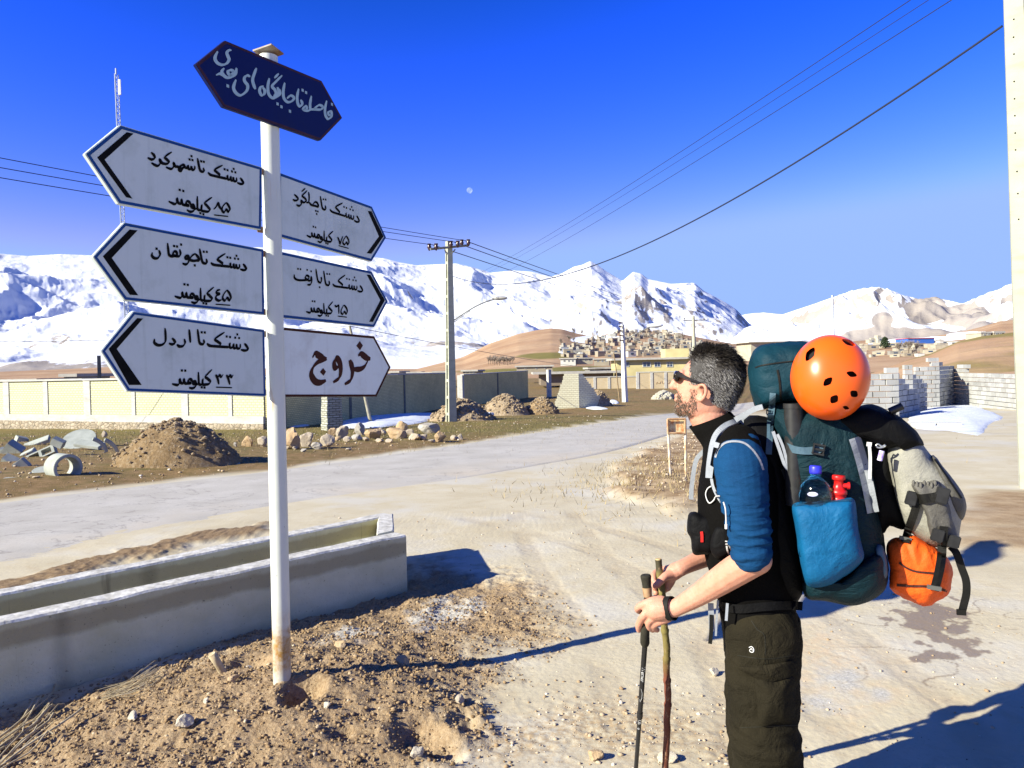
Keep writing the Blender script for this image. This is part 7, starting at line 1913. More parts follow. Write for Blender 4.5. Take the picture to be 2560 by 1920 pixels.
# poles seen over the cream wall
q = at_y(249, 945, 48); b = MB(); tq = at_y(247, 889, 48); b.box((q + tq) / 2 - np.array([0, 0, 1.2]), .22, .22, tq[2] - q[2] + 2.4, .5); tag(b.build("concrete_post", CONCD), "dark square post behind the cream wall under the lowest left board", "post")
for i, (x, yt) in enumerate(((271, 912), (1060, 905), (1126, 900))):
    pass

# near concrete pole at the right edge
q = on_ground(2566, 1222); Yr = q[1]
rp_ = thing("utility_pole", "pale concrete pole with a row of small holes at the right picture edge", "utility pole", q)
b = MB(); pb_l = at_y(2551, 1222, Yr); pm_l = at_y(2531, 690, Yr); pt_l = at_y(2510, 0, Yr); dirz = (pt_l - pm_l); 
zt_ = 9.0; e1 = np.array([math.cos(-.55), math.sin(-.55), 0]); e2 = np.array([-e1[1], e1[0], 0])
xl = lambda z: np.interp(z, [pb_l[2], pm_l[2], pt_l[2]], [pb_l[0], pm_l[0], pt_l[0]])
sl_ = (pt_l[0] - pm_l[0]) / (pt_l[2] - pm_l[2])
def pl(z): 
    x = xl(z) if z < pt_l[2] else pt_l[0] + sl_ * (z - pt_l[2]); return np.array([x, Yr, z])
zs_ = [q[2] - .4, q[2], pm_l[2], pt_l[2], zt_]; wd = [.44, .42, .31, .22, .11]
V = []
for z, w in zip(zs_, wd):
    c = pl(z); V += [c, c + e1 * w, c + e1 * w + e2 * w * .9, c + e2 * w * .9]
Fc = [[3, 2, 1, 0], [16, 17, 18, 19]] + [[i * 4 + k_, i * 4 + (k_ + 1) % 4, (i + 1) * 4 + (k_ + 1) % 4, (i + 1) * 4 + k_] for i in range(4) for k_ in range(4)]
b.add(V, Fc); b.build("pole_shaft", POLEC, rp_, bevel=.012)
b = MB()
for (x, y) in ((2528, 53), (2528, 97), (2529, 139), (2530, 207), (2531, 250), (2532, 292), (2533, 335), (2534, 377), (2537, 431), (2539, 486), (2541, 550)):
    c = at_y(x, y, Yr); c = np.array([c[0], Yr + (c[0] - pl(c[2])[0]) * math.tan(-.55) - .004, c[2]]); b = MB(); b.tube([c, c + np.array([0, .02, 0])], .0105, 10); b.build("bolt_hole", BLACK, rp_)
b = MB(); b.tube([at_y(2546, 64, Yr - .03), at_y(2549, 132, Yr - .03)], .02, 8); b.tube(resamp([at_y(2546, 80, Yr - .03), at_y(2556, 40, Yr), at_y(2575, 10, Yr + .2)], 10), .010, 6); b.build("cable_clamp", STRAPB, rp_)

def wire(p0, p1, sag, rad, label, n=40, group="overhead wires"):
    t = np.linspace(0, 1, n)[:, None]; pts = p0 * (1 - t) + p1 * t; pts[:, 2] -= 4 * sag * (t * (1 - t))[:, 0]
    b = MB(); b.tube(pts, rad, 5, caps=False); return tag(b.build("overhead_wire", WIRE, recalc=False), label, "wire", group)
def ext(a, b_, x): return (x, a[1] + (b_[1] - a[1]) * (x - a[0]) / (b_[0] - a[0]))
for i, (y0, lb) in enumerate(((327, "uppermost"), (356, "middle"), (384, "lowest"))):
    k_ = [2, 1, 0][i]; wire(INSP[k_] + np.array([0, 0, .05]), at_y(-350, y0, 20), .10, .014, f"{lb} of the three wires running left from the tall pole behind the boards")
for i, (x, lb) in enumerate(((1711, "lowest"), (1734, "middle"), (1760, "uppermost"))):
    wire(INSP[i] + np.array([0, 0, .05]), at_y(x, 797, Y3), 1.1, .022, f"{lb} of the three wires running right from the tall pole towards the far pole")
for (x0, y0, x1, y1, lb, r_) in ((2258, 0, 1187, 688, "left", .012), (2305, 0, 1200, 690, "middle", .009), (2362, 0, 1215, 702, "right", .012)):
    p0 = ext((x0, y0), (1280, 628 + (x0 - 2258) * .28), 2700); p0 = at_y(*p0, 15); wire(p0, at_y(x1, y1, 95), .55, r_, f"{lb} of the three thin wires descending from the upper right sky")
p0 = pl(at_y(2511, 61, Yr)[2]) + np.array([0, .05, 0]); p1 = at_y(1134, 691, Y1 - .2)
best = None
for sg in np.linspace(0, 2.5, 60):
    t = np.linspace(0, 1, 200)[:, None]; pt = p0 * (1 - t) + p1 * t; pt[:, 2] -= 4 * sg * (t * (1 - t))[:, 0]; pp_ = np.array([topx(c) for c in pt]); e = abs(np.interp(-1491, -pp_[:, 0], pp_[:, 1]) - 663)
    if best is None or e < best[0]: best = (e, sg)
wire(p0, p1, best[1], .016, "thick black cable sagging from the right edge pole down to the tall pole", 60)
wire(LEANTOP, at_y(1560, 925, 100), .4, .016, "low wire running right from the leaning pole across the snowy slope")
wire(LEANTOP, at_y(-200, 852, 30), .25, .012, "low wire running left from the leaning pole under the boards")

# ---------------------------------------------------------------- lattice masts
MASTM = simple("galvanised", (.50, .55, .60), (.40, .45, .50), 6, .45, .4)
def mast(pb_, pt_, Y, w, label, bays=40, panel=True, rad=.035):
    q = at_y(*pb_, Y); tq = at_y(*pt_, Y); t = thing("lattice_mast", label, "mast", q); s = Y / F; w *= s
    leg = [np.array([math.cos(a) * w * .58, math.sin(a) * w * .58, 0]) for a in (.4, 2.49, 4.59)]
    for l_ in leg:
        b = MB(); b.tube([q + l_, tq + l_ * .8], rad, 6); b.build("mast_leg", MASTM, t)
    b = MB()
    for i in range(bays):
        f = i / bays; g_ = (i + 1) / bays
        for k_ in range(3):
            a = q + (tq - q) * f + leg[k_] * (1 - .2 * f); c = q + (tq - q) * g_ + leg[(k_ + 1) % 3] * (1 - .2 * g_); b.tube([a, c], rad * .5, 4, caps=False)
            a2 = q + (tq - q) * f + leg[(k_ + 1) % 3] * (1 - .2 * f); b.tube([a, a2], rad * .5, 4, caps=False)
    b.build("bracing", MASTM, t)
    if panel:
        b = MB(); b.box(at_y(299, 218, Y - .3), .20, .12, 1.25); b.build("panel_antenna", simple("antenna_white", (.7, .72, .75), None, rough=.4), t)
        b = MB(); b.tube([tq, tq + np.array([0, 0, .5])], .06, 6); b.build("top_light", MASTM, t)
    return t
mast((322, 952), (290, 186), 62, 11, "tall thin lattice mast rising behind the left sign boards", 46)
mast((2085, 860), (2081, 738), 420, 3.4, "distant thin mast on the right slope below the snowy ridge", 16, False, .30)

# ---------------------------------------------------------------- stepped brick pier, small sign on legs
q = on_ground(1448, 1024); s = q[1] / F
PIERL = brick_mat("pale_brick", 0, (.72, .70, .50), (.66, .63, .44), (.50, .46, .32), .26, .13, .015, .8, (.60, .55, .40), .3)
b = MB(); n_c = 18; hh = 94 * s / n_c; r = np.random.default_rng(5); e1 = np.array([1.0, .10, 0]); e2 = np.array([.72, .69, 0])
for i in range(n_c):
    f = i / (n_c - 1); wl_ = (67 - 29 * min(1, f * 1.02) + r.normal() * 1.2) * s; dl = (3.2 - 2.75 * f + r.normal() * .06); z0 = q[2] - .1 + i * hh; c = q
    th = .36
    P_ = [c - e1 * wl_, c, c + e2 * th, c - e1 * wl_ + e2 * th]; b.hexa([np.array([p[0], p[1], z0]) for p in P_] + [np.array([p[0], p[1], z0 + hh * .93]) for p in P_])
    P_ = [c - e1 * th + e2 * (th + .004), c + e2 * (th + .004), c + e2 * max(dl, th + .1), c - e1 * th + e2 * max(dl, th + .1)]; b.hexa([np.array([p[0], p[1], z0]) for p in P_] + [np.array([p[0], p[1], z0 + hh * .93]) for p in P_])
tag(b.build("brick_pier", PIERL), "stepped ruin of a pale brick wall corner beside the gravel heaps", "brick pier")

qa = on_ground(1677, 1203); qb = on_ground(1715, 1203); Ys = qa[1]
ss_ = thing("small_sign", "small rusty framed sign on two thin legs behind the hiker's neck", "sign", (qa + qb) / 2)
LEGM = simple("rusty_white", (.62, .58, .48), (.45, .28, .14), 9, .7)
for x0, x1 in ((1677, 1669), (1715, 1713)):
    b = MB(); b.tube([at_y(x0, 1210, Ys), at_y(x1, 1050, Ys)], .020, 8); b.build("leg", LEGM, ss_)
b = MB()
for (a_, c_) in (((1668, 1048), (1714, 1047)), ((1669, 1083), (1714, 1083)), ((1669, 1048), (1670, 1083)), ((1713, 1047), (1713, 1083))):
    p_, r_ = at_y(*a_, Ys - .03), at_y(*c_, Ys - .03); b.tube([p_, r_], .018, 4)
b.build("sign_frame", simple("brown_frame", (.50, .36, .22), (.28, .14, .07), 10), ss_)
b = MB(); c = (at_y(1669, 1048, Ys) + at_y(1714, 1083, Ys)) / 2; b.box(c + np.array([0, .03, 0]), 44 * Ys / F, .012, 34 * Ys / F); b.build("sign_panel", simple("rusty_panel", (.62, .52, .30), (.45, .20, .08), 14, .7, lo=.42, hi=.6), ss_)

# ---------------------------------------------------------------- dry stacked block walls on the right
k = Mat("block_concrete", .92, .15); cc = k.mix(k.ramp(k.attr("tone"), [(0, (.3, .3, .3)), (1, (.4, .4, .4))]), (.5, .5, .48), (.35, .34, .30), 'MIX')
cc = k.mix(k.ramp(k.noise(1.2, 5, .6), [(.4, 0), (.7, .4)]), k.ramp(k.attr("tone"), [(0, (.33, .33, .315)), (1, (.46, .46, .44))]), (.26, .25, .22)); k.color(cc); k.bump(k.noise(9, 5), .3, .02); BLOCK = k.m
def block_wall(name, A_, B_, topf, label, bl=.5, bh=.25, th=.22, seed=1, ret=None, group="walls of stacked blocks"):
    """courses of blocks from A to B; topf(f) = height of the wall along it; ret = (direction, length) of a wing at B"""
    r = np.random.default_rng(seed); b = MB(); tones = []
    def run(p, d, L, hf):
        n = max(1, int(round(L / bl))); l_ = L / n; nn = np.array([-d[1], d[0], 0])
        for c in range(int(4 / bh)):
            off = (c % 2) * .5
            for i in range(n + (1 if c % 2 else 0)):
                s0 = max(0, (i - off) * l_); s1 = min(L, (i + 1 - off) * l_)
                if s1 - s0 < .05: continue
                if (c + .6) * bh > hf((s0 + s1) / 2 / L): continue
                j = r.normal(size=3) * .012; gz = p[2] - .1 + c * bh
                cen = p + d * (s0 + s1) / 2 + nn * th / 2 + np.array([j[0], j[1], 0]); cen[2] = gz + bh / 2
                b.box(cen, s1 - s0 - .035, th, bh - .03, math.atan2(d[1], d[0]) + r.normal() * .012); tones.extend([r.random()] * 8)
    d = B_ - A_; d[2] = 0; L = np.linalg.norm(d); d /= L; run(A_, d, L, topf)
    if ret:
        d2 = np.array(ret[0], float); d2 /= np.linalg.norm(d2); run(B_ + d2 * (th + .03) - d * th, d2, ret[1], ret[2])
    o = b.build(name, BLOCK); at = o.data.attributes.new("tone", 'FLOAT', 'POINT'); at.data.foreach_set("value", np.array(tones, np.float32)); return tag(o, label, "block wall", group)
def gp(cx, D): 
    x, y = R4(cx, 900); d = ray(x, y); p = CAM + d * (D / d[1]); p[2] = gbase(0, D); return p
def hpx(cy, D): x, y = R4(600, cy); return float(at_y(x, y, D)[2] - gbase(0, D))
RET = (.66, .75, 0)
block_wall("block_wall", gp(200, 31), gp(480, 31), lambda f: hpx(700 if f > .72 else (738 if f > .5 else 770), 31), "nearest stacked block wall, directly right of the orange helmet", seed=11, ret=(RET, 4.2, lambda f: hpx(745 + 190 * f, 31)))
block_wall("block_wall", gp(520, 37), gp(580, 37), lambda f: hpx(712, 37), "narrow block pier between the two wider stacked walls", seed=12, ret=(RET, 3.6, lambda f: hpx(740 + 120 * f, 37)))
block_wall("block_wall", gp(598, 42), gp(772, 42), lambda f: hpx(668 if f > .52 else 728, 42), "tallest stacked block wall with a dark gap on its right", seed=13, ret=(RET, 4.6, lambda f: hpx(690 + 40 * f, 42)))
block_wall("block_wall", gp(770, 48), gp(1420, 36), lambda f: hpx(735 if f < .25 else (698 if f < .36 else (742 if f < .46 else (762 if f < .6 else 738))), 48 - 12 * f) , "long stacked block wall reaching the pole at the right edge", seed=14)
block_wall("block_wall", gp(560, 24.5) * np.array([1, 1, 1]), gp(930, 24.0), lambda f: .36, "single low course of blocks along the front edge of the snow", seed=15, bl=.9, bh=.28)

# ---------------------------------------------------------------- buildings
WINM = simple("window_dark", (.02, .03, .05), (.05, .08, .14), 2, .15, .6); ROOFP = conc("roof_slab", (.36, .34, .30), (.44, .42, .38), (.28, .26, .23), .2)
def wallm(name, c): return simple(name, c, tuple(v * .82 for v in c), .6, .9, .15)
HC = {"cream": wallm("cream_plaster", (.45, .41, .31)), "tan": wallm("tan_plaster", (.33, .285, .215)), "brown": wallm("brown_mud_wall", (.235, .19, .145)), "grey": wallm("grey_plaster", (.29, .28, .25)), "white": wallm("white_plaster", (.58, .57, .52)), "yellow": wallm("yellow_plaster", (.58, .50, .25))}
def bx(b, c, sx, sy, z0, z1, rz, mi=0): b.box(np.array([c[0], c[1], (z0 + z1) / 2]), sx, sy, z1 - z0, rz, mi)
def building(name, x0, x1, yt, yb, Y, col, label, wins=(), cat="building", roof=True, depth=7.0, rz=.12, group=None, sink=.5, overhang=.35, roofm=None):
    p = at_y((x0 + x1) / 2, yb, Y); s = Y / F; w = (x1 - x0) * s; zt = at_y((x0 + x1) / 2, yt, Y)[2]; t = thing(name, label, cat, p, group)
    fr = np.array([math.sin(rz), -math.cos(rz), 0]); al = np.array([math.cos(rz), math.sin(rz), 0]); c = p - fr * depth / 2
    b = MB(); bx(b, c, w, depth, p[2] - sink, zt - (.32 if roof else 0), rz); b.build("wall", HC[col] if isinstance(col, str) else col, t)
    if roof:
        b = MB(); bx(b, c, w + 2 * overhang, depth + 2 * overhang, zt - .318, zt, rz); b.build("roof", roofm or ROOFP, t)
    for (wx0, wx1, wy0, wy1) in wins:
        q = at_y((wx0 + wx1) / 2, (wy0 + wy1) / 2, Y); off = np.dot(q - p, al); ww = (wx1 - wx0) * s; hh_ = (wy1 - wy0) * s; f0 = p + al * off + fr * .002
        b = MB(); b.box(np.array([f0[0], f0[1], q[2]]), ww, .08, hh_, rz); wf = b.build("window", WINM, t)
        b = MB()
        for dx, dz, sx, sz in ((0, .5, 1.1, .1), (0, -.5, 1.1, .1), (-.5, 0, .1, .9), (.5, 0, .1, .9), (0, 0, .06, .9), (0, .1, .9, .06)):
            b.box(np.array([f0[0], f0[1], q[2] + dz * hh_]) + al * dx * ww + fr * .045, ww * sx, .05, hh_ * sz, rz)
        b.build("window_frame", HC["white"], wf)
    return t
W7 = lambda *r_: (*[R7(r_[0], 0)[0], R7(r_[1], 0)[0]], R7(0, r_[2])[1], R7(0, r_[3])[1])
yb_ = building("yellow_building", *W7(565, 1600, 742, 1000), 118, "yellow", "long pale yellow building with white windows left of the hiker's face", [W7(682, 732, 805, 865), W7(925, 1030, 803, 868), W7(1085, 1165, 805, 868), W7(1255, 1335, 805, 870)], depth=10, rz=-.05, overhang=.8)
b = MB(); Yb = 123; p_ = at_y(R7(1365, 0)[0], R7(0, 742)[1], Yb); bx(b, p_, R7(1520, 0)[0] * 0 + (1522 - 1205) * .1808 * Yb / F, 5, p_[2], at_y(0, R7(0, 622)[1], Yb)[2] if False else at_y(R7(1365, 0)[0], R7(0, 622)[1], Yb)[2], -.05); b.build("roof_room", HC["yellow"], yb_)
Yc = 100
def cwall(x0, x1, yt, yb, Y, col, label, ncol=3):
    p = at_y((x0 + x1) / 2, yb, Y); s = Y / F; w = (x1 - x0) * s; zt = at_y((x0 + x1) / 2, yt, Y)[2]; t = thing("compound_wall", label, "wall", p)
    b = MB(); bx(b, p, w, .25, p[2] - .6, zt, 0); b.build("panel", col, t)
    for i in range(ncol + 1): b = MB(); bx(b, p + np.array([-w / 2 + w * i / ncol, -.05, 0]), .35, .30, p[2] - .6, zt + .03, 0); b.build("pillar", CONC, t)
    b = MB(); bx(b, p, w + .3, .40, zt + .034, zt + .14, 0); b.build("coping", CONC, t); return t, p
TANB = brick_mat("tan_brick", 0, (.56, .44, .26), (.50, .38, .21), (.42, .36, .25), .25, .09, .02, .3, (.62, .54, .40), .4)
w_, p_ = cwall(*W7(852, 1620, 945, 1135), 97, TANB, "higher tan wall with faint writing beside the hiker's sunglasses", 4)
cwall(*W7(60, 850, 1015, 1155), 101, TANB, "lower tan compound wall behind the crooked wooden pole", 4)
gpn = np.array([0, -1.0, 0]); fpos = p_ + np.array([0, -.135, 0]); b = MB()
for st in ([(1112, 1108), (1118, 1080), (1135, 1095), (1160, 1100), (1165, 1072)], [(1185, 1060), (1190, 1090), (1210, 1105), (1222, 1080)], [(1240, 1060), (1245, 1100)], [(1262, 1100), (1290, 1096), (1300, 1070), (1320, 1090), (1350, 1085), (1360, 1060)], [(1282, 1050), (1300, 1052)]):
    pts = [on_plane(*R7(x, y), fpos, gpn) for x, y in st]; b.tube(resamp(pts, 14), .035, 5)
b.build("wall_writing", simple("faded_writing", (.30, .20, .12), None), w_)
building("low_building", *[v for v in (R3(1010, 0)[0], R3(1640, 0)[0], R3(0, 1205)[1], R3(0, 1290)[1])], 112, "brown", "long low building with a flat pale roof behind the brick pier", depth=9, rz=0, overhang=1.2)
mids = [((R3(800, 0)[0], R3(1110, 0)[0], R3(0, 1152)[1], R3(0, 1200)[1]), 150, "tan", "flat roofed house directly above the short grey wall"), ((R3(1180, 0)[0], R3(1310, 0)[0], R3(0, 1088)[1], R3(0, 1140)[1]), 210, "white", "white walled house at the foot of the bare hill"),
        ((R3(1320, 0)[0], R3(1460, 0)[0], R3(0, 1085)[1], R3(0, 1128)[1]), 215, "cream", "cream house right of the white walled house"), ((R3(1470, 0)[0], R3(1600, 0)[0], R3(0, 1092)[1], R3(0, 1140)[1]), 205, "tan", "tan house just left of the yellow building's roof"),
        ((R3(1430, 0)[0], R3(1640, 0)[0], R3(0, 1168)[1], R3(0, 1215)[1]), 135, "grey", "grey house behind the low flat building"), ((R0(505, 0)[0], R0(600, 0)[0], R0(0, 424)[1], R0(0, 490)[1]), 75, "grey", "small grey house showing over the cream brick wall"),
        ((R0(-60, 0)[0], R0(310, 0)[0], R0(0, 466)[1], R0(0, 500)[1]), 60, "white", "low white roof showing over the left end of the cream wall"), ((R2(1140, 0)[0], R2(1230, 0)[0], R2(0, 345)[1], R2(0, 380)[1]), 130, "tan", "tan house behind the shaded wall right of the exit board"),
        ((R2(1230, 0)[0], R2(1330, 0)[0], R2(0, 348)[1], R2(0, 380)[1]), 128, "brown", "brown house second right of the exit board over the wall"), ((R2(1345, 0)[0], R2(1440, 0)[0], R2(0, 340)[1], R2(0, 378)[1]), 126, "grey", "grey house over the wall just left of the tall pole"),
        ((R2(1570, 0)[0], R2(1680, 0)[0], R2(0, 330)[1], R2(0, 370)[1]), 140, "tan", "tan house over the wall just right of the tall pole"), ((R2(995, 0)[0], R2(1060, 0)[0], R2(0, 340)[1], R2(0, 380)[1]), 135, "white", "white water tank house at the tip of the exit board")]
for (r_, Y, col, lb) in mids:
    ws = [(r_[0] + (r_[1] - r_[0]) * f - 2.2, r_[0] + (r_[1] - r_[0]) * f + 2.2, r_[2] + (r_[3] - r_[2]) * .35, r_[2] + (r_[3] - r_[2]) * .62) for f in (.25, .55, .8)]
    building("house", *r_, Y, col, lb, ws, "house", group="low houses beyond the walls", depth=6, rz=rng.uniform(-.2, .25))
bp_ = on_hills(1935, 893); building("house", 1876, 1990, 853, 897, bp_[1] * .55, "cream", "cream house with a white flat roof between the hiker's head and the pack", [(1893, 1903, 870, 882)], "house", depth=12, rz=.1, overhang=1.2, roofm=HC["white"])

# village on the slope and in the valley: one mesh per house (walls, roof, openings)
def village_house(x, y, w, h, col, roofc, label, group, R_=None, rz=0.0):
    p = on_hills(x, y); d = math.hypot(p[0], p[1]); s = d / F; W_, H_ = w * s, h * s; D_ = W_ * rng.uniform(.6, 1.0)
    b = MB(); fr = np.array([math.sin(rz) * 1.0, -math.cos(rz), 0]); al = np.array([math.cos(rz), math.sin(rz), 0])
    bx(b, p, W_, D_, p[2] - H_ * .5, p[2] + H_, rz, 0); bx(b, p, W_ * 1.06, D_ * 1.06, p[2] + H_ + .02, p[2] + H_ * 1.10, rz, 1)
    n = max(1, int(W_ / 4)); r_ = rng.random()
    for i in range(n):
        if rng.random() < .25: continue
        o_ = al * (-.5 + (i + .5) / n) * W_ * .9 + fr * D_ / 2; b.box(p + o_ + np.array([0, 0, H_ * .55]), W_ / n * .36, .3, H_ * .34, rz, 2)
    if rng.random() < .35:
        bx(b, p + al * W_ * rng.uniform(-.3, .3), W_ * .35, D_ * .5, p[2] + H_ * 1.10 + .02, p[2] + H_ * 1.6, rz, 0)
    return tag(b.build("village_house", [HC[col], ROOFP if roofc == 0 else HC["brown"], WINM]), label, "house", group)
ROW = [(826, "highest rows"), (842, "upper rows"), (858, "middle rows"), (874, "lower rows"), (892, "lowest rows")]
spots = []
vr = np.random.default_rng(21)
for j, y in enumerate(np.arange(828, 894, 5.4)):
    f = (y - 828) / 66; x0 = 1545 - 150 * min(1, f * 1.3); x1 = 1660 + 80 * min(1, f * 2.0)
    x = x0 + vr.uniform(0, 14)
    while x < x1:
        w = vr.uniform(7.5, 14) * (1 + .7 * f); spots.append((x + w / 2, y + vr.uniform(-2, 2), w, w * vr.uniform(.42, .62)))
        x += w * vr.uniform(1.1, 2.5)
for _ in range(46):
    x = vr.uniform(1725, 2165); y = vr.uniform(866, 894); w = vr.uniform(12, 24); spots.append((x, y, w, w * vr.uniform(.34, .5)))
for _ in range(14):
    x = vr.uniform(1390, 1545); y = vr.uniform(876, 900); w = vr.uniform(14, 26); spots.append((x, y, w, w * vr.uniform(.34, .5)))
for (x, y, w, h) in sorted(spots, key=lambda a: a[1]):
    col = vr.choice(["cream", "tan", "grey", "white", "tan", "brown", "brown", "grey", "tan"]); rw = min(ROW, key=lambda a: abs(a[0] - y))[1]; side = "left of the white lamp pole" if x < 1560 else ("above the yellow building" if x < 1665 else ("behind the hiker's forehead" if x < 1760 else "between head and helmet"))
    village_house(x, y, w, h, str(col), int(vr.random() < .25), f"{col} house in the {rw} of the hillside village {side}", "houses of the hillside village", rz=float(vr.normal() * .55 + .1))
for j, y in enumerate(np.arange(858, 893, 5.5)):
    x = 2150 + vr.uniform(0, 20)
    while x < 2420 - 3 * j * 6:
        w = vr.uniform(12, 26); 
        if vr.random() < .62:
            col = str(vr.choice(["cream", "white", "grey", "tan", "cream"])); side = "right of the orange helmet" if x < 2260 else "above the block walls"
            village_house(x, y + vr.uniform(-2, 2), w, w * vr.uniform(.30, .45), col, 0, f"{col} house in the {'far' if y < 868 else ('middle' if y < 880 else 'near')} part of the valley town {side}", "houses of the valley town", rz=float(vr.normal() * .2))
        x += w * vr.uniform(1.1, 2.0)
REDR = simple("red_roof", (.50, .03, .02), None, rough=.5); BLUEW = simple("blue_wall", (.03, .10, .42), (.05, .16, .5), 2)
pz = on_hills(2303, 862); building("red_roof_hall", 2268, 2338, 845, 863, pz[1], BLUEW, "blue walled hall with a red roof in the valley town", [], "hall", depth=14, rz=.1, overhang=.5, roofm=REDR)
q = at_y(2480, 838, 128); building("hilltop_house", 2452, 2478, 829, 840, 134, "cream", "small cream house on top of the ochre hill, left one", [(2458, 2463, 832, 838), (2468, 2473, 832, 838)], "house", depth=4, rz=.1, overhang=.1, sink=1.2)
building("hilltop_house", 2484, 2512, 828, 838, 134, "tan", "small dark fronted house on top of the ochre hill, right one", [(2488, 2494, 830, 837), (2498, 2504, 830, 837)], "house", depth=4, rz=.1, overhang=.1, sink=1.2)

# ---------------------------------------------------------------- trees
TWIG = simple("bare_twigs", (.30, .26, .215), (.23, .195, .16), 3, .9); TRUNK = simple("trunk_bark", (.15, .115, .085), (.10, .08, .06), 3, .9); NEED = simple("dark_needles", (.020, .035, .016), (.035, .055, .022), 4, .9)
def bare_tree(p, H_, label, group, seed):
    r = np.random.default_rng(seed); t = thing("bare_tree", label, "tree", p, group); b = MB(); tips = []
    b.tube([p - np.array([0, 0, .4]), p + np.array([r.normal() * .1, 0, H_ * .25]), p + np.array([r.normal() * .3, r.normal() * .2, H_ * .55])], [H_ * .028, H_ * .022, H_ * .012], 6)
    top = p + np.array([0, 0, H_ * .45]); limbs = []
    for i in range(9):
        a = r.uniform(0, 6.28); st = p + np.array([0, 0, H_ * r.uniform(.2, .5)]); en = st + np.array([math.cos(a), math.sin(a), r.uniform(.9, 1.8)]) * H_ * r.uniform(.16, .28); b.tube([st, (st + en) / 2 + r.normal(size=3) * H_ * .02, en], [H_ * .011, H_ * .008, H_ * .005], 4); limbs.append((st, en))
    b.build("trunk", TRUNK, t); c = MB()
    for st, en in limbs + [(top, p + np.array([0, 0, H_ * .6]))]:
        for k_ in range(16):
            s0 = st + (en - st) * r.uniform(.35, 1); d = np.array([r.normal(), r.normal(), abs(r.normal()) + .5]); d /= np.linalg.norm(d); e0 = s0 + d * H_ * r.uniform(.1, .26); c.tube([s0, (s0 + e0) / 2 + r.normal(size=3) * H_ * .015, e0], [H_ * .010, H_ * .008, H_ * .004], 3, caps=False)
    cr_ = c.build("crown", TWIG, t, recalc=False); return t
ts = [(2248, 884, 34, "large bare grey tree left of the ochre hill in the valley town"), (2272, 886, 36, "bare spreading tree in front of the red roofed hall"), (2290, 884, 30, "bare tree at the left foot of the ochre hill"), (2262, 878, 26, "small bare tree behind the spreading one")]
for i, (x, y, h, lb) in enumerate(ts):
    p = on_hills(x, y); bare_tree(p, h * math.hypot(p[0], p[1]) / F, lb, "bare trees", 40 + i)
for i in range(60):
    x = 1400 + vr.uniform(0, 330); y = vr.uniform(838, 890); p = on_hills(x, y); side = "left of the white lamp pole" if x < 1560 else ("above the yellow building" if x < 1665 else "behind the hiker's forehead")
    bare_tree(p, vr.uniform(12, 23) * math.hypot(p[0], p[1]) / F, f"grey bare tree between the hillside houses {side}", "bare trees in the village", 60 + i)
for i in range(14):
    x = 1222 + i * 4.6 + vr.uniform(-2, 2); p = on_hills(x, 912 + vr.uniform(-3, 2)); bare_tree(p, vr.uniform(20, 27) * math.hypot(p[0], p[1]) / F, "slender bare tree in the pale grove at the foot of the bare hill", "bare grove", 120 + i)
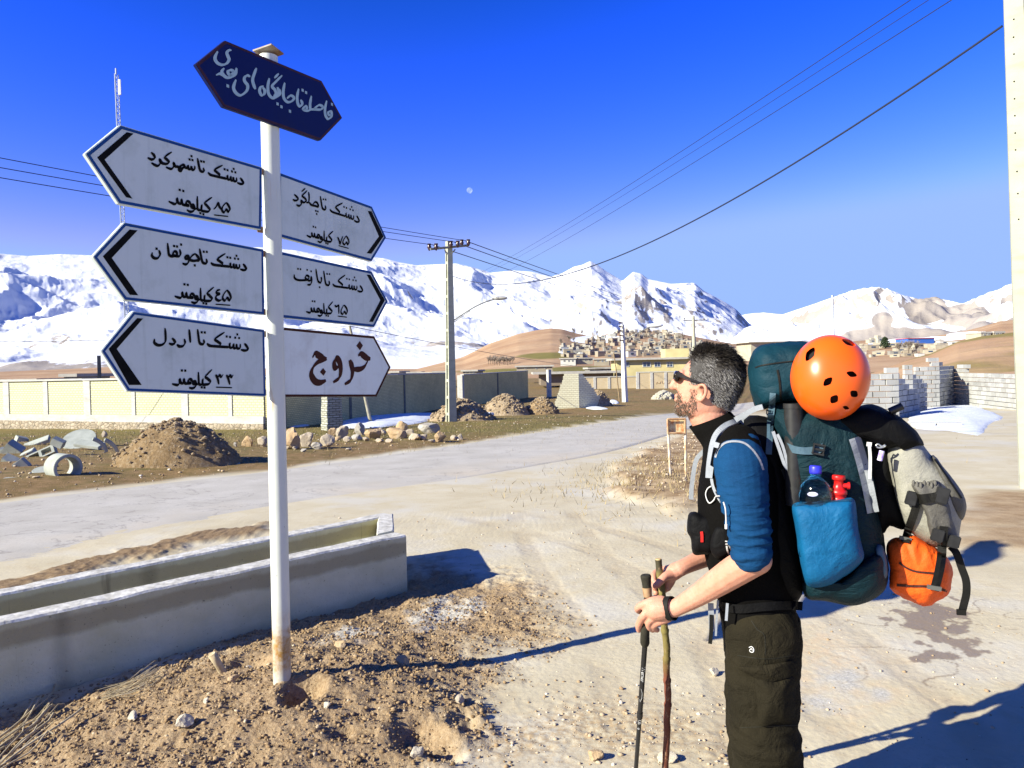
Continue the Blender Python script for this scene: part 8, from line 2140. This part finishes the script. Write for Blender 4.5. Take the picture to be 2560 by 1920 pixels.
for (x, y, w, h, lb, sd) in ((2213, 872, 26, 25, "dark evergreen tree among the town houses right of the helmet", 1), (1752, 872, 10, 9, "small dark evergreen in the village behind the hiker's head", 2)):
    p = on_hills(x, y); s = math.hypot(p[0], p[1]) / F; r = np.random.default_rng(sd); t = thing("evergreen_tree", lb, "tree", p); b = MB(); b.tube([p - np.array([0, 0, .5]), p + np.array([0, 0, h * s * .6])], [.5, .15], 6); b.build("trunk", TRUNK, t)
    b = MB()
    for _ in range(900):
        z = r.random() ** .8; rad = w * s * .5 * (1 - z * .75) * math.sqrt(r.random()); a = r.uniform(0, 6.28); c = p + np.array([rad * math.cos(a), rad * math.sin(a), h * s * (.12 + .88 * z)]); d = r.normal(size=(3, 3)) * w * s * .05; b.add(np.array([c + d[0], c + d[1], c + d[2]]), [[0, 1, 2]])
    b.build("crown", NEED, t, recalc=False)

# dry grass tufts by the small sign
def tufts(name, n, cen, spread, mat, label, seed, hgt=.12):
    r = np.random.default_rng(seed); b = MB()
    for _ in range(n):
        x, y = cen[0] + r.normal() * spread[0], cen[1] + r.normal() * spread[1]; z = ground_z(x, y); d = np.array([r.normal() * .4, r.normal() * .4, 1]); d /= np.linalg.norm(d); h = hgt * r.uniform(.4, 1.3); w = .006
        p = np.array([x, y, z - .01]); sd_ = np.cross(d, r.normal(size=3)); sd_ /= np.linalg.norm(sd_); b.add([p - sd_ * w, p + sd_ * w, p + d * h + np.array([r.normal(), r.normal(), 0]) * h * .2], [[0, 1, 2]])
    o = b.build(name, mat, recalc=False); o["kind"] = "stuff"; return o
DRYG = simple("dry_grass_blades", (.22, .165, .075), (.34, .27, .15), 3, .9)
c = on_ground(1640, 1225); tufts("dry_grass", 900, c, (1.0, 1.1), DRYG, "", 3)
c = on_ground(1700, 1180); tufts("dry_grass", 900, c, (.9, 1.2), DRYG, "", 4)
c = on_ground(300, 1110); tufts("dry_grass", 6000, c, (9, 4), DRYG, "", 5, .14)
c = on_ground(1250, 1075); tufts("dry_grass", 5000, c, (6, 4), simple("thin_turf", (.17, .15, .05), (.24, .19, .08), 2, .9), "", 6, .10)

# ---------------------------------------------------------------- pale day moon
k = Mat("moon_rock", 1.0, 0); tr_ = k.n("ShaderNodeBsdfTransparent"); ad = k.n("ShaderNodeAddShader"); df = k.n("ShaderNodeBsdfDiffuse")
k.l(k.ramp(k.noise(.02, 5), [(.35, (.075, .075, .08)), (.6, (.12, .12, .125))]), df.inputs["Color"]); k.l(tr_.outputs[0], ad.inputs[0]); k.l(df.outputs[0], ad.inputs[1]); k.l(ad.outputs[0], k.t.nodes["Material Output"].inputs["Surface"])
d = ray(1174, 476); d /= np.linalg.norm(d); b = MB(); b.add(IV3 * 78 + CAM + d * 20000, IF3, 0, True); tag(b.build("moon", k.m), "faint half moon in the blue sky right of the sign boards", "moon")
